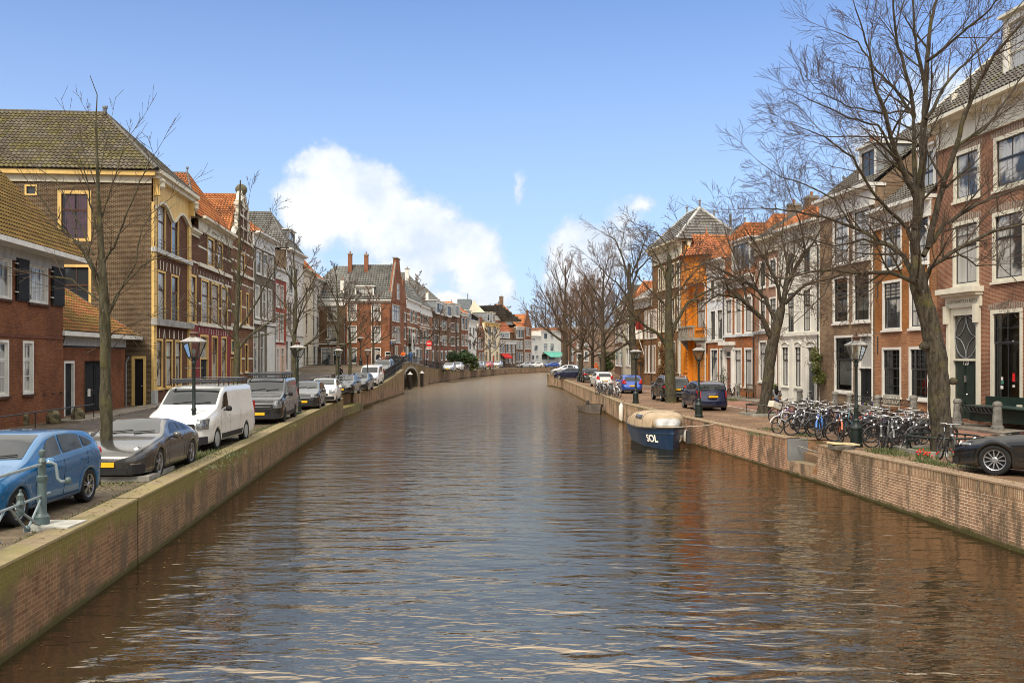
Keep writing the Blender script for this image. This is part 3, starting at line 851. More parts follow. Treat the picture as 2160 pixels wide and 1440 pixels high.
 if p.get('clear'):
  bk=MB();q=gl-1.1
  LE=ia-.85
  pbox(bk,pan,LE,ib+.4,ic-.3,id_+.2,q-.05,q,g('room',DARKROOM))
  for(x0,x1,y0,y1)in((LE,LE,ic-.3,id_+.2),(ib+.4,ib+.4,ic-.3,id_+.2)):
   bk.face([pan.pt(x0,y0,gl-.16),pan.pt(x0,y1,gl-.16),pan.pt(x0,y1,q),pan.pt(x0,y0,q)],DARKROOM)
  bk.face([pan.pt(LE,ic-.3,gl-.16),pan.pt(ib+.4,ic-.3,gl-.16),pan.pt(ib+.4,ic-.3,q),pan.pt(LE,ic-.3,q)],DARKROOM)
  bk.face([pan.pt(LE,id_+.2,gl-.16),pan.pt(ib+.4,id_+.2,gl-.16),pan.pt(ib+.4,id_+.2,q),pan.pt(LE,id_+.2,q)],DARKROOM)
  bk.build('room',wob,loc=root.location).location=(0,0,0)
 if cu:
  cm={'white':plain((.60,.59,.55),.9,.1,3,name='curtain'),'pink':plain((.55,.24,.30),.9,.15,3,name='curtain'),'blind':plain((.58,.56,.50),.9,.1,3,name='blind')}[cu]
  spans=g('cspan',((0,.26),(.74,1)));zf=g('czf',(0,1))
  cb=MB();nfold=40
  for(f0,f1)in spans:
   x0,x1=lerp(ia,ib,f0),lerp(ia,ib,f1)
   V=[];F=[]
   for i in range(nfold+1):
    x=lerp(x0,x1,i/nfold);q=gl-.14+(.028*math.sin(i*1.1)if cu!='blind' else 0)
    V+=[pan.pt(x,lerp(ic,id_,zf[0]),q),pan.pt(x,lerp(ic,id_,zf[1]),q)]
    if i:F.append((2*i-2,2*i,2*i+1,2*i-1))
   cb.mesh(V,F,cm)
  cb.build('curtain',wob,loc=root.location).location=(0,0,0)
 return wob
def tile_slope(mb,e0,e1,r0,r1,mat,tw=.25,th=.33,seg=5,amp=.028):
 e0,e1,r0,r1=map(Vector,(e0,e1,r0,r1))
 U=(e1-e0).normalized();V=(r0-e0);V=(V-U*V.dot(U));H=V.length;V.normalize()
 N=U.cross(V)
 if N.z<0:N=-N
 ul1=(r0-e0).dot(U);W=(e1-e0).length;ur1=(r1-e0).dot(U)
 rows=max(1,int(round(H/th)));th=H/rows
 for k in range(rows):
  v0,v1=k*th-.02,(k+1)*th
  f=(k+.5)/rows
  ua,ub=lerp(0,ul1,f),lerp(W,ur1,f)
  if ub-ua<.05:continue
  us=[ua];i=math.ceil(ua/(tw/seg));
  while i*tw/seg<ub-1e-4:
   if i*tw/seg>ua+1e-4:us.append(i*tw/seg)
   i+=1
  us.append(ub)
  VV=[];F=[];UVs=[]
  for j,u in enumerate(us):
   ph=(u/tw)%1.0
   wv=(math.sin(ph*2*math.pi)*.5+.5)**1.3*amp*2.6;uq=u/tw*.25
   a=e0+U*u+V*v0+N*(.055+wv);b=e0+U*u+V*v1+N*(.006+wv)
   c=e0+U*u+V*v0+N*(.0)
   VV+=[c,a,b];UVs+=[(uq,k*.33+.001),(uq,k*.33+.01),(uq,k*.33+.329)]
   if j:q=3*j;F+=[(q-3,q,q+1,q-2),(q-2,q+1,q+2,q-1)]
  mb.mesh(VV,F,mat,UVs)
def cornice(root,pan,z,mat=WHITE,u0=None,u1=None,h=.75,proj=.42,brackets=0,name='cornice',frieze=.07,o=0.0,returns=True):
 u0=0 if u0 is None else u0;u1=pan.w if u1 is None else u1
 mb=MB()
 pbox(mb,pan,u0,u1,z-h,z-.20,o-.05,o+frieze,mat)
 pbox(mb,pan,u0,u1,z-h-.06,z-h,o-.04,o+frieze+.06,mat)
 pbox(mb,pan,u0-.02,u1+.02,z-.26,z-.16,o-.04,o+proj*.62,mat)
 pbox(mb,pan,u0-.06,u1+.06,z-.16,z,o-.6,o+proj,mat)
 pbox(mb,pan,u0-.05,u1+.05,z,z+.035,o-.5,o+proj-.03,LEAD)
 for k in range(brackets):
  u=lerp(u0+.2,u1-.2,k/max(1,brackets-1))
  pbox(mb,pan,u-.07,u+.07,z-.52,z-.262,o+.0,o+proj*.6,mat)
 return mb.build(name,root,loc=root.location)
def band(mb,pan,z,h,proj,mat,u0=None,u1=None,o=0.0):
 pbox(mb,pan,0 if u0 is None else u0,pan.w if u1 is None else u1,z,z+h,o-.02,o+proj,mat)
def rays(mb,pan,p,mat,n_=5,h=.38,w_=.09,gap=.05):
 """alternate light wedge stones of a flat arch over an opening"""
 a,b=p['u0']-.12,p['u1']+.12;c=p['z1']+gap
 for i in range(n_):
  f=i/(n_-1)if n_>1 else .5
  u=lerp(a,b,f);lean=(f-.5)*.22
  q=[pan.pt(u-w_/2,c,.02),pan.pt(u+w_/2,c,.02),pan.pt(u+w_/2+lean,c+h,.02),pan.pt(u-w_/2+lean,c+h,.02)]
  mb.face(q,mat)
  mb.face([q[3],q[2],q[2]-Vector((pan.n.x,pan.n.y,0))*.03,q[3]-Vector((pan.n.x,pan.n.y,0))*.03],mat)
def lintels(root,pan,ops_,mat,*a):
 for p in ops_:
  mb=MB();rays(mb,pan,p,mat,*a);mb.build('lintel',root,loc=root.location)
def rails_at(root,pan,ops_,n_,dz,o):
 for p in ops_:
  mb=MB()
  for k in range(n_):mb.tube([pan.pt(p['u0']+.05,p['z0']+.3+k*dz,o),pan.pt(p['u1']-.05,p['z0']+.3+k*dz,o)],.018,BLACKM,4)
  mb.build('window_rail',root,loc=root.location)
def roof_hip_front(root,pan,z,rise,inset,depth,mat,over=.25,capm=None,seg=5,back=True,tw=.25,th=.33):
 """ridge runs back from the canal, hipped at the front"""
 w_=pan.w
 c0,c1=pan.pt(-over*.3,z,over),pan.pt(w_+over*.3,z,over)
 b0,b1=pan.pt(-over*.3,z,-depth),pan.pt(w_+over*.3,z,-depth)
 rf,rb=pan.pt(w_/2,z+rise,-inset),pan.pt(w_/2,z+rise,-depth+(inset if back else 0))
 mb=MB()
 tile_slope(mb,c0,c1,rf,rf,mat,seg=seg,tw=tw,th=th)
 tile_slope(mb,b0,c0,rb,rf,mat,seg=seg,tw=tw,th=th)
 tile_slope(mb,c1,b1,rf,rb,mat,seg=seg,tw=tw,th=th)
 mb.face([b1,b0,rb],mat)
 cm=capm or mat
 mb.tube([c0,rf],.11,cm,6);mb.tube([c1,rf],.11,cm,6);mb.tube([rf,rb],.12,cm,6)
 ro=mb.build('roof',root,loc=root.location,smooth=False)
 m2=MB();m2.lathe([(.06,0),(.06,.35),(.11,.36),(.11,.48),(0,.5)],LEAD,rf,8);m2.build('finial',ro,loc=root.location).location=(0,0,0)
 return ro
def roof_par(root,pan,z,rise,depth,mat,over=.25,sidem=None,seg=5,front=.5,tw=.25,th=.33,capm=None):
 """ridge parallel to the front wall"""
 w_=pan.w;rd=depth*front
 c0,c1=pan.pt(-.05,z,over),pan.pt(w_+.05,z,over)
 r0,r1=pan.pt(-.05,z+rise,-rd),pan.pt(w_+.05,z+rise,-rd)
 b0,b1=pan.pt(-.05,z,-depth),pan.pt(w_+.05,z,-depth)
 mb=MB()
 tile_slope(mb,c0,c1,r0,r1,mat,seg=seg,tw=tw,th=th)
 mb.face([b1,b0,r0,r1],mat,[(w_,0),(0,0),(0,4),(w_,4)])
 mb.tube([r0,r1],.11,capm or mat,6)
 ro=mb.build('roof',root,loc=root.location)
 if sidem:
  g_=MB()
  for u in(0.0,w_):
   P=[pan.pt(u,z-.02,0),pan.pt(u,z-.02,-depth),pan.pt(u,z+rise-.03,-rd)]
   g_.face(P,sidem,[(0,z),(depth,z),(rd,z+rise)])
  g_.build('gable_wall',root,loc=root.location)
 return ro
def sides(mb,pan,z0,z,depth,mat,left=True,right=True,back=True,top=False,o=0.0):
 w_=pan.w
 if left:mb.face([pan.pt(0,z0,-depth),pan.pt(0,z0,o),pan.pt(0,z,o),pan.pt(0,z,-depth)],mat,[(0,z0),(depth,z0),(depth,z),(0,z)])
 if right:mb.face([pan.pt(w_,z0,o),pan.pt(w_,z0,-depth),pan.pt(w_,z,-depth),pan.pt(w_,z,o)],mat,[(0,z0),(depth,z0),(depth,z),(0,z)])
 if back:mb.face([pan.pt(w_,z0,-depth),pan.pt(0,z0,-depth),pan.pt(0,z,-depth),pan.pt(w_,z,-depth)],mat,[(0,z0),(w_,z0),(w_,z),(0,z)])
 if top:mb.face([pan.pt(0,z,o),pan.pt(w_,z,o),pan.pt(w_,z,-depth),pan.pt(0,z,-depth)],LEAD)
def chimney(root,p,w_,d_,h,mat,pots=1,name='chimney',rz=0.0):
 mb=MB();p=Vector(p);M=Matrix.Rotation(rz,3,'Z')
 mb.box(p+Vector((0,0,h/2)),(w_/2,d_/2,h/2),mat,M)
 mb.box(p+Vector((0,0,h-.05)),(w_/2+.05,d_/2+.05,.08),STONE,M)
 for k in range(pots):
  q=p+M@Vector(((k-(pots-1)/2)*.35,0,h))
  mb.lathe([(.10,0),(.12,.05),(.09,.3),(.11,.34),(0,.35)],plain((.30,.13,.07),.8,name='clay'),q,8)
 return mb.build(name,root,loc=root.location)
def dormer(root,pan,u0,u1,z0,z1,o_front,back,mat=WHITE,st=None,roofm=None):
 """box dormer whose front stands at offset o_front and runs back to offset back"""
 mb=MB()
 p=dict(u0=u0+.12,u1=u1-.12,z0=z0+.1,z1=z1-.12,sill=False,proj=.01);p.update(st or{})
 wall(mb,pan,u0,u1,z0,z1,[p],mat,o=o_front,reveal=.1)
 for u,sg in((u0,-1),(u1,1)):
  mb.face([pan.pt(u,z0,o_front),pan.pt(u,z1,o_front),pan.pt(u,z1,back),pan.pt(u,z0,back)],LEAD if not roofm else mat)
 pbox(mb,pan,u0-.12,u1+.12,z1,z1+.12,back,o_front+.18,mat)
 d=mb.build('dormer',root,loc=root.location)
 w_=window(root,pan,p,o_front)
 w_.name='dormer_window'
 return d
def house(label,P0,P1,z0,eave,wm,op,depth=11,cat='house',name='canal_house',lr=(True,True),mats=None,sidem=None,group=None,o=0.0,reveal=.14,top=True,st=0):
 pan=Panel(P0,P1)
 root=thing(name,label,cat,(P0[0],P0[1],z0),group=group)
 mb=MB()
 wall(mb,pan,0,pan.w,z0-.6,eave,op,wm,reveal=reveal,mats=mats)
 sides(mb,pan,z0-.6,eave+st,depth,sidem or wm,lr[0],lr[1],top=top)
 mb.build('wall',root,loc=root.location)
 for p in op:window(root,pan,p)
 if rng.random()<.7:
  m_=rng.choice((BLACKM,LEAD,WHITE));dp=MB();u_=pan.w-.09
  dp.tube([pan.pt(u_,eave-.9,.25),pan.pt(u_,eave-1.2,.09),pan.pt(u_,z0,.09)],.045,m_,6);dp.build('drainpipe',root,loc=root.location)
 return root,pan
# the left bank
LX=lambda c,y:-.0934*y-c
BR_RED=brick((.20,.062,.028),(.27,.10,.048),(.20,.11,.07),seed=1,dirt=.25,bw=.21,bh=.06)
BR_BROWN=brick((.070,.036,.020),(.135,.075,.042),(.34,.28,.19),seed=2,dirt=.3,ms=.12)
BR_PURP=brick((.12,.045,.024),(.17,.070,.038),(.16,.10,.08),seed=3,dirt=.15)
BR_GREY=brick((.15,.12,.095),(.21,.17,.13),(.26,.23,.19),seed=4,dirt=.3)
BR_ORNG=brick((.34,.11,.035),(.42,.16,.06),(.28,.18,.11),seed=5,dirt=.2)
BR_SIDE=brick((.15,.10,.075),(.2,.14,.10),(.25,.21,.17),seed=6,dirt=.3)
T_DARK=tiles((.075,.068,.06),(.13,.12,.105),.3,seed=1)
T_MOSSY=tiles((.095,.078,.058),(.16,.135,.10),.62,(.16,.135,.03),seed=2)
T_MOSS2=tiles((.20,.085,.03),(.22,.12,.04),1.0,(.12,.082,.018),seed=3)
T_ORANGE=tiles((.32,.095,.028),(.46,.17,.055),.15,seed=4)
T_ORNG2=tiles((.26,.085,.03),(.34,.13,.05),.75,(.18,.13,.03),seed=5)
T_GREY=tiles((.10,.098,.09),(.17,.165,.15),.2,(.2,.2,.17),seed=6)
RED_P=plain((.20,.022,.018),.55,.1,2,dirt=.2,name='red_paint')
ORED_P=plain((.30,.045,.016),.55,.1,2,dirt=.2,name='orange_red_paint')
STW=plain((.62,.58,.48),.75,.1,3,dirt=.35,name='white_stone')
GREYP=plain((.36,.36,.35),.7,.1,3,dirt=.3,name='grey_plaster')
BLACKD=plain((.014,.014,.014),.62,.15,2,name='black_door')
# A: the red brick house with mossy roof
PA0,PA1=(LX(16.5,30),30.0),(LX(16.5,42.6),42.6)
pan=Panel(PA0,PA1)
wst=dict(sc=WHITE,fc=WHITE,fw=.11,sw=.07,mw=.035,sillm=plain((.07,.035,.025),.8,name='brick_sill'),glass=GLASSP)
O=ops(pan,z1m,[(-60,52),(138,202)],918,1242,170,nx=2,ny=(2,1),split=.34,**wst)
O+=ops(pan,z1m,[(-70,70),(172,290)],458,692,230,nx=4,ny=(1,1),split=0,**dict(wst,fw=.08))
O+=[dict(u0=pan.at(-160),u1=pan.at(-110),z0=O[0]['z0'],z1=O[0]['z1'],nx=2,ny=(2,1),split=.34,**wst)]
rt,pan=house('red brick house with black shutters and a moss-covered tiled roof',PA0,PA1,0,6.95,BR_RED,O,depth=9,name='brick_house',top=False)
zE=7.35
mb=MB()
pbox(mb,pan,-1,pan.w+.9,zE-.16,zE+.04,-.4,.85,WHITE)
pbox(mb,pan,-.5,pan.w,zE-.62,zE-.16,-.05,.05,GREYP)
mb.build('eaves',rt,loc=rt.location)
mb=MB()
tile_slope(mb,pan.pt(-1,zE+.02,.75),pan.pt(pan.w+.85,zE+.02,.75),pan.pt(-1,zE+5.6,-4.6),pan.pt(pan.w+.4,zE+5.6,-4.6),T_MOSS2,tw=.23,th=.3)
mb.face([pan.pt(pan.w,zE,.3),pan.pt(pan.w,zE,-9),pan.pt(pan.w,zE+5.4,-4.5)],BR_RED,[(0,0),(9,0),(4.5,5.4)])
mb.face([pan.pt(pan.w+.4,zE+5.6,-4.6),pan.pt(-1,zE+5.6,-4.6),pan.pt(-1,zE,-9.5),pan.pt(pan.w+.4,zE,-9.5)],T_MOSS2,[(0,0),(9,0),(9,5),(0,5)])
mb.tube([pan.pt(pan.w+.85,zE+.06,.75),pan.pt(pan.w+.4,zE+5.65,-4.6)],.09,T_MOSS2,6)
mb.build('roof',rt,loc=rt.location)
for(ua,ub)in((z1m.x(92),z1m.x(168)),(z1m.x(308),z1m.x(384))):
 u=pan.at(ua);u2=pan.at(ub);zt,zb=pan.z(z1m.x(230),z1m.y(445)),pan.z(z1m.x(230),z1m.y(690))
 mb=MB();w_=max(.62,u2-u)
 if u2>pan.w-.02:w_=min(w_,pan.w-u-.02)
 pbox(mb,pan,u,u+w_,zb,zt,.03,.08,BLACKD)
 for f0,f1 in((.05,.46),(.52,.95)):
  pbox(mb,pan,u+.09,u+w_-.09,lerp(zb,zt,f0),lerp(zb,zt,f1),.075,.10,BLACKD)
 for f in(.18,.85):pbox(mb,pan,u-.16,u+.1,lerp(zb,zt,f),lerp(zb,zt,f)+.04,.05,.11,WHITE)
 mb.build('shutter',rt,loc=rt.location)
mb=MB();band(mb,pan,pan.z(z1m.x(170),z1m.y(900)),.12,.03,plain((.13,.05,.03),.8,name='brick_band'))
for k in range(3):pbox(mb,pan,pan.w-2.2+k*.9,pan.w-2.15+k*.9,1.2,1.25,0,.12,BLACKM)
mb.build('brick_band',rt,loc=rt.location)
# B: low garage building with orange tiled roof
PB0,PB1=(LX(16.95,42.6),42.6),(LX(16.95,52.8),52.8)
pan=Panel(PB0,PB1)
O=ops(pan,z1m,[(388,450)],1040,1370,430,kind='door',dm=BLACKD,dfrac=1.0,fw=.12)
O+=ops(pan,z1m,[(510,668)],1036,1352,560,kind='door',dm=BLACKD,dfrac=1.0,fw=.03,fc=BR_RED,rec=.25)
rt,pan=house('low red brick garage with black double doors and an orange tiled lean-to roof',PB0,PB1,0,3.75,BR_RED,O,depth=7,cat='garage',name='garage',reveal=.3,top=False)
mb=MB();zE=4.02
pbox(mb,pan,-.1,pan.w+1.5,zE-.18,zE+.03,-.3,.55,WHITE);pbox(mb,pan,0,pan.w,zE-.62,zE-.18,-.04,.06,GREYP)
pbox(mb,pan,0,pan.w,zE-.70,zE-.62,-.04,.03,BLACKD)
mb.build('eaves',rt,loc=rt.location)
mb=MB()
tile_slope(mb,pan.pt(-.1,zE+.02,.5),pan.pt(pan.w+.9,zE+.02,.5),pan.pt(-.1,zE+3.2,-4.2),pan.pt(pan.w+.2,zE+3.2,-4.2),T_ORNG2,tw=.24,th=.32)
mb.tube([pan.pt(pan.w+.9,zE+.05,.5),pan.pt(pan.w+.2,zE+3.25,-4.2)],.09,T_DARK,6)
mb.build('roof',rt,loc=rt.location)
mb=MB();q=pan.at(z1m.x(384))
mb.tube([pan.pt(.25,zE-.2,.4),pan.pt(.2,zE-.5,.35),pan.pt(.12,zE-.8,.12),pan.pt(.12,.1,.12)],.05,BLACKM,8)
mb.build('drainpipe',rt,loc=rt.location)
mb=MB();u=pan.at(z1m.x(566));zz=pan.z(z1m.x(566),z1m.y(1255));pbox(mb,pan,u-.17,u+.17,zz,zz+.38,-.23,-.19,WHITE)
mb.build('notice_plate',rt,loc=rt.location)
# C: the tall corner house, brown flank and ochre front
PC0,PC1=(-21.0,54.4),(-21.8,63.1)
pan=Panel(PC0,PC1)
yst=dict(fc=OCHRE,sc=plain((.10,.045,.03),.5,name='brown_sash'),fw=.13,sillm=OCHRE)
C2=[(105,190),(245,322)]
OC=ops(pan,z2m,C2,335,840,150,nx=1,split=.35,**yst)
OC+=ops(pan,z2m,C2,1012,1480,150,nx=1,split=.36,**yst)
OC+=ops(pan,z3m,[(97,185),(215,300),(325,405)],632,1212,140,nx=1,split=.36,glass=GLASSP,**yst)
for p in OC[2:4]:p['z0']=pan.z(z3m.x(140),z3m.y(425))
rt,pan=house('tall corner house with dark brown flank and ochre-trimmed canal front',PC0,PC1,0,13.5,BR_PURP,OC,depth=.5,lr=(False,False),top=False)
mb=MB()
bk=Panel((-21.3,54.38),(-21.3-.001,63.2))
fl=Panel((-36.0,53.02),(-21.0,54.4))
OF=ops(fl,z1m,[(350,555)],5,312,450,nx=2,split=.36,fc=OCHRE,sc=plain((.10,.045,.03),.5,name='brown_sash'),fw=.2,clear=True,curtain='pink',cspan=((.08,.46),(.54,.92)),sill=False,room=plain((.10,.05,.05),.9,name='dim_room'))
OF+=ops(fl,z1m,[(370,555)],455,705,470,nx=2,split=.5,fc=OCHRE,sc=plain((.10,.045,.03),.5,name='brown_sash'),fw=.15,sill=False,glass=GLASS)
OF+=ops(fl,z1m,[(150,225)],-30,34,190,nx=1,split=0,fc=OCHRE,fw=.1,sill=False,glass=GLASS)
OF+=ops(fl,z1m,[(800,888)],1010,1312,840,kind='door',dm=BLACKD,fc=OCHRE,fw=.16,dfrac=1.0)
OF[-1]['z0']=0.02
m2=MB();wall(m2,fl,0,fl.w,-.6,13.0,OF,BR_BROWN)
m2.face([pan.pt(pan.w,0,0),pan.pt(pan.w,0,-15),pan.pt(pan.w,13,-15),pan.pt(pan.w,13,0)],BR_BROWN,[(0,0),(15,0),(15,13),(0,13)])
m2.face([fl.pt(0,13,0),fl.pt(0,13,-9),fl.pt(0,0,-9),fl.pt(0,0,0)],BR_BROWN)
m2.build('flank_wall',rt,loc=rt.location)
for p in OF:window(rt,fl,p)
mb=MB()
pbox(mb,fl,0,fl.w+.02,12.95,13.35,-.05,.10,CREAM);pbox(mb,fl,0,fl.w+.3,13.35,13.62,-.2,.40,OCHRE)
mb.build('flank_cornice',rt,loc=rt.location)
for u in(0,pan.w-.62):
 mb=MB()
 pbox(mb,pan,u,u+.62,.9,11.9,-.02,.14,OCHRE)
 pbox(mb,pan,u-.02,u+.64,-.1,.9,-.02,.20,GREYP)
 for k in range(14):pbox(mb,pan,u-.01,u+.63,1.5+k*.72,1.53+k*.72,.13,.148,plain((.35,.22,.08),.8,name='joint'))
 mb.build('corner_pier',rt,loc=rt.location)
mb=MB()
zq=pan.z(z2m.x(200),z2m.y(870));pbox(mb,pan,-.05,pan.w+.05,zq-.02,zq+.22,-.02,.24,plain((.50,.50,.47),.8,.1,dirt=.4,name='stone_course'))
zq=pan.z(z3m.x(250),z3m.y(475));pbox(mb,pan,-.05,pan.w+.1,zq-.10,zq+.30,-.02,.32,plain((.30,.29,.27),.8,.2,dirt=.5,name='old_course'))
mb.build('string_course',rt,loc=rt.location)
mb=MB()
ztop=13.45
N_=40
for k in range(N_):
 f0,f1=k/N_,(k+1)/N_
 e=lambda f:11.55-.28*math.cos(f*4*math.pi)-.15*math.exp(-((f-.5)/.1)**2)*1.5+.3
 P_=[pan.pt(f0*pan.w,e(f0)+.05,.10),pan.pt(f1*pan.w,e(f1)+.05,.10),pan.pt(f1*pan.w,ztop,.10),pan.pt(f0*pan.w,ztop,.10)]
 mb.face(P_,OCHRE);mb.face([pan.pt(f0*pan.w,e(f0)-.06,.19),pan.pt(f1*pan.w,e(f1)-.06,.19),pan.pt(f1*pan.w,e(f1)+.10,.19),pan.pt(f0*pan.w,e(f0)+.10,.19)],CREAM)
 mb.face([pan.pt(f0*pan.w,e(f0)+.10,.19),pan.pt(f1*pan.w,e(f1)+.10,.19),pan.pt(f1*pan.w,e(f1)+.10,0),pan.pt(f0*pan.w,e(f0)+.10,0)],CREAM)
 mb.face([pan.pt(f0*pan.w,e(f0)-.06,.19),pan.pt(f1*pan.w,e(f1)-.06,.19),pan.pt(f1*pan.w,e(f1)-.06,0),pan.pt(f0*pan.w,e(f0)-.06,0)],CREAM)
pbox(mb,pan,-.1,pan.w+.1,13.25,13.5,-.1,.42,CREAM);pbox(mb,pan,-.3,pan.w+.35,13.5,13.72,-.5,.62,CREAM)
for u in(.15,pan.w-.5):
 pbox(mb,pan,u,u+.35,12.3,13.3,.05,.42,OCHRE);mb.lathe([(.05,-.35),(.2,-.2),(.17,0),(.24,.15),(.1,.3),(0,.34)],CREAM,pan.pt(u+.17,13.0,.5),10)
mb.build('frieze',rt,loc=rt.location)
lintels(rt,pan,OC[2:4],CREAM,4,.55,.15)
lintels(rt,pan,OC[4:],CREAM,3,.55,.16)
rails_at(rt,pan,OC[:4],3,.22,.12)
mb=MB()
rC,rC2=Vector((-25.6,58.75,18.1)),Vector((-38,57.6,18.1))
e0,e1,e2,e3=Vector((-20.5,53.95,13.66)),Vector((-21.35,63.5,13.66)),Vector((-37,62.0,13.66)),Vector((-37,52.5,13.66))
tile_slope(mb,e3,e0,rC2+Vector((1,0,0)),rC,T_MOSSY,tw=.26,th=.34)
tile_slope(mb,e0,e1,rC,rC,T_DARK,tw=.26,th=.34)
mb.face([e1,e2,rC2,rC],T_DARK,[(0,0),(15,0),(15,6),(0,6)])
for a,b in((e0,rC),(e1,rC),(rC,rC2)):mb.tube([a+Vector((0,0,.06)),b+Vector((0,0,.06))],.13,T_DARK,6)
ro=mb.build('roof',rt,loc=rt.location)
m2=MB();m2.lathe([(.10,-.2),(.10,.35),(.16,.37),(.16,.5),(0,.52)],LEAD,rC,8);m2.build('roof_vent',ro,loc=rt.location).location=(0,0,0)
# D: striped brick house with red ground floor
SASHB=plain((.09,.04,.03),.5,name='brown_sash')
lineL=lambda y:-15.9-.0934*y if y<86 else-23.94-.0308*(y-86)
def LP(px):
 """where the left building line shows at column px (survey)"""
 r=(px-CX)/FPX
 y=15.9/(-r-.0934)
 if y>86:y=21.29/(-r-.0308)
 return(r*y,y)
P0,P1=LP(398.6),LP(488)
P0=(lineL(63.2),63.2)
pan=Panel(P0,P1)
st=dict(fc=OCHRE,sc=SASHB,fw=.16,sillm=STW)
OD=ops(pan,z2m,[(612,680),(712,768)],680,975,650,nx=1,split=.36,**st)
OD+=ops(pan,z2m,[(418,498)],1045,1480,450,nx=1,split=.36,**st)
OD+=ops(pan,z2m,[(548,628),(652,728),(752,818)],1100,1480,590,nx=1,split=.34,**st)
zb=pan.z(z3m.x(650),z3m.y(468))
for p in OD[2:]:p['z0']=zb
OD+=ops(pan,z3m,[(620,715),(755,828),(868,932)],585,1110,670,nx=1,split=.30,glass=GLASSP,**st)
OD[-3].update(kind='door',dm=BLACKD,dfrac=.62);
zst=pan.z(z3m.x(700),z3m.y(490))
for p in OD[-3:]:p['z0']=.35 if p.get('kind')!='door' else .05
rt,pan=house('striped brick house with a dark red ground floor and ochre window frames',P0,P1,0,11.9,BR_PURP,OD,depth=14,mats=[(zst,RED_P),(99,BR_PURP)],sidem=BR_SIDE,top=False)
uM=pan.at(z2m.x(520))
cornice(rt,pan,12.75,CREAM,uM,pan.w+.1,h=.95,proj=.55)
cornice(rt,pan,11.6,CREAM,0,uM-.02,h=.4,proj=.3,name='low_cornice')
mb=MB();pbox(mb,pan,uM,pan.w,11.6,12.5,-.3,0,BR_PURP);mb.build('attic_wall',rt,loc=rt.location)
lintels(rt,pan,OD[:6],STW,4,.42,.10)
lintels(rt,pan,OD[6:],STW,4,.42,.12)
mb=MB()
def stripes(mb,pan,ops_,z,mat,ua=0,h=.14,proj=.02):
 """a pale course that stops at the openings"""
 cuts=sorted((p['u0']-.02,p['u1']+.02)for p in ops_ if p['z0']<z+h and p['z1']>z)
 u=ua
 for a,b in cuts+[(pan.w,pan.w)]:
  if a-u>.05:pbox(mb,pan,u,a,z,z+h,-.01,proj,mat)
  u=max(u,b)
for zq in(OD[0]['z1']+.02,lerp(OD[0]['z0'],OD[0]['z1'],.48),OD[3]['z1']+.02,lerp(OD[3]['z0'],OD[3]['z1'],.42)):stripes(mb,pan,OD,zq,STW,uM)
for zq,hh in((OD[0]['z0']-.3,.26),(zst-.02,.26)):pbox(mb,pan,uM-.1,pan.w,zq,zq+hh,-.01,.14,STW)
pbox(mb,pan,0,uM,OD[0]['z0']-.2,OD[0]['z0']-.08,-.01,.05,STW)
mb.build('stone_band',rt,loc=rt.location)
roof_hip_front(rt,Panel(pan.pt(uM*.2,0),pan.pt(pan.w,0)),12.6,4.0,1.9,14,T_ORANGE,capm=T_DARK)
rails_at(rt,pan,OD[:6],3,.2,.10)
# E: stepped gable house with stone ball
P0,P1=LP(488),LP(533);pan=Panel(P0,P1)
st=dict(fc=OCHRE,sc=SASHB,fw=.14,sillm=STW)
BR_E=brick((.17,.07,.04),(.30,.12,.05),(.25,.17,.12),seed=9,dirt=.2)
OE=ops(pan,z4m,[(225,290)],905,1160,260,nx=1,split=.4,**st)
OE+=ops(pan,z5m,[(205,245),(305,345)],200,640,225,nx=1,split=.4,**st)
OE+=ops(pan,z5m,[(108,158)],850,1030,130,nx=1,split=0,**dict(st,glass=plain((.06,.16,.13),.4,name='green_pane')))
OE+=ops(pan,z5m,[(100,158)],1085,1330,130,kind='door',dm=plain((.25,.15,.05),.6,name='brown_door'),dfrac=1.0,fc=OCHRE)
OE+=ops(pan,z5m,[(210,245),(290,335)],900,1290,225,nx=1,split=.3,**st)
OE[-3]['z0']=.05
z_e=pan.z(z4m.x(250),z4m.y(760))
rt,pan=house('narrow striped house with a tall pale ornamental gable topped by a stone ball',P0,P1,0,z_e,BR_E,OE,depth=14,sidem=BR_SIDE,top=False)
mb=MB()
W_=pan.w;c=W_*.52;h0=z_e
apex=pan.z(z4m.x(250),z4m.y(160))
H_=apex-h0
prof=[(-.50,0),(-.50,.06),(-.42,.08),(-.36,.20),(-.27,.26),(-.27,.34),(-.24,.5),(-.20,.56),(-.20,.74),(-.22,.76),(-.22,.82),(-.15,.9),(-.07,.97),(0,1.0)]
poly=[(c+a*W_*.98,h0+b*H_)for a,b in prof]+[(c-a*W_*.98,h0+b*H_)for a,b in reversed(prof[:-1])]
mb.prism(poly,-.35,.02,BR_PURP,fn=lambda a,b,z:pan.pt(a,b,z))
g_=mb.build('gable',rt,loc=rt.location)
mb=MB()
for sgn in(1,-1):
 for(a0,b0),(a1,b1)in zip(prof,prof[1:]):
  p_,q_=pan.pt(c+sgn*a0*W_*.98,h0+b0*H_,-.1),pan.pt(c+sgn*a1*W_*.98,h0+b1*H_,-.1)
  mb.tube([p_,q_],.26,STW,6)
for f,hw in((.03,.48),(.30,.30),(.55,.25),(.78,.24)):pbox(mb,pan,c-hw*W_,c+hw*W_,h0+f*H_,h0+f*H_+.18,-.36,.12,STW)
mb.lathe([(.95,-.2),(1.0,0),(.95,.2)],STW,pan.pt(c,h0+.93*H_,-.15),12,M=Matrix.Rotation(R(90),3,'Y'))
for a in(-.2,0,.2):pbox(mb,pan,c+a*W_-.13,c+a*W_+.13,h0+.08*H_,h0+.9*H_ if a==0 else h0+.75*H_,0,.06,STW)
mb.build('gable_trim',g_,loc=rt.location).location=(0,0,0)
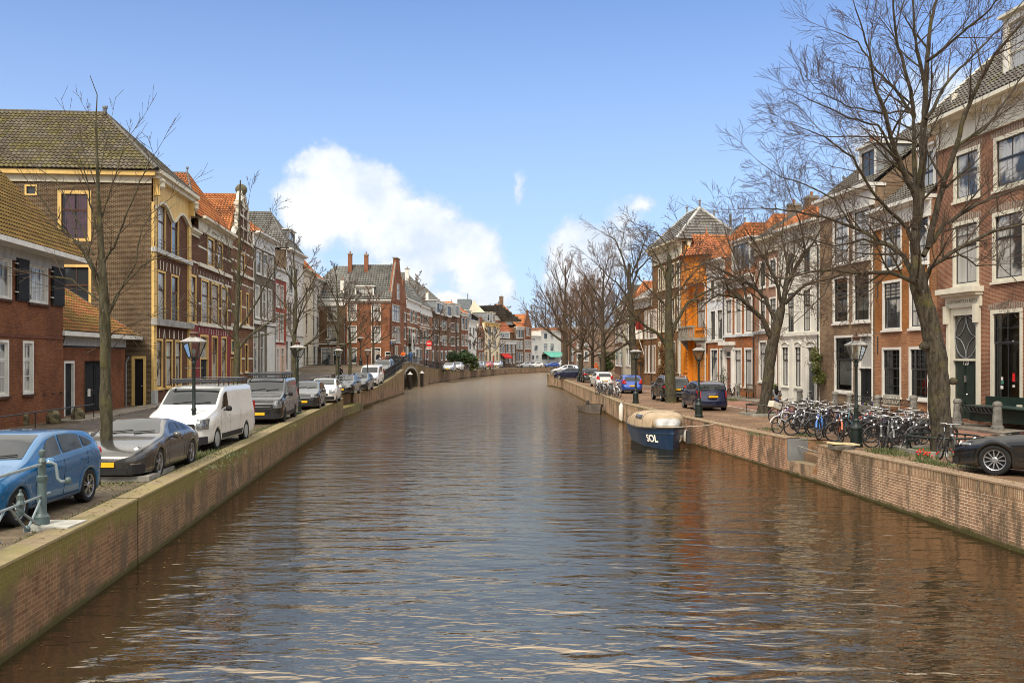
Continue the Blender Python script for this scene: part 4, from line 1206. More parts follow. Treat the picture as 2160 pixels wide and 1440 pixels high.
mb=MB();mb.lathe([(.30,0),(.30,.1),(.16,.2),(.16,.3),(.40,.48),(.52,.78),(.50,.98),(.36,1.2),(.12,1.32),(0,1.34)],plain((.12,.11,.07),.8,.2,name='old_stone'),pan.pt(c,apex-.1,-.15),14)
mb.build('stone_ball',g_,loc=rt.location,smooth=True).location=(0,0,0)
lintels(rt,pan,OE[:1]+OE[1:3]+OE[5:],STW,4,.4,.09)
mb=MB()
for zq in(OE[0]['z1']+.05,lerp(OE[0]['z0'],OE[0]['z1'],.4),lerp(OE[1]['z0'],OE[1]['z1'],.5),OE[1]['z1']+.5,lerp(OE[5]['z0'],OE[5]['z1'],.45)):stripes(mb,pan,OE,zq,STW)
for zq in(OE[0]['z0']-.35,OE[1]['z0']-.35):pbox(mb,pan,-.05,W_+.05,zq,zq+.25,-.01,.16,STW)
mb.build('stone_band',rt,loc=rt.location)
roof_hip_front(rt,pan,z_e,4.2,.4,14,T_ORANGE,over=-.4)
# F: grey brick house with big white cornice
P0,P1=LP(533),LP(579);pan=Panel(P0,P1)
st=dict(fc=WHITE,sc=WHITE,fw=.16)
OFF=ops(pan,z4m,[(442,515),(538,598),(615,668)],860,1180,480,nx=2,split=.45,**st)
OFF+=ops(pan,z5m,[(425,485),(520,575),(600,650)],130,565,455,nx=2,split=.45,**st)
OFF+=ops(pan,z5m,[(405,462),(488,545),(580,625)],740,1300,430,nx=1,split=.3,**st)
OFF[-1].update(kind='door',dm=BLACKD,dfrac=.62)
for p in OFF[-3:]:p['z0']=.35
rt,pan=house('grey brick house with white sashes, deep white cornice and dark tiled hip roof',P0,P1,0,14.2,BR_GREY,OFF,depth=15,sidem=BR_SIDE,top=False)
cornice(rt,pan,14.5,WHITE,h=1.35,proj=.7)
mb=MB();zq=OFF[3]['z0']-.6;pbox(mb,pan,0,pan.w,zq,zq+.35,-.01,.18,WHITE)
pbox(mb,pan,pan.w*.62,pan.w-.1,-.1,zq-.1,-.01,.06,WHITE)
mb.build('string_course',rt,loc=rt.location)
roof_hip_front(rt,pan,14.4,2.9,3.2,15,T_ORANGE,seg=4)
# G: low orange-red painted house
P0,P1=LP(579),LP(604);pan=Panel(P0,P1)
st=dict(fc=WHITE,sc=WHITE,fw=.14)
OG=ops(pan,z5m,[(702,748),(762,802)],115,420,725,nx=2,ny=(2,2),split=.45,**st)
OG+=ops(pan,z5m,[(688,738),(750,800)],490,875,712,nx=2,ny=(2,2),split=.42,**st)
OG+=ops(pan,z5m,[(660,700),(710,745)],955,1300,680,nx=1,split=.4,glass=GLASSW,**st)
OG+=ops(pan,z5m,[(770,805)],960,1330,788,kind='door',dm=plain((.35,.20,.10),.6,name='tan_door'),fc=STW)
zc=pan.z(z5m.x(760),z5m.y(75))
PKP=plain((.62,.42,.34),.7,.08,dirt=.2,name='pink_plaster')
rt,pan=house('narrow orange-red painted house with paired white windows',P0,P1,0,zc+.4,ORED_P,OG,depth=9,mats=[(OG[2]['z0']-.35,PKP),(99,ORED_P)],sidem=BR_SIDE,top=True)
cornice(rt,pan,zc+1.2,WHITE,h=1.1,proj=.35)
# H: tall white house
P0,P1=LP(604),LP(640);pan=Panel(P0,P1)
st=dict(fc=WHITE,sc=DKSASH,fw=.10)
OH=ops(pan,z4m,[(868,925),(945,985)],1060,1400,895,nx=2,split=.45,**st)
OH[0]['z0']=OH[1]['z0']=pan.z(z5m.x(880),z5m.y(240))
OH+=ops(pan,z5m,[(850,905),(922,965)],350,735,875,nx=2,split=.45,**st)
OH+=ops(pan,z5m,[(832,862),(888,922),(950,980)],860,1260,846,nx=1,split=.3,**st)
rt,pan=house('tall white plastered house with a grey dormer on its dark tiled roof',P0,P1,0,14.4,WHITE,OH,depth=15,sidem=BR_SIDE,top=False)
cornice(rt,pan,14.65,WHITE,h=.9,proj=.6)
mb=MB();pbox(mb,pan,0,pan.w,OH[2]['z0']-.5,OH[2]['z0']-.2,-.01,.15,WHITE);mb.build('string_course',rt,loc=rt.location)
roof_hip_front(rt,pan,14.6,4.6,2.8,17,T_GREY,seg=5,tw=.32,th=.40)
dormer(rt,pan,pan.w*.45,pan.w*.8,14.6,17.2,-.6,-3.5,st=dict(nx=2,split=0))
# I: white/cream pair with orange roofs
P0,P1=LP(640),LP(661);pan=Panel(P0,P1)
CRM=plain((.58,.52,.40),.7,.06,dirt=.3,name='cream_plaster')
OI=ops(pan,z5m,[(1032,1062),(1090,1118)],130,380,1045,nx=1,split=.45,fc=CRM,fw=.1)
OI+=ops(pan,z5m,[(1030,1060),(1090,1118)],480,780,1045,nx=1,split=.45,fc=CRM,fw=.1)
OI+=ops(pan,z5m,[(1060,1090),(1100,1130)],920,1200,1075,nx=1,split=.4,fc=CRM,fw=.1)
rt,pan=house('cream plastered house with orange tiled roof next to the tall white house',P0,P1,0,13.1,CRM,OI,depth=13,sidem=STW,top=False)
cornice(rt,pan,13.35,CREAM,h=.7,proj=.5)
roof_hip_front(rt,pan,13.3,3.6,2.6,13,T_ORANGE,seg=4)
P0,P1=LP(661),LP(683.5);pan=Panel(P0,P1)
OI=ops(pan,z5m,[(1178,1212),(1240,1272)],240,455,1195,nx=1,split=.4,fw=.1)
OI+=ops(pan,z5m,[(1175,1210),(1235,1270)],530,810,1195,nx=1,split=.4,fw=.1)
OI+=ops(pan,z5m,[(1155,1180),(1200,1225),(1245,1272)],930,1230,1165,nx=1,split=.4,fw=.1)
rt,pan=house('white plastered end house beside the side canal, with two wall lanterns',P0,P1,.4,12.6,WHITE,OI,depth=13,sidem=WHITE,top=False)
cornice(rt,pan,12.85,WHITE,h=.8,proj=.5)
roof_hip_front(rt,pan,12.8,2.6,2.2,13,T_ORANGE,seg=4)
mb=MB()
for u in(pan.w*.3,pan.w*.62):
 z_=OI[4]['z1']-.5
 mb.tube([pan.pt(u,z_,0),pan.pt(u,z_+.1,.35)],.03,BLACKM,5);mb.lathe([(.05,-.35),(.13,-.1),(.16,.1),(.05,.25),(0,.3)],BLACKM,pan.pt(u,z_,.38),6)
mb.build('wall_lantern',rt,loc=rt.location)
# the houses round the bend
BR_BN=brick((.26,.075,.032),(.34,.12,.055),(.26,.20,.16),seed=21,dirt=.35)
BR_DK=brick((.17,.085,.05),(.23,.13,.08),(.22,.18,.14),seed=22,dirt=.3)
BR_ST=brick((.33,.12,.07),(.40,.18,.11),(.30,.24,.19),seed=23,dirt=.2)
def RP(px,y):return((px-CX)/FPX*y,y)
P0,P1=RP(729,120),RP(824.5,120);pan=Panel(P0,P1);g0=1.6
O=ops(pan,z6m,[(350,458),(628,738)],562,748,400,nx=2,ny=(1,1),split=.4,fw=.08,sc=DKSASH)
O+=ops(pan,z6m,[(350,458),(628,738)],816,1004,400,nx=2,ny=(1,1),split=.4,fw=.08,sc=DKSASH)
O+=ops(pan,z6m,[(350,458),(628,738)],1070,1250,400,nx=2,ny=(1,1),split=0,fw=.08,sc=DKSASH)
O+=ops(pan,z6m,[(786,855)],1115,1252,820,kind='door',dm=plain((.20,.05,.035),.6,name='brown_red_door'),dfrac=.7)
rt,pan=house('brown brick corner house with a broad dark tiled roof and wide dormer',P0,P1,g0,10.1,BR_BN,O,depth=9,lr=(True,False),top=False,reveal=.1)
cornice(rt,pan,10.2,WHITE,h=.35,proj=.35)
sp=Panel((-15.52,120),(-14.92,129))
OS=ops(sp,z6m,[(872,962)],572,762,915,nx=3,ny=(1,1),split=.35,fw=.07)
OS+=ops(sp,z6m,[(872,962)],822,1008,915,nx=3,ny=(1,1),split=.35,fw=.07)
OS+=ops(sp,z6m,[(905,935)],1045,1250,915,nx=1,split=0,fw=.07)
m2=MB();wall(m2,sp,0,sp.w,g0-.6,10.1,OS,BR_BN)
m2.build('side_wall',rt,loc=rt.location)
for p in OS:window(rt,sp,p)
rz=15.0
m2=MB()
poly=[(-.1,10.05),(sp.w+.1,10.05),(sp.w*.64,rz+.3),(sp.w*.62,rz+.9),(sp.w*.38,rz+.9),(sp.w*.36,rz+.3)]
m2.prism(poly,-.4,.03,BR_BN,fn=lambda a,b,z:sp.pt(a,b,z))
for a,b in((poly[0],poly[5]),(poly[1],poly[2])):m2.tube([sp.pt(a[0],a[1],-.1),sp.pt(b[0],b[1],-.1)],.10,STONE,5)
pbox(m2,sp,sp.w*.36,sp.w*.64,rz+.85,rz+1.0,-.5,.12,STONE)
g_=m2.build('gable',rt,loc=rt.location)
q=dict(u0=sp.w*.40,u1=sp.w*.56,z0=sp.z(z6m.x(920),z6m.y(495)),z1=sp.z(z6m.x(920),z6m.y(322)),nx=1,split=.4,fw=.07,rec=-.06,proj=.12)
window(rt,sp,q)
mb=MB();tile_slope(mb,pan.pt(-.1,10.2,.3),pan.pt(pan.w,10.2,.3),pan.pt(-.1,rz,-4.6),pan.pt(pan.w,rz,-4.6),T_GREY,tw=.34,th=.42,seg=5,amp=.045)
mb.face([pan.pt(pan.w,10.1,-9),pan.pt(0,10.1,-9),pan.pt(0,rz,-4.6),pan.pt(pan.w,rz,-4.6)],T_GREY)
mb.tube([pan.pt(-.1,rz,-4.6),pan.pt(pan.w,rz,-4.6)],.14,T_DARK,6)
mb.face([pan.pt(0,10.1,0),pan.pt(0,10.1,-9),pan.pt(0,rz,-4.6)],BR_BN)
mb.build('roof',rt,loc=rt.location)
chimney(rt,pan.pt(pan.at(z6m.x(320)),13.9,-3.8),.5,.6,2.6,BR_BN)
chimney(rt,pan.pt(pan.at(z6m.x(515)),13.9,-3.8),.5,.6,2.5,BR_BN)
dormer(rt,pan,pan.at(z6m.x(430)),pan.at(z6m.x(655)),pan.z(z6m.x(540),z6m.y(462)),pan.z(z6m.x(540),z6m.y(355)),-.25,-3.6,st=dict(nx=4,split=0,fw=.08))
P0,P1=RP(672,121),RP(728.6,121);pan=Panel(P0,P1)
O=ops(pan,z6m,[(115,228)],578,752,170,nx=2,split=.35,fw=.08)
O+=ops(pan,z6m,[(115,228)],806,1004,170,nx=2,split=.35,fw=.08)
O+=ops(pan,z6m,[(42,160)],1070,1275,100,nx=2,split=.3,fw=.08,glass=GLASSP)
O+=ops(pan,z6m,[(176,268)],1070,1280,220,kind='door',dm=BLACKD,dfrac=.6)
rt,pan=house('low brown brick house left of the corner house with the broad roof',P0,P1,g0,10.0,BR_DK,O,depth=9,top=False,reveal=.1)
cornice(rt,pan,10.35,WHITE,h=.85,proj=.3)
roof_par(rt,pan,10.2,2.9,9,T_GREY,seg=4,tw=.34,th=.42)
mb=MB();pbox(mb,pan,0,pan.w,pan.z(z6m.x(170),z6m.y(1032)),pan.z(z6m.x(170),z6m.y(1022)),-.02,.1,WHITE);mb.build('string_course',rt,loc=rt.location)
chimney(rt,pan.pt(pan.w*.82,11.2,-1.4),.5,.5,1.8,WHITE)
FAR=[(845,133),(857,140),(885,155),(912,172),(962,200),(975,206),(990,213),(1007,220),(1022,227),(1053,240),(1088,250),(1106,256),(1121,262),(1150,270),(1180,277),(1240,290),(1320,300)]
def FP(px):
 y=interp(FAR,px);return((px-CX)/FPX*y,y)
def farhouse(label,xa,xb,ytop,rows,wm,base=None,roof=None,co=WHITE,mats_px=None,depth=11,sidem=None,ch=.7,name='canal_house',corn=True,xt=None):
 P0,P1=FP(xa),FP(xb);pan=Panel(P0,P1);g=interp(TOP_L,P0[1])if base is None else base
 O=[]
 for zm,cols,yt,yb,kw in rows:
  kw=dict(kw);kw.setdefault('fw',.12);kw.setdefault('mw',.05);kw.setdefault('sw',.07);kw.setdefault('nx',1)
  O+=ops(pan,zm,cols,yt,yb,**kw)
 for p in O:p['z0']=max(p['z0'],g+.05)
 e=pan.z(xt or(xa+xb)/2,ytop)
 mats=None
 if mats_px:mats=[(pan.z((xa+xb)/2,yy),m_)for yy,m_ in mats_px]
 rt,pan=house(label,P0,P1,g,e-.1,wm,O,depth=depth,mats=mats,sidem=sidem,top=False,reveal=.1,name=name)
 if corn:cornice(rt,pan,e+.1,co,h=ch,proj=.4)
 return rt,pan,e,O
g1=dict()
P0,P1=FP(845.5),FP(857)
rt,pan,e,O=farhouse('very narrow brick house with an orange roof behind the corner gable',845.5,857,640,[(z7m,[(132,155)],590,712,g1),(z7m,[(108,155)],775,930,g1),(z7m,[(118,158)],1005,1180,g1)],BR_BN,corn=False)
mb=MB();mb.prism([(0,e-.1),(pan.w,e-.1),(pan.w*.65,e+3.5),(pan.w*.35,e+3.5)],-.3,.02,BR_BN,fn=lambda a,b,z:pan.pt(a,b,z));mb.build('gable',rt,loc=rt.location)
mb=MB();tile_slope(mb,pan.pt(0,e,-.3),pan.pt(0,e,-4),pan.pt(pan.w/2,e+4,-.3),pan.pt(pan.w/2,e+4,-4),T_ORANGE,tw=.4,th=.5,seg=4);tile_slope(mb,pan.pt(pan.w,e,-4),pan.pt(pan.w,e,-.3),pan.pt(pan.w/2,e+4,-4),pan.pt(pan.w/2,e+4,-.3),T_ORANGE,tw=.4,th=.5,seg=3);mb.build('roof',rt,loc=rt.location)
rt,pan,e,O=farhouse('striped pink brick house with white cornice and white shop front near the bridge',857,885,636.5,[(z7m,[(212,245),(266,297)],565,722,g1),(z7m,[(192,215),(236,262),(284,308)],790,980,g1),(z7m,[(190,232),(246,275),(285,318)],1045,1190,g1)],BR_ST,mats_px=[(731,WHITE),(0,BR_ST)][:1]+[(-900,BR_ST)],ch=1.4)
mb=MB()
for yy in(632,704,795,880):zz=pan.z(868,z7m.y(yy));stripes(mb,pan,O,zz,STW,0,.2)
mb.build('stone_band',rt,loc=rt.location)
roof_hip_front(rt,pan,e,5.6,3.4,16,T_GREY,seg=3,tw=.5,th=.6)
rt,pan,e,O=farhouse('striped pink brick house with grey bicycle shop front, right of its twin',885,912,650,[(z7m,[(342,372),(384,410),(420,448)],615,745,g1),(z7m,[(336,360),(380,410),(418,445)],800,975,g1),(z7m,[(330,360),(400,440)],1050,1190,g1)],BR_ST,ch=1.3)
mb=MB()
for yy in(795,880):zz=pan.z(898,z7m.y(yy));stripes(mb,pan,O,zz,STW,0,.2)
mb.build('stone_band',rt,loc=rt.location)
roof_hip_front(rt,pan,e,4.8,3.4,14,T_GREY,seg=3,tw=.5,th=.6)
rt,pan,e,O=farhouse('long brown brick apartment house with three white top-floor bay windows',912,962,652,[(z7m,[(512,568),(618,672),(724,776)],675,800,dict(nx=2)),(z7m,[(512,568),(618,672),(724,776)],870,1000,dict(nx=2)),(z7m,[(484,496),(592,606),(698,710)],690,750,g1),(z7m,[(484,496),(592,606),(698,710)],880,945,g1),(z7m,[(486,508),(540,562),(598,620),(650,672),(702,724),(750,770)],1090,1200,g1)],brick((.19,.09,.055),(.25,.13,.085),(.22,.17,.13),seed=31,dirt=.25),corn=False,depth=14)
for(a,b)in((452,590),(590,692),(692,795)):
 ua,ub=pan.at(z7m.x(a+30)),pan.at(z7m.x(b-8))
 dormer(rt,pan,ua,ub,pan.z(z7m.x((a+b)/2),z7m.y(620 if a<500 else 650)),pan.z(z7m.x((a+b)/2),z7m.y(455 if a<500 else 490)),.9,-3,st=dict(nx=3,split=0,fw=.3,mw=.2))
mb=MB()
for p in O[-6:]:
 c_=(p['u0']+p['u1'])/2;w_=(p['u1']-p['u0'])/2+.25
 mb.prism([(c_+w_*math.cos(t_*math.pi/8),p['z1']+.3+1.1*math.sin(t_*math.pi/8))for t_ in range(9)],0.005,.03,plain((.20,.05,.03),.8,name='arch_brick'),fn=lambda a,b,z:pan.pt(a,b,z))
 pbox(mb,pan,c_-w_,c_+w_,p['z1']+.05,p['z1']+.3,0,.06,WHITE)
mb.build('arch_head',rt,loc=rt.location)
roof_hip_front(rt,Panel(pan.pt(0,0),pan.pt(pan.w*.4,0)),e+.4,6.2,6,14,T_GREY,seg=3,tw=.5,th=.6,over=-1)
for f0,f1,rr in((.36,.72,5.4),(.66,.98,4.9)):
 r2=roof_hip_front(rt,Panel(pan.pt(pan.w*f0,0),pan.pt(pan.w*f1,0)),e+.4,rr,6,14,T_GREY,seg=3,tw=.5,th=.6,over=-1)
chimney(rt,pan.pt(-pan.w*.12,e+.5,-4),.7,.7,6.0,WHITE,name='white_flue');chimney(rt,pan.pt(pan.w*-.02+.6,e-1,-1),.5,.5,3.6,WHITE,name='white_flue')
farhouse('dark narrow brick house squeezed beside the apartment house',962,971.5,655,[(z7m,[(800,822)],730,835,g1),(z7m,[(805,824)],900,1010,g1),(z7m,[(805,825)],1080,1190,g1)],BR_DK)
rt,pan,e,O=farhouse('narrow brown brick house with tall paired white windows and an orange roof',971.5,988,661,[(z7m,[(862,895),(905,938)],655,808,g1),(z7m,[(862,892),(902,936)],870,1015,g1),(z7m,[(855,895)],1065,1180,g1)],BR_BN)
roof_hip_front(rt,pan,e,2.6,3,12,T_ORANGE,seg=3,tw=.5,th=.6)
rt,pan,e,O=farhouse('narrow white plastered house beside the dark neck-gabled one',988,1006.5,677,[(z8m,[(78,108),(140,168)],555,705,g1),(z8m,[(72,110),(136,176)],765,935,g1),(z8m,[(70,110),(145,170)],1000,1130,g1)],WHITE)
dormer(rt,pan,pan.w*.1,pan.w*.8,e+.2,e+2.4,-1,-4,st=dict(nx=3,split=0,fw=.15))
mb=MB();pbox(mb,pan,0,pan.w,e+.1,e+.5,-10,-.5,LEAD);mb.build('flat_roof',rt,loc=rt.location)
P0,P1=((992-CX)/FPX*236,236),((1028-CX)/FPX*236,236);p2=Panel(P0,P1)
rt,pan=house('tall cream gabled house standing behind the canal houses',P0,P1,0,13.5,CREAM,[],depth=14,top=False)
ap=p2.z(1000,z8m.y(112));mb=MB()
mb.prism([(-1.6,12.0),(pan.w+1.5,12.0),(pan.w*.30,ap-.5),(pan.w*.30,ap),(pan.w*.14,ap),(pan.w*.14,ap-.5)],-.4,.05,CREAM,fn=lambda a,b,z:pan.pt(a,b,z));mb.build('gable',rt,loc=rt.location)
mb=MB();mb.face([pan.pt(pan.w*.22,ap-.6,-.4),pan.pt(pan.w*.22,ap-.6,-14),pan.pt(pan.w+1.8,12,-14),pan.pt(pan.w+1.8,12,-.4)],T_DARK,[(0,0),(14,0),(14,12),(0,12)])
mb.face([pan.pt(pan.w*.22,ap-.6,-.4),pan.pt(pan.w*.22,ap-.6,-14),pan.pt(-1.8,12,-14),pan.pt(-1.8,12,-.4)],T_DARK,[(0,0),(14,0),(14,12),(0,12)])
tile_slope(mb,pan.pt(pan.w*1.0,12,-14),pan.pt(pan.w*1.0+9,12,-6),pan.pt(pan.w*.22,ap-.6,-14),pan.pt(pan.w*.22+6.5,ap-.6,-8),T_DARK,tw=.6,th=.7,seg=2)
mb.build('roof',rt,loc=rt.location)
rt,pan,e,O=farhouse('small brown brick house with a dark bell-shaped neck gable',1006.5,1022,702,[(z8m,[(252,290)],548,680,g1),(z8m,[(225,262),(270,308)],735,935,g1),(z8m,[(238,275),(290,325)],985,1140,g1)],BR_BN,corn=False)
O0=O[0]
prof=[(-.5,0),(-.46,.18),(-.36,.30),(-.24,.42),(-.18,.58),(-.17,.92),(-.20,.93),(-.20,1.0)]
hh=pan.z(1013,z8m.y(385))-(e-.1)
mb=MB();mb.prism([(pan.w*(.5+a),e-.1+b*hh)for a,b in prof]+[(pan.w*(.5-a),e-.1+b*hh)for a,b in reversed(prof)],-.3,.02,BR_BN,fn=lambda a,b,z:pan.pt(a,b,z))
g_=mb.build('gable',rt,loc=rt.location);mb=MB()
for sg in(1,-1):
 for(a0,b0),(a1,b1)in zip(prof,prof[1:]):mb.tube([pan.pt(pan.w*(.5+sg*a0),e-.1+b0*hh,-.1),pan.pt(pan.w*(.5+sg*a1),e-.1+b1*hh,-.1)],.12,LEAD,5)
mb.build('gable_trim',g_,loc=rt.location)
rt,pan,e,O=farhouse('cream painted house with an ornate ochre cornice, two small dormers and a red door',1022,1053.5,682,[(z8m,[(400,445),(492,530)],552,695,dict(nx=2,fw=.03)),(z8m,[(398,440),(484,528)],768,915,dict(nx=2,fw=.03)),(z8m,[(362,385),(412,435),(532,560)],965,1130,dict(fc=OCHRE))],plain((.68,.58,.40),.7,.06,dirt=.3,name='warm_cream_plaster'),co=OCHRE,ch=.9)
O_=ops(pan,z8m,[(468,500)],1030,1140,484,kind='door',dm=plain((.50,.07,.02),.5,name='red_door'),dfrac=1.0,rec=-.05,proj=.12)
O_[0]['z0']=.05;window(rt,pan,O_[0])
for a,b in((392,440),(480,530)):dormer(rt,pan,pan.at(z8m.x(a)),pan.at(z8m.x(b)),e+.3,pan.z(z8m.x(a),z8m.y(312)),-.2,-4,mat=CREAM,st=dict(nx=1,split=.5,fw=.3))
roof_par(rt,pan,e,2.2,7,T_DARK,seg=3,tw=.5,th=.6)
rt,pan,e,O=farhouse('low brown house with a red awning, white top windows and a steep red roof',1053.5,1088.5,718,[(z8m,[(595,628),(640,680),(700,735),(745,782),(810,845)],830,988,g1),(z8m,[(600,640),(690,730),(755,785),(820,840)],1015,1160,g1)],BR_DK,ch=1.0)
zt=pan.z(1066,z8m.y(640));ua,ub=0.3,pan.at(z8m.x(775))
dormer(rt,pan,ua,ub,pan.z(1066,z8m.y(745)),zt,-.2,-4,st=dict(nx=5,split=0,fw=.25,mw=.2))
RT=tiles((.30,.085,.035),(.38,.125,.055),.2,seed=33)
mb=MB();e1=pan.z(1075,716)
tile_slope(mb,pan.pt(0,e+2.2,-.6),pan.pt(pan.w,e+2.2,-.6),pan.pt(-1.5,pan.z(1066,z8m.y(335)),-5),pan.pt(pan.w,pan.z(1066,z8m.y(335)),-5),RT,tw=.5,th=.6,seg=3)
mb.face([pan.pt(pan.w,e,-.3),pan.pt(pan.w,e,-9),pan.pt(pan.w,pan.z(1066,z8m.y(345)),-5)],BR_DK)
pbox(mb,pan,0,pan.w,e+.1,e+2.4,-4,-.8,BR_DK)
rr=mb.build('roof',rt,loc=rt.location)
mb=MB();q0=pan.at(z8m.x(645));mb.face([pan.pt(q0,0,0)]*0 or[pan.pt(q0,e+5.2,-1.9),pan.pt(q0+3.2,e+5.2,-1.9),pan.pt(q0+3.0,e+6.6,-2.9),pan.pt(q0,e+6.6,-2.9)],GLASSW);mb.build('skylight',rr,loc=rt.location)
mb=MB();za=pan.z(1062,z8m.y(1005));ub=pan.at(z8m.x(735));mb.face([pan.pt(0.3,za,.05),pan.pt(ub,za,.05),pan.pt(ub,za-.9,1.3),pan.pt(.3,za-.9,1.3)],plain((.50,.025,.02),.7,name='red_canvas'));mb.face([pan.pt(0.3,za-.9,1.3),pan.pt(ub,za-.9,1.3),pan.pt(ub,za-1.2,1.3),pan.pt(.3,za-1.2,1.3)],plain((.50,.025,.02),.7,name='red_canvas'));mb.build('awning',rt,loc=rt.location)
rt,pan,e,O=farhouse('grey-brown brick house with white sash windows and a white dormer',1088.5,1105.5,690,[(z8m,[(868,897),(907,940),(948,985)],595,738,g1),(z8m,[(868,897),(907,940),(948,985)],785,920,g1),(z8m,[(868,900),(912,945),(950,980)],980,1140,g1)],BR_DK)
roof_par(rt,pan,e,6.2,12,T_ORANGE,seg=3,tw=.5,th=.6)
dormer(rt,pan,pan.w*.1,pan.w*.75,e+.6,e+2.6,-1.0,-4,st=dict(nx=2,split=0,fw=.3,glass=GLASSW))
chimney(rt,pan.pt(-pan.w*.1,e+4,-4),1.1,1.1,4.2,BR_DK)
rt,pan,e,O=farhouse('brown brick house with a pointed gable beside the white houses',1105.5,1121,683,[(z8m,[(1040,1065),(1078,1105)],560,700,g1),(z8m,[(1022,1048),(1058,1082),(1092,1118)],770,925,g1),(z8m,[(1022,1045),(1050,1078),(1088,1115)],990,1140,g1)],BR_BN,corn=False)
mb=MB();ap=pan.z(1113,z8m.y(275));mb.prism([(0,e-.1),(pan.w,e-.1),(pan.w*.6,ap-1),(pan.w*.6,ap),(pan.w*.36,ap),(pan.w*.36,ap-1)],-.3,.02,BR_BN,fn=lambda a,b,z:pan.pt(a,b,z));mb.build('gable',rt,loc=rt.location)
mb=MB();mb.face([pan.pt(pan.w/2,ap-1,-.3),pan.pt(pan.w/2,ap-1,-12),pan.pt(0,e,-12),pan.pt(0,e,-.3)],T_ORANGE,[(0,0),(12,0),(12,6),(0,6)]);mb.face([pan.pt(pan.w/2,ap-1,-.3),pan.pt(pan.w/2,ap-1,-12),pan.pt(pan.w,e,-12),pan.pt(pan.w,e,-.3)],T_ORANGE,[(0,0),(12,0),(12,6),(0,6)]);mb.build('roof',rt,loc=rt.location)
farhouse('low white plastered house with a small crossbar window, left of the green awning',1121,1141,709,[(z8m,[(1175,1235)],865,965,dict(nx=2)),(z8m,[(1135,1195)],705,785,dict(nx=2,fw=.2)),(z8m,[(1135,1180),(1200,1250)],1025,1115,g1)],WHITE)
rt,pan,e,O=farhouse('white corner house with dark windows above a green shop awning',1141,1184,698,[(z8m,[(1340,1395),(1448,1500)],665,755,dict(fw=.05)),(z8m,[(1335,1400),(1445,1505)],835,955,dict(fw=.05)),(z8m,[(1300,1400),(1420,1520)],1010,1110,dict(fw=.05,glass=plain((.02,.035,.025),.3,name='dark_shop')))],WHITE)
mb=MB();za=pan.z(1165,z8m.y(975));mb.face([pan.pt(1,za,.05),pan.pt(pan.w-.5,za,.05),pan.pt(pan.w-.5,za-1.5,2.6),pan.pt(1,za-1.5,2.6)],plain((.10,.34,.26),.7,name='green_canvas'));mb.build('awning',rt,loc=rt.location)
farhouse('grey-white house behind the tree trunks at the end of the canal',1184,1215,690,[(PXm,[(1189,1195),(1203,1210)],702,722,dict(fw=.2)),(PXm,[(1189,1195),(1203,1210)],735,762,dict(fw=.2))],BR_ST)
farhouse('pinkish brick house with large white windows behind the quay trees',1215,1296,690,[(r1m,[(205,250),(290,340),(370,400)],1015,1075,dict(nx=2,fw=.3)),(r1m,[(205,250),(290,340),(370,400)],1105,1225,dict(nx=2,fw=.3))],brick((.34,.20,.15),(.40,.26,.20),(.35,.3,.26),seed=35,dirt=.2))
rt=thing('office_block','grey flat-roofed block showing above the far canal houses','building',((977-CX)/FPX*260,260,0))
mb=MB();mb.box(((979-CX)/FPX*260,264,9.3),(1.9,4,9.6),plain((.16,.18,.19),.6,.15,name='grey_cladding'));mb.tube([((986-CX)/FPX*260,262,18),((986-CX)/FPX*260,262,20.5)],.12,BLACKM,5);mb.build('block',rt,loc=rt.location)
# the right bank (image left to right: far to near)
RC=24.9
def QP(px):
 r=(px-CX)/FPX
 y=RC/(r+.12);return(r*y,y)
BR_R1=brick((.23,.072,.035),(.31,.12,.065),(.45,.36,.28),seed=41,dirt=.12,bw=.20,bh=.055,ms=.14)
BR_R2=brick((.36,.14,.065),(.45,.21,.11),(.42,.34,.26),seed=42,dirt=.15)
BR_R2O=brick((.36,.125,.03),(.44,.17,.045),(.32,.2,.12),seed=43,dirt=.15)
BR_R3=brick((.22,.14,.095),(.32,.20,.13),(.36,.31,.25),seed=44,dirt=.25)
BR_R5=brick((.38,.19,.14),(.46,.26,.19),(.46,.38,.31),seed=45,dirt=.15)
BR_R6=brick((.38,.115,.035),(.45,.155,.055),(.34,.24,.17),seed=46,dirt=.15)
ORP=plain((.62,.21,.02),.55,.08,2,dirt=.12,name='orange_paint')
BR_BIG=brick((.21,.09,.035),(.29,.14,.06),(.26,.2,.14),seed=47,dirt=.25)
P0,P1=(19.75,43.35),(20.62,35.0);pan=Panel(P0,P1)
st=dict(fw=.16,sc=DKSASH,fc=plain((.58,.55,.45),.5,.06,dirt=.15,name='ivory_paint'))
O=ops(pan,r6m,[(246,438),(535,790)],820,1250,440,nx=2,ny=(1,1),split=.42,**st)
for p in O:p['z1']-=.15
O[0]['z0'],O[0]['z1']=pan.z(r6m.x(340),r6m.y(1235)),pan.z(r6m.x(340),r6m.y(872))
O[1]['z0'],O[1]['z1']=O[0]['z0'],O[0]['z1']
W1z0,W1z1=pan.z(r7m.x(280),r7m.y(470)),pan.z(r7m.x(280),r7m.y(72))
O+=ops(pan,r7m,[(203,362),(442,640)],72,470,280,nx=2,ny=(1,2),split=.36,**st)
for p in O[2:]:p['z0'],p['z1']=W1z0,W1z1
O+=ops(pan,r7m,[(432,626)],610,1185,530,nx=2,ny=(1,2),split=.34,clear=True,**st)
O[-1].update(room=plain((.28,.17,.05),.8,.3,1,name='ochre_room'),curtain='white',cspan=((.02,.12),))
O+=ops(pan,r7m,[(178,372)],600,1190,275,kind='door',dfrac=.56,fw=.34,dm=DKGREEN,fc=st['fc'],fan=True,glass=plain((.05,.05,.045),.12,.1,name='dark_glass'))
O[-1]['z0']=.12
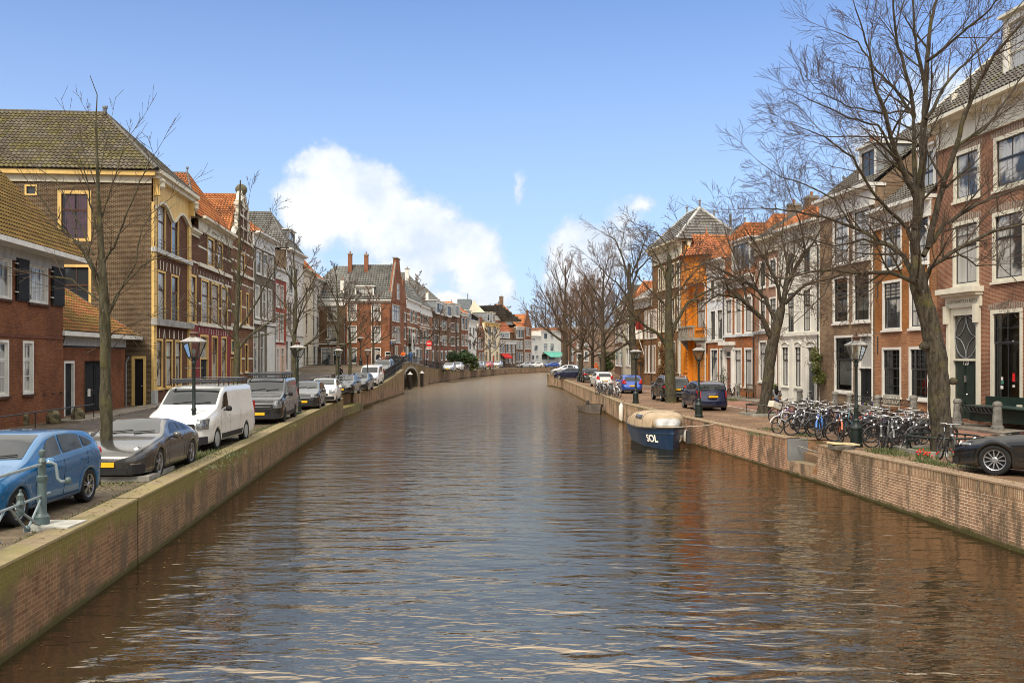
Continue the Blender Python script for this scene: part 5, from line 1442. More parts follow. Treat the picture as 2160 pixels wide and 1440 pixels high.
O+=[dict(u0=O[1]['u1']+.9,u1=O[1]['u1']+2.2,z0=O[1]['z0'],z1=O[1]['z1'],nx=2,split=.42,**st)]
rt,pan=house('big red brick house with ivory cornice and dark green door numbered 120',P0,P1,0,12.75,BR_R1,O,depth=12,cat='house',sidem=BR_R1,top=False,reveal=.12,st=1)
IV=st['fc']
cornice(rt,pan,13.65,IV,h=1.25,proj=.75,brackets=7)
mb=MB()
d=O[-2]
pbox(mb,pan,d['u0']-.22,d['u1']+.22,d['z1']+.62,d['z1']+.85,0,.55,IV);pbox(mb,pan,d['u0']-.1,d['u1']+.1,d['z1']+.0,d['z1']+.62,0,.12,IV)
pbox(mb,pan,d['u0']-.16,d['u1']+.16,d['z1']+.5,d['z1']+.62,0,.35,IV)
for u in(d['u0']-.02,d['u1']-.16):pbox(mb,pan,u,u+.18,.12,d['z1'],.03,.13,IV);pbox(mb,pan,u-.02,u+.2,d['z1']-.7,d['z1']+.1,.1,.28,IV)
mb.build('door_surround',rt,loc=rt.location)
for p in O[:5]:
 mb=MB()
 for i in range(16):
  u=lerp(p['u0']-.1,p['u1']+.1,i/15.0)
  pbox(mb,pan,u-.045,u+.045,p['z1'],p['z1']+.34-.10*abs(i-7.5)/7.5,0,.014,brick((.30,.08,.04),(.34,.11,.06),seed=48,bw=.07,bh=.4))
 mb.build('brick_arch',rt,loc=rt.location)
def text_mesh(name,s,pan,u,z,h,mat,parent,o=.02,space=1.0,flat=False,dep=.004,root=None):
 cu=bpy.data.curves.new(name,'FONT');cu.body=s;cu.size=h*1.35;cu.align_x='CENTER';cu.extrude=dep;cu.space_character=space
 to=bpy.data.objects.new(name,cu);COL.objects.link(to)
 dg=bpy.context.evaluated_depsgraph_get();me=bpy.data.meshes.new_from_object(to.evaluated_get(dg))
 bpy.data.objects.remove(to)
 P=pan.pt(u,z,o)
 ux=Vector((pan.d.x,pan.d.y,0));nn=Vector((pan.n.x,pan.n.y,0));uz=Vector((0,0,1))
 rl=root.location if root else Vector((0,0,0))
 for v in me.vertices:v.co=P+ux*v.co.x+uz*v.co.y+nn*v.co.z-rl
 me.materials.clear();me.materials.append(mat)
 ob_=bpy.data.objects.new(name,me);COL.objects.link(ob_);ob_.parent=parent
 return ob_
text_mesh('door_inscription','CONSTANTER ET RECTE',pan,(d['u0']+d['u1'])/2,d['z1']+.2,.15,plain((.20,.17,.10),.7,name='inscription'),rt,.125,root=rt)
door=[c for c in rt.children if c.name.startswith('door')and not c.name.startswith('door_')][0]
text_mesh('house_number','120',pan,(d['u0']+d['u1'])/2,lerp(d['z0'],d['z1'],.485),.22,plain((.8,.8,.75),.5,name='number_white'),door,-.062,root=rt)
mb=MB();zz=lerp(d['z0'],d['z1'],.36);mb.box(pan.pt((d['u0']+d['u1'])/2,zz,-.06),(.03,.10,.14),CHROME);mb.build('knocker',door,loc=rt.location)
mb=MB()
g=O[4];uu=(g['u0']+g['u1'])/2;z0_=lerp(g['z0'],g['z1'],.19)
for k,(du,dz,ww,hh,mt)in enumerate(((-.42,.22,.13,.13,WHITE),(-.40,.05,.16,.16,plain((.05,.16,.12),.5,name='sticker_green')),(-.43,-.15,.17,.14,WHITE),(.34,.18,.17,.34,plain((.60,.02,.02),.5,name='sticker_red')),(.34,-.05,.15,.09,WHITE),(.30,1.75,.09,.09,WHITE))):
 mb.lathe([(.0,0),(1,0),(1,.01),(0,.01)],mt,(0,0,0),14)if False else pbox(mb,pan,uu+du-ww/2,uu+du+ww/2,z0_+dz,z0_+dz+hh,-.098,-.09,mt)
mb.build('window_sticker',rt,loc=rt.location)
mb=MB();tile_slope(mb,pan.pt(-.5,13.7,.6),pan.pt(pan.w,13.7,.6),pan.pt(-.5,17.8,-4),pan.pt(pan.w,17.8,-4),T_DARK,tw=.25,th=.34)
mb.face([pan.pt(0,12.6,0),pan.pt(0,12.6,-8),pan.pt(0,17.6,-4)],BR_R1,[(0,0),(8,0),(4,5)])
mb.tube([pan.pt(-.5,13.75,.6),pan.pt(-.5,17.85,-4)],.12,IV,5)
mb.build('roof',rt,loc=rt.location)
dormer(rt,pan,pan.at(2096),pan.at(2096)+3.2,13.9,17.0,-.4,-3.6,mat=IV,st=dict(nx=2,ny=(1,1),split=.5,fw=.2,sc=IV,glass=GLASSW))
m2=MB();m2.lathe([(.16,13.6),(.16,14.2),(.28,14.3),(.14,14.5),(.14,14.8),(0,14.82)],IV,(pan.pt(.9,0,-.3).x,pan.pt(.9,0,-.3).y,0),10);m2.build('roof_vent',rt,loc=rt.location)
P0,P1=QP(1845.5),(19.55,43.55);pan=Panel(P0,P1)
w12=dict(nx=3,ny=(2,4),split=.34,fw=.13,mw=.03)
O=ops(pan,r5m,[(362,470),(512,620)],405,692,415,**w12)
for p in O:p['z0'],p['z1']=pan.z(r5m.x(415),r5m.y(688)),pan.z(r5m.x(415),r5m.y(418))
O+=ops(pan,r5m,[(364,468),(510,612)],748,1018,415,**w12)
O+=ops(pan,r5m,[(362,466),(508,622)],1112,1382,415,nx=4,ny=(3,4),split=.42,fw=.13,mw=.028,clear=True)
O[-2].update(curtain='white',cspan=((.02,.30),(.72,.8)))
O[-1].update(curtain='white',cspan=((.0,.08),))
zm_=pan.z(r5m.x(415),r5m.y(1022))
rt,pan=house('orange-brown brick house with white twelve-pane sash windows',P0,P1,0,9.9,BR_R2O,O,depth=11,mats=[(zm_,BR_R2),(99,BR_R2O)],sidem=BR_R2,top=False,st=0.4)
cornice(rt,pan,10.45,WHITE,h=.95,proj=.5)
roof_par(rt,pan,10.35,4.4,11,T_DARK,sidem=BR_R2)
chimney(rt,pan.pt(pan.w*.15,13.2,-4.6),1.3,.9,2.4,BR_R2,2);chimney(rt,pan.pt(pan.w*.62,13.4,-5),1.5,.9,2.6,BR_R2,2)
dormer(rt,pan,pan.at(1915),pan.at(1953),10.6,12.9,-.5,-3.5,st=dict(nx=2,split=.5,fw=.12))
for zz,uu in((5.9,.35),(3.0,.35)):
 mb=MB();mb.tube([pan.pt(uu,zz,.03),pan.pt(uu,zz+.9,.03)],.03,BLACKM,5);mb.build('wall_anchor',rt,loc=rt.location)
P0,P1=QP(1730),QP(1845.3);pan=Panel(P0,P1)
O=ops(pan,r5m,[(95,182),(204,298)],395,662,138,nx=2,ny=(1,2),split=.45,fw=.13,glass=GLASSW)
O+=ops(pan,r5m,[(95,182),(204,298)],730,982,138,nx=2,ny=(1,2),split=.36,fw=.13,clear=True,curtain='white',cspan=((.0,1),),czf=(.22,.5))
O[2]['z1']+=.05;O[3]['z1']=O[2]['z1'];O[3]['z0']=O[2]['z0'];O[1]['z0'],O[1]['z1']=O[0]['z0'],O[0]['z1']
O+=ops(pan,r5m,[(103,205)],1048,1355,150,nx=1,split=.42,fw=.13,clear=True,curtain='blind',cspan=((.03,.97),),czf=(.10,.58))
O+=ops(pan,r5m,[(232,314)],1040,1376,270,kind='door',dm=BLACKD,dfrac=.56,fw=.13,glass=GLASSP)
O[-1]['z0']=.05
rt,pan=house('grey brick house with tall white windows and a drooping cream blind',P0,P1,0,11.3,BR_R3,O,depth=11,sidem=BR_R3,top=False,st=0.55)
cornice(rt,pan,12.0,WHITE,h=1.1,proj=.55)
roof_par(rt,pan,11.9,4.6,11,T_DARK,sidem=BR_R3,over=0.2)
chimney(rt,pan.pt(.8,13.2,-3),1.0,.8,2.2,BR_R3,2)
dormer(rt,pan,pan.w*.55,pan.w*.85,12.1,14.3,-.6,-3.5,st=dict(nx=2,split=0,fw=.12))
P0,P1=QP(1642),QP(1729.6);pan=Panel(P0,P1)
WH=plain((.62,.60,.53),.6,.05,1.5,dirt=.15,name='white_plaster')
nf=dict(fw=.05,fc=WH,nx=3,ny=(2,4),split=.36)
O=ops(pan,r4m,[(278,325),(390,444)],300,470,415,**nf)
for p in O:p['z0'],p['z1']=pan.z(r4m.x(415),r4m.y(470)),pan.z(r4m.x(415),r4m.y(290))
O+=ops(pan,r4m,[(276,328),(388,446)],585,888,415,**nf)
O+=ops(pan,r4m,[(238,288),(330,380)],992,1290,355,**dict(nf,split=.34,nx=2,ny=(1,2),fw=.07,proj=.04))
O+=ops(pan,r4m,[(418,482)],990,1380,450,kind='door',dm=plain((.05,.06,.06),.4,name='grey_door'),dfrac=.72,fw=.11)
O[-1]['z0']=.05
rt,pan=house('white plastered house with dark sash windows behind the seated person',P0,P1,0,10.6,WH,O,depth=11,sidem=BR_R3,top=False,st=0.45)
cornice(rt,pan,11.1,WH,h=.9,proj=.5)
mb=MB();zz=pan.z(r4m.x(300),r4m.y(922));pbox(mb,pan,0,pan.w,zz,zz+.2,0,.14,WH);pbox(mb,pan,0,pan.w,zz-.12,zz,0,.07,WH)
for p in O[4:7]:mb.tube([pan.pt(lerp(p['u0'],p['u1'],f/8),p['z1']+.10+.16*math.sin(f/8*math.pi),.04)for f in range(9)],.04,WH,5)
for k in range(4):u=pan.w*(.02+.32*k);pbox(mb,pan,min(u,pan.w-.3),min(u,pan.w-.3)+.28,.0,zz-.14,0,.06,WH)
mb.build('string_course',rt,loc=rt.location)
roof_hip_front(rt,pan,11.1,2.6,3,11,T_ORANGE)
mb=MB();u=lerp(O[-1]['u0'],O[-1]['u1'],1.06);zz=lerp(O[-1]['z0'],O[-1]['z1'],.62);mb.tube([pan.pt(u,zz+.5,0),pan.pt(u,zz+.55,.35),pan.pt(u,zz+.35,.38)],.02,BLACKM,5)
mb.lathe([(.04,0),(.12,.22),(.13,.24),(.05,.34),(0,.36)],plain((.25,.25,.22),.3,name='lamp_glass'),pan.pt(u,zz,.38),6);mb.build('wall_lantern',rt,loc=rt.location)
chimney(rt,pan.pt(.6,11,-2),.7,.7,2.3,BR_R3,1)
P0,P1=QP(1593),QP(1641.6);pan=Panel(P0,P1)
O=ops(pan,r4m,[(76,122),(146,200)],368,570,100,nx=2,ny=(1,2),split=.4,fw=.12)
for p in O:p['z1']=pan.z(r4m.x(100),r4m.y(378))
O+=ops(pan,r4m,[(76,122),(146,200)],650,880,100,nx=2,ny=(1,2),split=.4,fw=.12)
O+=ops(pan,r4m,[(72,130)],952,1250,100,nx=1,split=.3,fw=.14)
O+=ops(pan,r4m,[(150,196)],952,1330,172,kind='door',dm=WHITE,dfrac=.7,fw=.10)
O[-1]['z0']=.1
rt,pan=house('narrow pink brick house with tall white windows between orange and white houses',P0,P1,0,10.3,BR_R5,O,depth=11,sidem=BR_R3,top=False,st=0.55)
cornice(rt,pan,10.9,CREAM,h=.95,proj=.5)
mb=MB();zz=pan.z(r4m.x(100),r4m.y(905));pbox(mb,pan,0,pan.w,zz,zz+.2,0,.14,plain((.45,.47,.50),.6,name='grey_blue_paint'));mb.build('string_course',rt,loc=rt.location)
roof_hip_front(rt,pan,10.9,2.4,3,11,T_DARK)
chimney(rt,pan.pt(1.0,11.2,-2.4),.8,.7,2.2,BR_R3,1)
P0,P1=QP(1529),QP(1592.7);pan=Panel(P0,P1)
O=ops(pan,r3m,[(178,234),(252,305),(324,386)],605,886,206,nx=1,split=.34,fw=.2,glass=GLASSW)
O+=ops(pan,r3m,[(247,305),(325,386)],985,1275,276,nx=1,split=.3,fw=.16,glass=GLASSW)
O+=ops(pan,r3m,[(180,245)],1000,1330,215,kind='door',dm=plain((.16,.06,.035),.5,name='brown_door'),dfrac=.86,fw=.14)
O[-1]['z0']=.1
O=O[:6]
rt,pan=house('orange brick house with a white pedimented doorway and a glazed white dormer',P0,P1,0,8.2,BR_R6,O,depth=11,sidem=BR_R6,top=False,st=0.45)
cornice(rt,pan,8.75,WHITE,h=.8,proj=.5)
d=O[5]
mb=MB();pbox(mb,pan,d['u0']-.3,d['u1']+.3,d['z1']+.35,d['z1']+.6,0,.5,WHITE);pbox(mb,pan,d['u0']-.15,d['u1']+.15,d['z1'],d['z1']+.35,0,.15,WHITE)
for u in(d['u0']-.05,d['u1']-.15):pbox(mb,pan,u,u+.2,.1,d['z1'],.02,.2,WHITE)
mb.build('door_surround',rt,loc=rt.location)
mb=MB();zz=pan.z(r3m.x(206),r3m.y(905));pbox(mb,pan,0,pan.w,zz,zz+.18,0,.14,plain((.50,.53,.56),.6,name='blue_white_paint'));mb.build('string_course',rt,loc=rt.location)
roof_hip_front(rt,pan,8.7,4.6,2.6,11,T_ORANGE)
dormer(rt,pan,pan.w*.30,pan.w*.92,8.8,11.3,.15,-3.2,st=dict(nx=2,ny=(2,),split=0,fw=.14))
P0,P1=QP(1491),QP(1528.7);pan=Panel(P0,P1)
O=ops(pan,r3m,[(66,100),(118,152)],465,618,85,nx=1,split=.4,fw=.08)
O+=ops(pan,r3m,[(66,106),(118,160)],698,928,88,nx=1,split=.35,fw=.1)
O+=ops(pan,r3m,[(68,124),(135,170)],990,1240,95,nx=1,split=.28,fw=.12)
zz=pan.z(r3m.x(90),r3m.y(945))
LB=plain((.60,.62,.64),.6,.05,dirt=.2,name='pale_grey_plaster')
rt,pan=house('narrow house, pale grey plaster above and brick below, next to the orange one',P0,P1,0,9.9,LB,O,depth=11,mats=[(zz,BR_R6),(99,LB)],sidem=BR_R6,top=False,st=0.45)
cornice(rt,pan,10.5,WHITE,h=.9,proj=.4)
mb=MB();pbox(mb,pan,0,pan.w,zz,zz+.16,0,.10,WHITE);mb.build('string_course',rt,loc=rt.location)
roof_hip_front(rt,pan,10.4,3.0,2.4,11,T_ORANGE)
P0,P1=QP(1437),QP(1490.6);pan=Panel(P0,P1)
DKO=plain((.14,.05,.02),.6,.2,name='dark_brown_wood')
O=ops(pan,r2m,[(316,328),(340,357)],560,632,340,nx=1,split=0,fw=.06,fc=ORP)[1:]
O+=ops(pan,r2m,[(325,357)],460,632,340,nx=1,split=.6,fw=.1,fc=WHITE,glass=GLASSW)
O=O[1:]
O+=ops(pan,r2m,[(316,334),(338,358)],745,985,340,nx=1,split=.4,fw=.1,fc=ORP,sc=DKO)
O+=ops(pan,r2m,[(314,326),(332,344),(346,358)],1070,1300,340,nx=1,split=0,fw=.05,fc=ORP,sc=DKO)
O+=ops(pan,r2m,[(416,452)],480,590,434,nx=1,split=.5,fw=.12,fc=ORP,sc=DKO)
O+=ops(pan,r2m,[(410,486)],715,965,440,nx=2,split=.4,fw=.16,fc=ORP,sc=DKO)
O+=ops(pan,r2m,[(405,505)],1180,1360,440,kind='door',dm=plain((.50,.20,.04),.5,.1,name='orange_wood_door'),dfrac=1.0,fw=.12,fc=ORP)
O[-1]['z0']=.05
rt,pan=house('bright orange house with a red-tiled turret and a small balcony',P0,P1,0,9.8,ORP,O,depth=12,sidem=ORP,top=True)
mb=MB()
u0=pan.at(r2m.x(365));u1=pan.w+.05
zt_=pan.z(r2m.x(460),r2m.y(375))
pbox(mb,pan,u0,u0+.5,0,zt_,0,.35,ORP)
for k in range(30):pbox(mb,pan,u0+.05,u0+.25,.3+k*.36,.45+k*.36,.345,.362,DKO)
ct=pan.pt((u0+u1)/2+.3,0,-.6)
mb.lathe([(1.9,8.9),(1.9,zt_-.5),(2.1,zt_-.3),(2.1,zt_)],ORP,(ct.x,ct.y,0),8)
mb.build('turret',rt,loc=rt.location)
mb=MB()
apx=pan.z(r2m.x(462),r2m.y(205))
for k in range(8):
 a0,a1=2*math.pi*(k+.5)/8,2*math.pi*(k+1.5)/8
 e0=Vector((ct.x+2.5*math.cos(a0),ct.y+2.5*math.sin(a0),zt_-.1));e1=Vector((ct.x+2.5*math.cos(a1),ct.y+2.5*math.sin(a1),zt_-.1))
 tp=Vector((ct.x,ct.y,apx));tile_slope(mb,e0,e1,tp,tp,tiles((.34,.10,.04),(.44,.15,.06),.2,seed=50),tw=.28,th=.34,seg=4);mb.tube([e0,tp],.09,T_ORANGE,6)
tr_=mb.build('turret_roof',rt,loc=rt.location)
m2=MB();m2.lathe([(.12,0),(.16,.2),(.05,.5),(0,.9)],T_ORANGE,(ct.x,ct.y,apx-.1),8);m2.build('finial',tr_,loc=rt.location)
mb=MB();zb_=pan.z(r2m.x(440),r2m.y(1040));ua,ub=pan.at(r2m.x(370)),pan.w+.05
pbox(mb,pan,ua,ub,zb_-.15,zb_+.05,-.02,1.2,STONE)
for k in range(9):
 u=lerp(ua+.08,ub-.08,k/8);pbox(mb,pan,u-.05,u+.05,zb_+.05,zb_+.9,1.04,1.14,STONE)
pbox(mb,pan,ua,ub,zb_+.9,zb_+1.05,1.0,1.2,STONE)
pbox(mb,pan,ua,ua+.14,zb_+.05,zb_+.9,0,1.14,STONE)
for u in(ua+.1,ub-.4):mb.prism([(0,zb_-1.4),(1.0,zb_-.15),(0,zb_-.15)],u,u+.22,STONE,fn=lambda a,b,z:pan.pt(z,b,a))
mb.build('balcony',rt,loc=rt.location)
mb=MB();pbox(mb,pan,O[-1]['u0'],O[-1]['u1'],O[-1]['z1']+.3,zb_-.2,-.02,.03,DKO);mb.build('arch_panel',rt,loc=rt.location)
mb=MB();P_=[pan.pt(-.1,9.8,.02),pan.pt(u0,9.8,.02),pan.pt(u0*.5,13.0,.02)]
mb.prism([(-.1,9.7),(u0+.1,9.7),(u0*.5,12.6)],-.3,.03,ORP,fn=lambda a,b,z:pan.pt(a,b,z));mb.build('gable',rt,loc=rt.location)
mb=MB();tile_slope(mb,pan.pt(pan.w,9.8,.2),pan.pt(pan.w,9.8,-12),pan.pt(pan.w*.5,13.2,.2),pan.pt(pan.w*.5,13.2,-12),T_ORANGE,seg=4);mb.face([pan.pt(0,9.8,0),pan.pt(0,9.8,-12),pan.pt(pan.w*.5,13.2,-12),pan.pt(pan.w*.5,13.2,0)],T_ORANGE,[(0,0),(12,0),(12,4),(0,4)]);mb.build('roof',rt,loc=rt.location)
P0,P1=QP(1376),QP(1436.6);pan=Panel(P0,P1)
ya=dict(fc=CREAM,fw=.12)
O=ops(pan,r2m,[(108,128),(142,162),(176,200),(212,238),(252,282)],470,660,118,nx=1,split=.4,**ya)
for p in O:p['z1']=pan.z(r2m.x(265),r2m.y(422));p['z0']=pan.z(r2m.x(265),r2m.y(618))
O+=ops(pan,r2m,[(108,128),(142,162),(215,240),(258,288)],700,970,270,nx=1,split=.4,**ya)
O+=ops(pan,r2m,[(112,130),(150,168),(225,245),(265,290)],1055,1310,275,nx=1,split=.35,**ya)
rt,pan=house('large brown brick mansion with a cream bracketed cornice and pyramid slate roof',P0,P1,0,12.3,BR_BIG,O,depth=5.2,sidem=BR_BIG,top=False,st=0.85)
cornice(rt,pan,13.25,CREAM,h=1.5,proj=.8,brackets=22,u1=pan.w+.1)
e=[pan.pt(-.4,13.25,.6),pan.pt(pan.w+.5,13.25,.6),pan.pt(pan.w+.5,13.25,-5.7),pan.pt(-.4,13.25,-5.7)]
ra,rb=pan.pt(2.9,16.5,-2.6),pan.pt(pan.w-2.7,16.5,-2.6)
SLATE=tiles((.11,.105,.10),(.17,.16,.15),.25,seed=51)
mb=MB();tile_slope(mb,e[0],e[1],ra,rb,SLATE,tw=.3,th=.4,seg=2,amp=.01);tile_slope(mb,e[1],e[2],rb,rb,SLATE,tw=.3,th=.4,seg=2,amp=.01);tile_slope(mb,e[3],e[0],ra,ra,SLATE,seg=2,amp=.01);mb.face([e[2],e[3],ra,rb],SLATE)
for a,b in((e[0],ra),(e[1],rb),(e[2],rb),(ra,rb)):mb.tube([a,b],.16,plain((.38,.38,.36),.6,name='zinc'),6)
r_=mb.build('roof',rt,loc=rt.location)
m2=MB();m2.lathe([(.08,0),(.08,.6),(.16,.65),(0,.9)],LEAD,rb,8);m2.lathe([(.08,0),(.08,.6),(.16,.65),(0,.9)],LEAD,ra,8);m2.build('finial',r_,loc=rt.location)
rt9=rt
mb=MB();q=Panel(pan.pt(pan.w+.02,0,-.5),pan.pt(pan.w+.02,0,-5.4));pbox(mb,q,0,4.9,12.5,13.2,-.02,.3,CREAM);mb.build('side_cornice',rt9,loc=rt.location)
P0,P1=QP(1340),QP(1375.7);pan=Panel(P0,P1)
O=ops(pan,r2m,[(0,16),(26,40),(48,60),(68,78),(84,97)],800,1030,72,nx=1,split=.4,fw=.16)
for p in O:p['z1']=pan.z(r2m.x(90),r2m.y(800));p['z0']=pan.z(r2m.x(90),r2m.y(1030))
O+=ops(pan,r2m,[(2,14),(28,40),(50,62),(72,86)],1090,1310,72,nx=1,split=.35,fw=.12)
rt,pan=house('low brown brick house with a white cornice and climbing plants, before the mansion',P0,P1,.1,8.2,BR_BIG,O,depth=11,sidem=BR_R3,top=False,st=0.55)
cornice(rt,pan,8.9,WHITE,h=1.0,proj=.6)
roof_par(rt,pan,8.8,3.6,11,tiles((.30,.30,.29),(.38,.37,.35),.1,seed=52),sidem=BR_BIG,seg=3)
chimney(rt,pan.pt(2.5,10.5,-3.4),1.2,1.0,3.2,BR_BN,2);chimney(rt,pan.pt(.5,10.2,-3),1.0,1.0,2.4,BR_BN,2)
for(xa,ya_,xb,yb_,wm,cols,lab,rmat)in((1332,104.5,1314.5,120,CREAM,[(778,802),(806,832)],'cream plastered house half hidden by the street tree',T_ORANGE),(1314,120.5,1296,138,BR_DK,[(656,690),(697,732)],'brown brick house with white ground-floor windows at the street bend',T_DARK)):
 P0,P1=((xb-CX)/FPX*yb_,yb_),((xa-CX)/FPX*ya_,ya_);pan=Panel(P0,P1);xm=(xa+xb)/2
 O=ops(pan,r1m,cols,672,745,cols[1][0],nx=2,split=.4,fw=.1)
 O+=ops(pan,r1m,cols,820,1000,cols[1][0],nx=2,split=.4,fw=.1)
 O+=ops(pan,r1m,cols,1060,1280,cols[1][0],nx=2,split=.3,fw=.14)
 e=pan.z(xm,r1m.y(628))
 rt,pan=house(lab,P0,P1,.2,e-.2,wm,O,depth=11,sidem=BR_R3,top=False)
 cornice(rt,pan,e+.15,WHITE,h=.5,proj=.4);roof_hip_front(rt,pan,e,3.4,2,11,rmat,seg=3)
for(px,y,z,w_,h_,m_,lab)in((1560,92,12.2,3.6,3.6,T_DARK,'dark pyramid roof of a house behind the orange brick row'),(1600,84,11.0,3.2,3.2,T_ORANGE,'orange tiled roof of a back house behind the pink brick house')):
 c=Vector(((px-CX)/FPX*y,y,0));rt=thing('back_house',lab,'house',c)
 mb=MB();mb.box((c.x,c.y,z/2),(w_,w_,z/2),BR_DK);mb.build('wall',rt,loc=rt.location)
 mb=MB();tp=Vector((c.x,c.y,z+h_));q=[Vector((c.x+a*w_*1.05,c.y+b*w_*1.05,z))for a,b in((-1,-1),(1,-1),(1,1),(-1,1))]
 for k in range(4):tile_slope(mb,q[k],q[(k+1)%4],tp,tp,m_,seg=3)
 r_=mb.build('roof',rt,loc=rt.location);mb=MB();mb.tube([tp-Vector((2.5,0,2)),tp+Vector((-2.5,0,1.5))],.12,LEAD,6);mb.build('flue',r_,loc=rt.location)
# bare trees
BARK_R=bark();BARK_G=bark((.034,.030,.018),(.085,.076,.048),.8,(.10,.088,.02));BARK_F=bark((.032,.025,.018),(.075,.058,.042),.3)
TWIG=plain((.085,.062,.045),.9,.2,3,name='twig_bark');TWIGR=plain((.14,.085,.055),.9,.2,3,name='twig_bark')
def rvec(r_):return Vector((r_.gauss(0,1),r_.gauss(0,1),r_.gauss(0,1))).normalized()
def grow(mb,r_,p,d,L,rad,level,cfg,mat,twmat):
 """one branch with its side shoots"""
 maxl=cfg['levels']
 n_=max(3,int(L/cfg.get('seg',.45)))if level<maxl else max(2,int(L/(cfg.get('seg',.45)*1.2)))
 n_=min(n_,9)
 pts=[p.copy()];rads=[rad];dirs=[d.copy()]
 q=p.copy();dd=d.copy();sl=L/n_
 for i in range(n_):
  dd=(dd+rvec(r_)*cfg['wob']+Vector((0,0,cfg['up']))*(1 if level>0 else .4)).normalized()
  q=q+dd*sl
  pts.append(q.copy());dirs.append(dd.copy())
  rads.append(max(cfg['rmin'],rad*(1-.78*(i+1)/n_)))
 ns=7 if rad>.07 else(5 if rad>.022 else 3)
 mb.tube(pts,rads,mat if rad>.03 else twmat,ns,caps=False)
 if level>=maxl:return
 k=cfg['kids'][min(level,len(cfg['kids'])-1)]
 for i in range(k):
  f=lerp(cfg.get('start',.22),1.0,(i+r_.uniform(.2,.8))/k)
  j=min(n_-1,int(f*n_));t=f*n_-j
  b=pts[j].lerp(pts[j+1],min(1,t));bd=dirs[min(j+1,n_)]
  side=rvec(r_);side=(side-bd*side.dot(bd))
  if side.length<.1:continue
  side.normalize();side=(side+Vector((0,0,cfg.get('sideup',.15)))).normalized()
  a=r_.uniform(*cfg['ang'])
  nd=(bd*math.cos(a)+side*math.sin(a)).normalized()
  rr=rads[j]*r_.uniform(.42,.62)
  ll=L*r_.uniform(*cfg['ratio'])*(1.15-.55*f)
  grow(mb,r_,b,nd,ll,max(cfg['rmin'],rr),level+1,cfg,mat,twmat)
def limb(mb,r_,pts,r0,r1,cfg,mat,twmat,level=1,kids=8,start=.2,sl=2.0):
 """a main limb given as a line through space, with shoots along it"""
 P=[]
 for a,b in zip(pts,pts[1:]):
  for i in range(4):
   t=i/4;P.append(a.lerp(b,t)+rvec(r_)*(a-b).length*.022)
 P.append(pts[-1]);n_=len(P)
 rad=[lerp(r0,r1,(i/(n_-1))**.8)for i in range(n_)]
 mb.tube(P,rad,mat,8 if r0>.08 else 6,caps=False)
 tot=sum((b-a).length for a,b in zip(P,P[1:]))
 for i in range(kids):
  f=lerp(start,1.0,(i+r_.uniform(.1,.9))/kids);j=min(n_-2,int(f*(n_-1)))
  bd=(P[j+1]-P[j]).normalized();side=rvec(r_);side=(side-bd*side.dot(bd)).normalized()
  side=(side+Vector((0,0,.25))).normalized();a=r_.uniform(.5,1.1)
  nd=(bd*math.cos(a)+side*math.sin(a)).normalized()
  ll=sl*(1.25-.6*f)*r_.uniform(.7,1.25)
  grow(mb,r_,P[j].copy(),nd,ll,max(cfg['rmin'],min(rad[j]*.55,.045)),level,cfg,mat,twmat)
 grow(mb,r_,P[-1].copy(),(P[-1]-P[-2]).normalized(),sl,r1*.95,level,cfg,mat,twmat)
def tree(label,base,H,seed,tr=.16,spread=1.0,cfg=None,first=.32,nl=9,lean=(0,0),mat=BARK_R,tw=TWIG,group=None,name='bare_tree',rmin=.008,mask=None,flare=1.25):
 r_=random.Random(seed)
 C=dict(levels=4,wob=.13,up=.05,kids=(6,6,5,4),ang=(.45,.95),ratio=(.38,.62),rmin=rmin,seg=.5);C.update(cfg or{})
 root=thing(name,label,'tree',base,group=group)
 t=MB();c=MB()
 n_=14;P=[];rad=[]
 b=Vector(base)
 for i in range(n_+1):
  f=i/n_
  P.append(b+Vector((lean[0]*f*H+.10*math.sin(f*7+seed)*f,lean[1]*f*H+.08*math.cos(f*6+seed)*f,f*H*.93)))
  rad.append(tr*(flare if i==0 else 1)*(1-.88*f)+.012)
 P[0].z-=.1
 ncut=n_
 t.tube(P,rad,mat,10,caps=False)
 for i in range(nl):
  f=lerp(first,.97,(i+r_.uniform(0,.6))/nl);j=min(n_-1,int(f*n_))
  an=i*2.4+r_.uniform(-.5,.5);el=lerp(.45,1.15,(f-first)/(1-first))+r_.uniform(-.1,.15)
  d_=Vector((math.cos(an)*math.cos(el),math.sin(an)*math.cos(el),math.sin(el)))
  L=H*.36*spread*(1.25-.85*(f-first)/(1-first))*r_.uniform(.8,1.15)
  grow(c,r_,P[j].lerp(P[j+1],f*n_-j),d_,L,max(.02,rad[j]*.55),1,C,mat,tw)
 t.build('trunk',root,loc=root.location,smooth=True)
 c.build('crown',root,loc=root.location,smooth=True)
 return root
# the big tree on the right: limbs surveyed from the photo
rt=thing('bare_tree','huge bare tree with a thick leaning trunk beside the parked black car','tree',GZ(1990,28.2,'R'))
r_=random.Random(11)
Z0=28.2
CB=dict(levels=3,wob=.085,up=.03,kids=(0,7,5),ang=(.4,.9),ratio=(.45,.75),rmin=.0048,seg=.32,start=.18)
def Lm(pts,dz=0.0,z0=0.0):
 k=len(pts)-1
 return[PZ(x,y,Z0+z0+dz*i/k)for i,(x,y)in enumerate(pts)]
t=MB();tp=Lm([(1992,962),(1988,920),(1982,860),(1981,800),(1972,740),(1962,680),(1948,640),(1938,600),(1933,560)])
t.tube([a.lerp(b,k/3)for a,b in zip(tp,tp[1:])for k in range(3)]+[tp[-1]],[q*.84 for q in(.50,.44,.41,.39,.38,.37,.365,.36,.36,.355,.36,.375,.36,.34,.335,.33,.325,.32,.315,.31,.305,.30,.29,.275,.26)],BARK_R,14,caps=False)
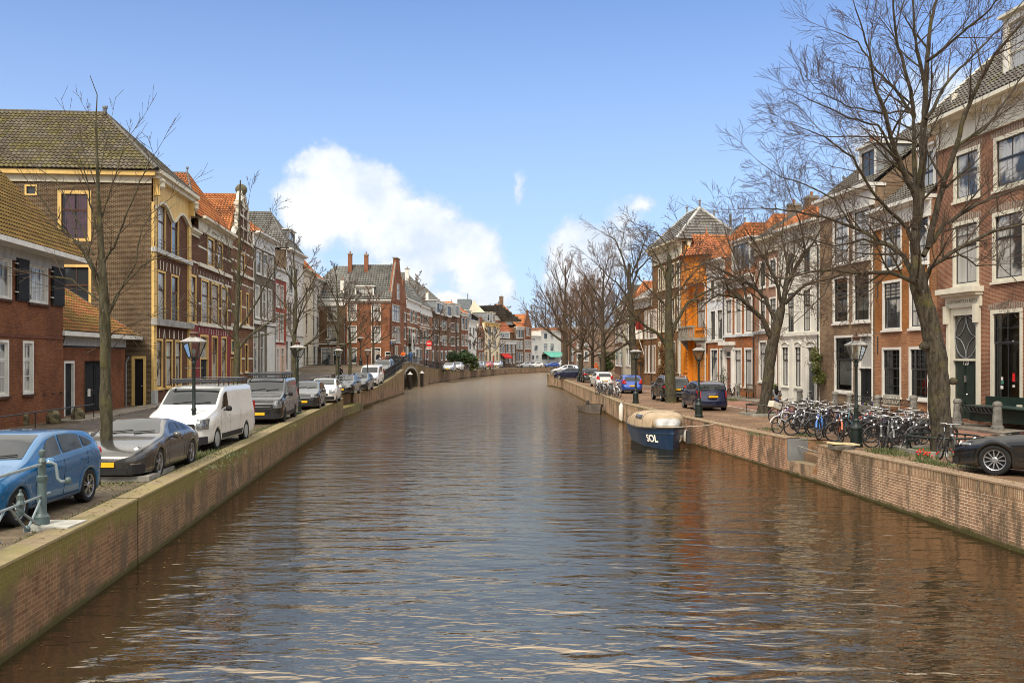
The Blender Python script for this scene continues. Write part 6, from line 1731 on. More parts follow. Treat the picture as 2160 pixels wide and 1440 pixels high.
t.lathe([(.0,-.1),(.12,-.06),(.13,.05),(.05,.12),(0,.13)],BARK_R,PZ(2010,805,Z0-.15),8);t.lathe([(.0,-.14),(.15,-.06),(.14,.05),(.05,.14),(0,.15)],BARK_R,PZ(1950,730,Z0-.1),8)
t.build('trunk',rt,loc=rt.location,smooth=True)
c=MB()
ML=[([(1933,565),(1930,500),(1940,430),(1946,330),(1950,250),(1952,190),(1956,120),(1962,60),(1975,0),(1990,-70)],.24,.04,.6,14,1.9),([(1950,180),(1935,110),(1927,50),(1925,-40)],.085,.03,-.8,7,1.5),([(1934,480),(1934,417),(1900,350),(1884,306),(1867,239),(1843,175),(1835,110),(1805,20)],.17,.022,-2.2,16,1.7),([(1932,470),(1932,400),(1928,300),(1928,248),(1890,190),(1850,150),(1810,90),(1770,70)],.13,.018,1.8,13,1.7),([(1928,250),(1922,192),(1895,100),(1885,40),(1885,-40)],.10,.03,-1.2,10,1.6),([(1900,350),(1852,265),(1791,248),(1709,210),(1688,200)],.06,.012,-2.0,12,1.4),([(1935,300),(1866,289),(1767,289),(1690,285)],.055,.012,2.0,11,1.4),([(1915,235),(1861,239),(1797,227),(1747,204),(1715,180)],.05,.012,-2.6,10,1.3),([(1960,520),(1978,425),(2007,337),(2036,241),(2068,171),(2097,118),(2141,66),(2190,0)],.15,.03,-1.8,15,1.8),([(2003,345),(2019,308),(2080,270),(2115,223),(2160,156),(2200,120)],.075,.02,.8,10,1.5),([(1955,250),(2000,170),(2050,120),(2110,60),(2160,0)],.08,.02,2.6,11,1.5),([(1955,130),(1995,100),(2040,60),(2090,20),(2120,-40)],.075,.02,-2.4,9,1.4),([(1950,600),(1962,565),(2016,527),(2093,489),(2160,471),(2230,455)],.12,.03,-1.6,14,1.6),([(1945,540),(1992,474),(2051,436),(2103,413),(2160,396),(2230,370)],.11,.03,1.8,13,1.6),([(1950,640),(1934,599),(1875,572),(1817,578),(1759,568),(1720,572),(1650,588),(1600,575)],.12,.015,-2.6,20,1.6),([(1935,600),(1907,541),(1875,518),(1798,479),(1720,453),(1640,440),(1575,440)],.13,.015,1.4,20,1.6),([(1933,540),(1915,480),(1875,444),(1837,401),(1798,331),(1740,290),(1690,270)],.11,.014,-3.2,18,1.6),([(1875,518),(1820,505),(1760,520),(1700,500),(1640,520)],.06,.012,-1.0,12,1.4),([(1800,480),(1760,420),(1700,390),(1640,370),(1600,340)],.05,.012,1.8,12,1.4),([(2015,530),(2060,560),(2110,560),(2150,600)],.04,.012,-1.5,9,1.2),([(1760,570),(1740,620),(1700,660),(1650,700)],.03,.010,-1.0,9,1.2),([(1910,545),(1850,600),(1800,640),(1760,700)],.035,.010,-2.0,9,1.2),]
zoff={5:-.5,14:0,17:.6,18:.9}
for i,(pp,r0,r1,dz,kd,sl)in enumerate(ML):
 limb(c,r_,Lm(pp,dz,0),r0*.72,r1*.8,CB,BARK_R,TWIG,1,int(kd*.78),.16,sl)
c.build('crown',rt,loc=rt.location,smooth=True)
# the second right tree
rt=thing('bare_tree','crooked bare tree rising behind the row of bicycles, left of the huge tree','tree',GZ(1612,47.5,'R'))
r_=random.Random(23);Z0=47.5
C2=dict(levels=3,wob=.10,up=.02,kids=(0,5,4),ang=(.45,1.0),ratio=(.45,.72),rmin=.0075,seg=.45)
t=MB();tp=Lm([(1608,880),(1616,840),(1622,790),(1626,740),(1632,715),(1640,680),(1648,650)])
t.tube([a.lerp(b,k/3)for a,b in zip(tp,tp[1:])for k in range(3)]+[tp[-1]],[q*.82 for q in(.50,.42,.39,.37,.36,.355,.35,.345,.36,.37,.35,.34,.34,.33,.32,.31,.30,.29,.28)],BARK_R,12,caps=False)
t.build('trunk',rt,loc=rt.location,smooth=True)
c=MB()
for pp,r0,r1,dz,kd,sl in[([(1632,722),(1608,672),(1585,650),(1560,628),(1515,620),(1488,640),(1470,660)],.19,.03,-2,15,2.4),([(1640,690),(1615,630),(1585,600),(1545,590),(1500,585),(1465,600)],.17,.03,1.5,15,2.4),([(1648,660),(1660,600),(1680,560),(1710,520),(1735,480)],.20,.04,1,14,2.4),([(1650,650),(1640,600),(1615,550),(1590,510),(1570,480)],.13,.03,-1.5,13,2.2),([(1655,640),(1700,600),(1740,590),(1790,580)],.13,.03,-2.5,13,2.2),([(1650,650),(1660,560),(1650,500),(1655,450)],.12,.03,2,12,2.2),([(1580,645),(1560,570),(1540,520),(1525,470)],.10,.02,1,11,2.0),([(1700,540),(1690,480),(1670,420)],.09,.02,-1,9,2.0),([(1560,590),(1500,560),(1460,545)],.08,.02,-1,9,2.0)]:
 limb(c,r_,Lm(pp,dz),r0*.8,r1*.7,C2,BARK_R,TWIG,1,kd,.15,sl)
c.build('crown',rt,loc=rt.location,smooth=True)
# the third, between the cars
rt=thing('bare_tree','bare forked tree with a round iron ring, behind the black estate car','tree',GZ(1415,60.5,'R'))
r_=random.Random(31);Z0=60.5
t=MB();tp=Lm([(1416,862),(1414,820),(1413,770),(1411,720),(1410,660),(1411,600),(1412,540)])
t.tube([a.lerp(b,k/3)for a,b in zip(tp,tp[1:])for k in range(3)]+[tp[-1]],[.48,.38,.34,.33,.32,.32,.31,.31,.31,.30,.27,.25,.23,.21,.20,.19,.17,.16,.14],BARK_G,12,caps=False)
t.build('trunk',rt,loc=rt.location,smooth=True)
c=MB()
C3=dict(C2,rmin=.009)
for pp,r0,r1,dz,kd,sl in[([(1408,735),(1390,705),(1365,690),(1340,670),(1318,640),(1300,625)],.18,.03,-1.5,9,2.2),([(1414,720),(1425,680),(1450,640),(1480,620),(1520,600),(1560,590)],.19,.03,1,10,2.4),([(1411,610),(1395,560),(1375,525),(1350,510)],.10,.03,1,8,2.0),([(1412,600),(1435,560),(1450,520),(1440,490)],.10,.03,-1,8,2.0),([(1412,560),(1408,520),(1385,490),(1370,485)],.09,.03,1,7,1.8),([(1411,650),(1380,620),(1350,590),(1330,560)],.10,.03,-1.5,8,2.0),([(1412,640),(1450,590),(1490,550)],.09,.03,-1.5,8,2.0)]:
 limb(c,r_,Lm(pp,dz),r0*.8,r1*.8,C3,BARK_G,TWIG,1,kd,.15,sl)
c.build('crown',rt,loc=rt.location,smooth=True)
rt=thing('bare_tree','bare crooked tree behind the lamp and the bright blue hatchback','tree',GZ(1341,78,'R'))
r_=random.Random(37);Z0=78
t=MB();tp=Lm([(1341,835),(1338,780),(1335,720),(1332,660),(1328,600),(1327,555)])
t.tube([a.lerp(b,k/3)for a,b in zip(tp,tp[1:])for k in range(3)]+[tp[-1]],[.40,.30,.28,.27,.27,.26,.26,.25,.24,.22,.21,.19,.17,.16,.14,.12],BARK_R,12,caps=False)
t.build('trunk',rt,loc=rt.location,smooth=True)
c=MB();C4=dict(C2,rmin=.011)
for pp,r0,r1,dz,kd,sl in[([(1330,630),(1322,570),(1308,530),(1298,505),(1285,498)],.15,.03,1,8,2.4),([(1335,740),(1318,712),(1290,700),(1262,705)],.15,.03,-1,8,2.4),([(1329,620),(1345,570),(1370,545),(1395,560)],.14,.03,1,9,2.4),([(1328,590),(1350,540),(1362,500),(1350,487)],.11,.03,-1,8,2.2),([(1333,700),(1350,660),(1380,640)],.11,.03,1,8,2.2),([(1331,640),(1305,600),(1280,580),(1262,560)],.12,.03,-1.5,9,2.2),([(1334,690),(1300,650),(1270,640)],.11,.03,1.5,8,2.2)]:
 limb(c,r_,Lm(pp,dz),r0*.8,r1*.8,C4,BARK_R,TWIG,1,kd,.15,sl)
c.build('crown',rt,loc=rt.location,smooth=True)
# trees further along the right bank
GR='bare street trees along the right bank'
far_r_trees=[(1272,98,13.4,.32,51,'tall bare tree with a pointed top between the blue and red-white cars'),(1192,132,16.4,.44,52,'tallest bare tree at the bend, standing at the tip of the right quay'),(1226,112,11.5,.30,53,'bare dense tree with brownish twigs beside the dark blue car on the right quay'),(1250,118,12.0,.24,54,'thin-stemmed bare tree behind the dark estate car on the right bank'),(1203,150,13.0,.24,55,'thin bare tree just right of the tallest tree at the bend')]
for px,Z,H,tr,sd,lab in far_r_trees:
 tree(lab,GZ(px,Z,'R'),H,sd,tr,1.25,dict(kids=(6,7,5,3),levels=4,ang=(.4,.85),up=.06,wob=.10),.22,14,mat=BARK_F,tw=TWIGR,rmin=.012,group=GR)
GB='bare trees beyond the end of the canal'
for i,(px,Z,H,lab)in enumerate([(1130,300,17,'bare tree over the white houses, left edge of the far trees'),(1150,312,23,'brownish bare tree behind the white corner house'),(1172,318,25,'wide bare tree rising behind the green awning'),(1215,305,24,'bare tree behind the end of the right quay tip'),(1240,310,26,'tall bare tree above the pinkish brick house, left one'),(1268,315,27,'tall bare tree above the pinkish brick house, right one'),(1300,300,25,'bare tree behind the brown house at the street bend')]):
 tree(lab,((px-CX)/FPX*Z,Z,0),H,70+i,.5,1.3,dict(kids=(6,6,5,3),levels=4,up=.05,wob=.10),.2,11,mat=BARK_F,tw=TWIGR,rmin=.03,group=GB)
tree('bare treetop above the brown brick corner house roof',((852-CX)/FPX*150,165,0),16.5,81,.4,1.0,dict(kids=(5,5,4,3)),.3,9,mat=BARK_F,tw=TWIGR,rmin=.03)
tree('bare tree standing behind the cream house and its dormers',((1040-CX)/FPX*262,262,0),17.5,82,.5,1.1,dict(kids=(5,5,4,3)),.3,9,mat=BARK_F,tw=TWIGR,rmin=.045)
tree('bare tree standing behind the red-roofed low house',((1062-CX)/FPX*266,266,0),16.5,83,.4,.7,dict(kids=(5,5,4,3)),.3,8,mat=BARK_F,tw=TWIGR,rmin=.045)
# left bank
rt=thing('bare_tree','slender mossy tree in a kerbed pit between the blue and grey cars','tree',GZ(226,22.0))
r_=random.Random(41);Z0=22.0
t=MB();tp=Lm([(226,1018),(225,960),(224,880),(222,800),(222,730),(221,660),(218,600),(214,540),(210,460),(206,380),(204,300),(203,240),(205,200),(190,160)])
rr=[.17,.145,.145,.14,.14,.14,.135,.13,.13,.125,.125,.12,.12,.125,.13,.125,.115,.11,.10,.09,.085,.075,.07,.065,.058,.05,.045,.04,.034,.03,.026,.022,.019,.016,.014,.012,.011,.010,.009,.008]
pts_=[a.lerp(b,k/3)for a,b in zip(tp,tp[1:])for k in range(3)]+[tp[-1]]
t.tube(pts_,rr[:len(pts_)]if len(rr)>=len(pts_)else rr+[.008]*(len(pts_)-len(rr)),BARK_G,12,caps=False)
t.build('trunk',rt,loc=rt.location,smooth=True)
c=MB();C5=dict(levels=2,wob=.09,up=.05,kids=(0,4,3),ang=(.35,.75),ratio=(.45,.75),rmin=.0045,seg=.3)
for pp,r0,r1,dz,kd,sl in[([(219,645),(195,570),(170,520),(120,470),(85,415),(50,370)],.06,.010,-.5,10,.9),([(215,600),(180,520),(150,500),(90,460)],.045,.009,.6,8,.8),([(222,690),(235,650),(260,600),(285,560),(300,480),(320,450),(370,410)],.05,.008,.5,10,.9),([(212,560),(240,520),(260,470),(280,420),(310,350),(330,320)],.05,.008,-.5,9,.9),([(208,480),(225,430),(250,350),(265,300),(290,265)],.035,.007,.4,8,.8),([(210,500),(190,430),(185,380),(165,320),(150,280)],.035,.007,-.4,8,.8),([(222,720),(240,700),(290,680),(340,660),(380,650)],.028,.007,.4,7,.7),([(222,680),(245,620),(300,560),(330,545),(370,530)],.035,.007,-.6,8,.8),([(218,640),(150,590),(90,580),(0,560),(-40,555)],.035,.008,-.3,9,.9),([(206,400),(180,330),(170,300)],.02,.006,.3,5,.6),([(205,380),(225,300),(235,250)],.02,.006,.3,5,.6),([(205,330),(200,260),(180,230)],.015,.006,0,5,.5),([(222,690),(230,740),(270,700),(300,720)],.018,.006,.5,5,.6),([(200,540),(150,440),(120,380),(60,340),(0,320)],.03,.006,.7,8,.8)]:
 limb(c,r_,Lm(pp,dz),r0*.75,r1*.8,C5,BARK_G,TWIG,1,kd,.15,sl)
c.build('crown',rt,loc=rt.location,smooth=True)
GL='slender street trees on the left quay'
rt=thing('bare_tree','slender tree whose branch leans right, behind the dark van','tree',GZ(497,38.5),group=GL)
r_=random.Random(43);Z0=38.5
t=MB();tp=Lm([(499,885),(499,800),(500,740),(498,700),(500,640),(503,580),(505,520),(505,450),(507,380)])
pts_=[a.lerp(b,k/3)for a,b in zip(tp,tp[1:])for k in range(3)]+[tp[-1]]
t.tube(pts_,[lerp(.17,.02,i/len(pts_))for i in range(len(pts_))],BARK_G,10,caps=False);t.build('trunk',rt,loc=rt.location,smooth=True)
c=MB();C6=dict(C5,rmin=.007,levels=3,kids=(0,4,3))
for pp,r0,r1,dz,kd,sl in[([(500,738),(530,705),(560,685),(580,670),(610,662)],.07,.015,.8,8,1.2),([(501,700),(540,640),(560,600),(585,560),(590,540)],.05,.01,-.8,8,1.1),([(500,680),(480,620),(465,580),(450,540)],.05,.01,.6,8,1.1),([(502,620),(520,560),(540,510),(560,470)],.04,.01,-.5,8,1.1),([(502,600),(485,540),(475,480)],.04,.01,.6,7,1.0),([(505,540),(520,480),(525,420)],.03,.01,-.4,6,.9),([(500,720),(470,690),(440,670),(410,665)],.04,.01,-1,7,1.0)]:
 limb(c,r_,Lm(pp,dz),r0,r1,C6,BARK_G,TWIG,1,kd,.15,sl)
c.build('crown',rt,loc=rt.location,smooth=True)
CL=dict(kids=(5,5,4,3),levels=4,ang=(.35,.7),up=.05,wob=.09)
tree('slender tree behind the lamp post next to the black hatchback',GZ(621,51.5),9.2,91,.17,.95,CL,.35,11,mat=BARK_G,rmin=.009,group=GL)
tree('slender tree right beside the lamp post where the quay wall steps back',GZ(712.5,76),10.2,92,.19,.9,CL,.35,11,mat=BARK_G,rmin=.013,group=GL)
tree('slender tree in front of the corner house, behind the grey hatchback',GZ(738,82),8.6,93,.16,.9,CL,.35,10,mat=BARK_G,rmin=.014,group=GL)
tree('slender tree in front of the right window of the corner house',GZ(787,108),9.0,94,.16,1.0,CL,.3,10,mat=BARK_F,tw=TWIGR,rmin=.018,group=GL)
tree('small bare tree in front of the cream house with the red door',GZ(1034,205),9.8,95,.18,.95,CL,.35,10,mat=BARK_F,rmin=.03,group=GL)
tree('small bare tree between the bridge and the apartment house',GZ(922,150),9.5,96,.14,1.0,CL,.35,9,mat=BARK_F,rmin=.024,group=GL)
tree('thin bare tree before the white house left of the neck gable',GZ(1006,200),9.0,97,.14,.8,CL,.4,8,mat=BARK_F,rmin=.03,group=GL)
# evergreen, hedge, climbers: many small leaves through a volume
def foliage(mb,r_,c,rad,n_,size,mats,flat=1.0,clumps=14):
 c=Vector(c);cl=[]
 for k in range(clumps):
  v=rvec(r_)*r_.random()**.4
  cl.append(Vector((v.x*rad[0],v.y*rad[1],v.z*rad[2]))*.75)
 for i in range(n_):
  k=r_.choice(cl);v=rvec(r_)*(r_.random()**.5)*min(rad)*.45
  p=c+k+v
  a=rvec(r_);b=a.cross(rvec(r_)).normalized();s_=size*r_.uniform(.6,1.4)
  mb.face([p-a*s_,p+b*s_*.5,p+a*s_,p-b*s_*.5],mats[(hash((round(k.x,2),round(k.z,2)))+(r_.random()<.3))%len(mats)])
LG=[leafy((.012,.028,.010),(.03,.055,.018)),leafy((.03,.06,.015),(.06,.10,.025))]
LY=[leafy((.05,.075,.015),(.12,.14,.03)),leafy((.09,.11,.02),(.20,.20,.05))]
LO=[leafy((.16,.075,.015),(.26,.12,.02)),leafy((.10,.05,.02),(.17,.09,.025))]
r_=random.Random(77)
def shrub(name,label,base,rad,n_,size,mats,cat='shrub',stem=True,zc=None):
 rt=thing(name,label,cat,base);b=Vector(base)
 mb=MB();foliage(mb,r_,b+Vector((0,0,zc if zc else rad[2])),rad,n_,size,mats);mb.build('leaves',rt,loc=rt.location)
 m2=MB()
 for k in range(4):m2.tube([b+Vector((r_.uniform(-.1,.1),0,-.05)),b+Vector((r_.uniform(-.3,.3)*rad[0],r_.uniform(-.3,.3)*rad[1],rad[2]*1.2))],[.04,.015],TWIG,5)
 m2.build('stems',rt,loc=rt.location)
 return rt
shrub('evergreen_tree','dark green evergreen before the brown house and the parked white car',GZ(975,172),(3.0,2,1.9),5000,.22,LG,'tree',zc=2.4)
shrub('evergreen_tree','yellowish green evergreen beside the darker one on the far quay',GZ(993,174),(1.7,1.5,1.4),2200,.2,[LG[1],LY[1]],'tree',zc=1.6)
shrub('clipped_hedge','tall mossy green hedge at the corner behind the street trees',GZ(1280,119,'R'),(1.3,1.2,2.2),5200,.10,[LY[0],LG[1]],'hedge',zc=2.2)
shrub('climbing_shrub','leafy green climber beside the grey brick house and the white door',(QP(1738)[0]-.35,QP(1738)[1],0),(.6,.6,1.7),2600,.055,LY,zc=2.2)
shrub('autumn_shrub','orange-brown leafed shrub against the orange house',(QP(1428)[0]-1.1,QP(1428)[1],0),(1.0,1.3,1.9),3600,.07,LO,zc=2.4)
shrub('creeper','brown dry creeper covering the front of the low brick house',(QP(1357)[0]-.3,QP(1357)[1],0),(.5,2.6,2.3),4200,.07,LO,'creeper',zc=3.6)
shrub('potted_olive','small grey-green potted tree before the orange brick house',(QP(1571)[0]-1.6,QP(1571)[1],.5),(.55,.5,.9),420,.05,[leafy((.07,.08,.05),(.14,.15,.10))],'potted tree',zc=1.0)
# cars
CARGL=plain((.012,.014,.015),.04,.1,name='car_glass');CARGL.node_tree.nodes['Principled BSDF'].inputs['Specular IOR Level'].default_value=.55
PLAST=plain((.022,.022,.023),.6,.1,4,name='black_plastic')
YPLATE=plain((.75,.42,.02),.5,.05,3,name='yellow_plate')
HEADL=plain((.20,.21,.22),.08,.5,14,metal=.5,name='headlamp');HLIN=plain((.75,.76,.76),.2,.1,name='lamp_lens');TAILL=plain((.42,.012,.012),.2,.1,name='tail_lamp')
SHUT=plain((.008,.008,.008),.8,.1,name='shut_line');TXT=plain((.03,.03,.03),.6,name='plate_text')
def interps(tab,x):
 """smooth interpolation"""
 if x<=tab[0][0]:return tab[0][1]
 for(a,va),(b,vb)in zip(tab,tab[1:]):
  if x<=b:
   t=(x-a)/(b-a)if b>a else 0
   return va+(vb-va)*t
 return tab[-1][1]
def wheel(root,x,y,r,side,rim='spoke',nsp=5,face=None,w_=.2):
 """side: +1 outer face towards +y"""
 def X(p):return Vector((x,y,r))+Vector((p[0],p[2]*side,p[1]))
 mb=MB();n_=28
 def ring(prof,mat,m):
  for i in range(len(prof)-1):
   for j in range(n_):
    a0,a1=2*math.pi*j/n_,2*math.pi*(j+1)/n_
    (r0,o0),(r1,o1)=prof[i],prof[i+1]
    q=[X((r0*math.cos(a0),r0*math.sin(a0),o0)),X((r0*math.cos(a1),r0*math.sin(a1),o0)),X((r1*math.cos(a1),r1*math.sin(a1),o1)),X((r1*math.cos(a0),r1*math.sin(a0),o1))]
    m.face(q if side>0 else q[::-1],mat)
 rr=r*.68
 ring([(rr,-w_*.5),(r*.94,-w_*.5),(r,-w_*.38),(r,w_*.38),(r*.96,w_*.48),(r*.84,w_*.52),(rr,w_*.46)],RUBBER,mb)
 wo=mb.build('wheel',root,smooth=True)
 m2=MB();mm=face or ALLOY
 ring([(rr,w_*.46),(rr*.93,w_*.42),(rr*.88,w_*.05)],mm,m2);ring([(rr*.88,w_*.05),(.01,w_*.05)],PLAST,m2)
 if rim=='spoke':
  for k in range(nsp):
   a=2*math.pi*k/nsp+.3
   for da,ww in((-.10,.085),(.10,.085))if nsp<=7 else((0,.07),):
    c0,s0=math.cos(a),math.sin(a);c1,s1=math.cos(a+da*1.6),math.sin(a+da*1.6)
    pa,pb=Vector((c0*.05,s0*.05)),Vector((c1*rr*.93,s1*rr*.93))
    tt=Vector((-(pb-pa).y,(pb-pa).x)).normalized()*r*ww*.55
    q=[X((pa.x-tt.x,pa.y-tt.y,w_*.40)),X((pa.x+tt.x,pa.y+tt.y,w_*.40)),X((pb.x+tt.x*.8,pb.y+tt.y*.8,w_*.44)),X((pb.x-tt.x*.8,pb.y-tt.y*.8,w_*.44))]
    qb=[v+Vector((0,-side*.03,0))for v in q]
    m2.face(q,mm)
    for i in range(4):m2.face([q[i],q[(i+1)%4],qb[(i+1)%4],qb[i]],mm)
 else:
  ring([(rr*.90,w_*.40),(rr*.55,w_*.46),(.02,w_*.43)],mm,m2)
 ring([(.07,w_*.42),(.05,w_*.48),(.005,w_*.48)],mm,m2)
 m2.build('rim',wo,smooth=False)
def car(name,label,cat,pos,heading,sp,paint,group=None,plate=None,rim=None,detail=True):
 """x forward. heading: world angle of the nose. sp: shape tables"""
 L,W=sp['L'],sp['W'];xf=L/2
 root=thing(name,label,cat,pos,heading,group)
 wr=sp['wr'];wx=sp['wx']
 AX=[xf-wx[0],xf-wx[1]]
 top=[(xf-a,b)for a,b in sp['top']][::-1];belt=[(xf-a,b)for a,b in sp['belt']][::-1]
 low=sp.get('low',.20);roofw=sp.get('roofw',.76)
 fr,rrd=sp.get('nose',.55),sp.get('tail',.35)
 def halfw(x,z=.6):
  d1,d2=(xf-x),(x+xf)
  w0=W/2
  if d1<fr:w0*=1-sp.get('nosein',.26)*(1-d1/fr)**2.2
  if d2<rrd:w0*=1-sp.get('tailin',.16)*(1-d2/rrd)**2.2
  return w0
 def sm(tab,x,w_=.16):
  if x>xf-w_ or x<-xf+w_:w_=max(.005,min(w_,xf-abs(x)))
  return sum(interps(tab,x+w_*k)*q for k,q in((-1,.1),(-.5,.22),(0,.36),(.5,.22),(1,.1)))
 def ztop(x):return sm(top,x)
 def zbelt(x):return min(sm(belt,x),ztop(x)-.015)
 def greens(x):return max(0.0,min(1.0,(ztop(x)-zbelt(x))/.30))
 def wtop(x):
  g=greens(x);w0=halfw(x)
  full=(ztop(x)-zbelt(x))/max(.01,sp['H']-interps(belt,0))
  return lerp(w0*.90,W/2*lerp(.93,roofw,min(1,full)),g)if True else 0
 nrow=8
 def section(x):
  w0=halfw(x);zb,zt=zbelt(x),ztop(x);wt=min(wtop(x),w0*.96)
  P=[(w0*.86,low)]
  for k in range(nrow+1):
   f=k/nrow;z=lerp(low+.04,zb,f)
   bul=math.sin(min(1,f*1.35)*math.pi/2)*.05-max(0,f-.75)*.10
   sil=.012*math.sin(f*math.pi*3)if .3<f<.9 else 0
   P.append((w0*(.955+bul)+sil,z))
  ws=P[-1][0]
  for f in(.35,.7,.92):P.append((lerp(ws-.015,wt,f+.04*math.sin(f*3.14)),lerp(zb,zt,f)))
  P.append((wt*.90,lerp(zb,zt,.985)));P.append((wt*.55,zt+.004));P.append((0,zt+.012))
  return P
 N=62
 xs=[lerp(xf,-xf,i/N)for i in range(N+1)]
 key=sorted(set([a for a,_ in top]),reverse=True)
 for kx in key:
  j=min(range(1,N),key=lambda i:abs(xs[i]-kx));xs[j]=kx
 secs=[section(x)for x in xs];m=len(secs[0])
 Ra=wr+.055
 V=[];body=MB();mi_b=body.mi(paint)
 def snap(x,w0,z,row):
  if row<=nrow+1:
   for ax in AX:
    dx,dz=x-ax,z-wr
    d=math.hypot(dx,dz)
    if d<Ra and d>1e-5:
     if z<=low+.05 and abs(dx)<Ra:return(ax+math.copysign(Ra,dx if abs(dx)>1e-6 else 1)if d<Ra*.0 else x,w0,z,True)
     k=Ra/d;return(ax+dx*k,w0,wr+dz*k,True)
  return(x,w0,z,False)
 for side in(1,-1):
  idx=[]
  for i,x in enumerate(xs):
   row=[]
   for k,(w0,z)in enumerate(secs[i]):
    xx,ww,zz,s_=snap(x,w0,z,k)
    row.append(len(body.v));body.v.append((xx,side*ww,zz))
   idx.append(row)
  for i in range(N):
   for k in range(m-1):
    cx_=(xs[i]+xs[i+1])/2;cz_=(secs[i][k][1]+secs[i][k+1][1]+secs[i+1][k][1]+secs[i+1][k+1][1])/4
    if k<=nrow and any(math.hypot(cx_-ax,cz_-wr)<Ra for ax in AX):continue
    q=(idx[i][k],idx[i+1][k],idx[i+1][k+1],idx[i][k+1])
    body.f.append(q if side>0 else q[::-1]);body.m.append(mi_b);body.uv.append(None)
 for i,sg in((0,1),(N,-1)):
  sec=secs[i];x=xs[i];bulge=.05*sg
  ring=[(w0,z)for w0,z in sec]
  cc=(x+bulge,0,(sec[0][1]+sec[-1][1])/2)
  for side in(1,-1):
   for a,b in zip(ring,ring[1:]):
    q=[(x,side*a[0],a[1]),(x,side*b[0],b[1]),(x+bulge*.8,side*b[0]*.6,lerp(b[1],cc[2],.3)),(x+bulge*.8,side*a[0]*.6,lerp(a[1],cc[2],.3))]
    body.face(q,paint)
    body.face([q[3],q[2],cc],paint)
   a,b=ring[0],ring[0]
   body.face([(x,side*a[0],a[1]),(x+bulge*.8,side*a[0]*.6,lerp(a[1],cc[2],.3)),cc,(x,0,a[1])],paint)
 bo=body.build('body',root,smooth=True,merge=True,angle=75)
 u=MB();u.box((0,0,low+.05),(L/2-.25,W/2*.80,.06),PLAST)
 for ax in AX:
  for j in range(14):
   a0,a1=math.pi*j/14,math.pi*(j+1)/14
   for sd in(1,-1):
    y0,y1=sd*W*.30,sd*(W/2*.975)
    P0_,P1_=(ax+Ra*math.cos(a0),wr+Ra*math.sin(a0)),(ax+Ra*math.cos(a1),wr+Ra*math.sin(a1))
    u.face([(P0_[0],y0,P0_[1]),(P1_[0],y0,P1_[1]),(P1_[0],y1,P1_[1]),(P0_[0],y1,P0_[1])],PLAST)
    u.face([(ax,y0,wr),(P0_[0],y0,P0_[1]),(P1_[0],y0,P1_[1])],PLAST)
 u.build('underbody',root)
 archm=sp.get('archm')or paint
 def lp_(x,z,sd,off):
  S_=section(max(-xf,min(xf,x)))[:nrow+2]
  z=max(z,S_[0][1])
  for(w0,z0_),(w1,z1_)in zip(S_,S_[1:]):
   if z<=z1_:return Vector((x,sd*(lerp(w0,w1,(z-z0_)/max(1e-5,z1_-z0_))+off),z))
  return Vector((x,sd*(S_[-1][0]+off),z))
 for ax in AX:
  for sd in(1,-1):
   lip=MB();prev=None;n_=22;a00=-math.asin(min(.95,(wr-low)/Ra))
   for j in range(n_+1):
    a=lerp(a00,math.pi-a00,j/n_)
    ring_=[]
    for rr_,of in((Ra-.045,-.03),(Ra-.035,.010),(Ra+.03,.014),(Ra+.075,.002)):
     ring_.append(lp_(ax+rr_*math.cos(a),wr+rr_*math.sin(a),sd,of))
    if prev:
     for q in range(3):lip.face([prev[q],ring_[q],ring_[q+1],prev[q+1]],archm)
    prev=ring_
   lip.build('wheel_arch',root,smooth=True,merge=True)
 rm=rim or sp.get('rim',('spoke',5))
 for ax in AX:
  for sd in(1,-1):wheel(root,ax,sd*(W/2-.115),wr,sd,rm[0],rm[1]if len(rm)>1 else 5,rm[2]if len(rm)>2 else None)
 def side_pt(x,t,sd,off=.006):
  """t: 0 at the beltline, 1 at the roof edge"""
  w0=halfw(x);zb,zt=zbelt(x),ztop(x);wt=min(wtop(x),w0*.96);S_=section(x);ws=S_[nrow+1][0]
  f=t*.92
  return Vector((x,sd*(lerp(ws-.015,wt,f+.04*math.sin(f*3.14))+off),lerp(zb,zt,f)))
 def low_pt(x,z,sd,off=.005):
  S_=section(x)[:nrow+2]
  for(w0,z0_),(w1,z1_)in zip(S_,S_[1:]):
   if z<=z1_:return Vector((x,sd*(lerp(w0,w1,(z-z0_)/max(1e-5,z1_-z0_))+off),z))
  return Vector((x,sd*(S_[-1][0]+off),z))
 def top_pt(x,s_,off=.006):
  wt=min(wtop(x),halfw(x)*.96);zt,zb=ztop(x),zbelt(x)
  a=abs(s_)
  pts_=[(0,zt+.012),(wt*.55,zt+.004),(wt*.90,lerp(zb,zt,.985)),(wt,lerp(zb,zt,.92))]
  y=a*wt
  z=zt
  for(y0,z0_),(y1,z1_)in zip(pts_,pts_[1:]):
   if y<=y1+1e-6:z=lerp(z0_,z1_,(y-y0)/(y1-y0));break
  e=.04
  sl=(ztop(x+e)-ztop(x-e))/(2*e);nrm=Vector((-sl,0,1)).normalized()
  return Vector((x,math.copysign(y,s_),z))+nrm*off
 for(xa,xb,poly)in sp['side']:
  for sd in(1,-1):
   g=MB();n_=14
   for i in range(n_):
    q=[]
    for f in(i/n_,(i+1)/n_):
     x=xf-lerp(xa,xb,f);lo,hi=interps([(p[0],p[1])for p in poly],f),interps([(p[0],p[2])for p in poly],f)
     q.append((side_pt(x,lo,sd),side_pt(x,hi,sd)))
    g.face([q[0][0],q[1][0],q[1][1],q[0][1]],CARGL)
   g.build('side_window',root,smooth=True)
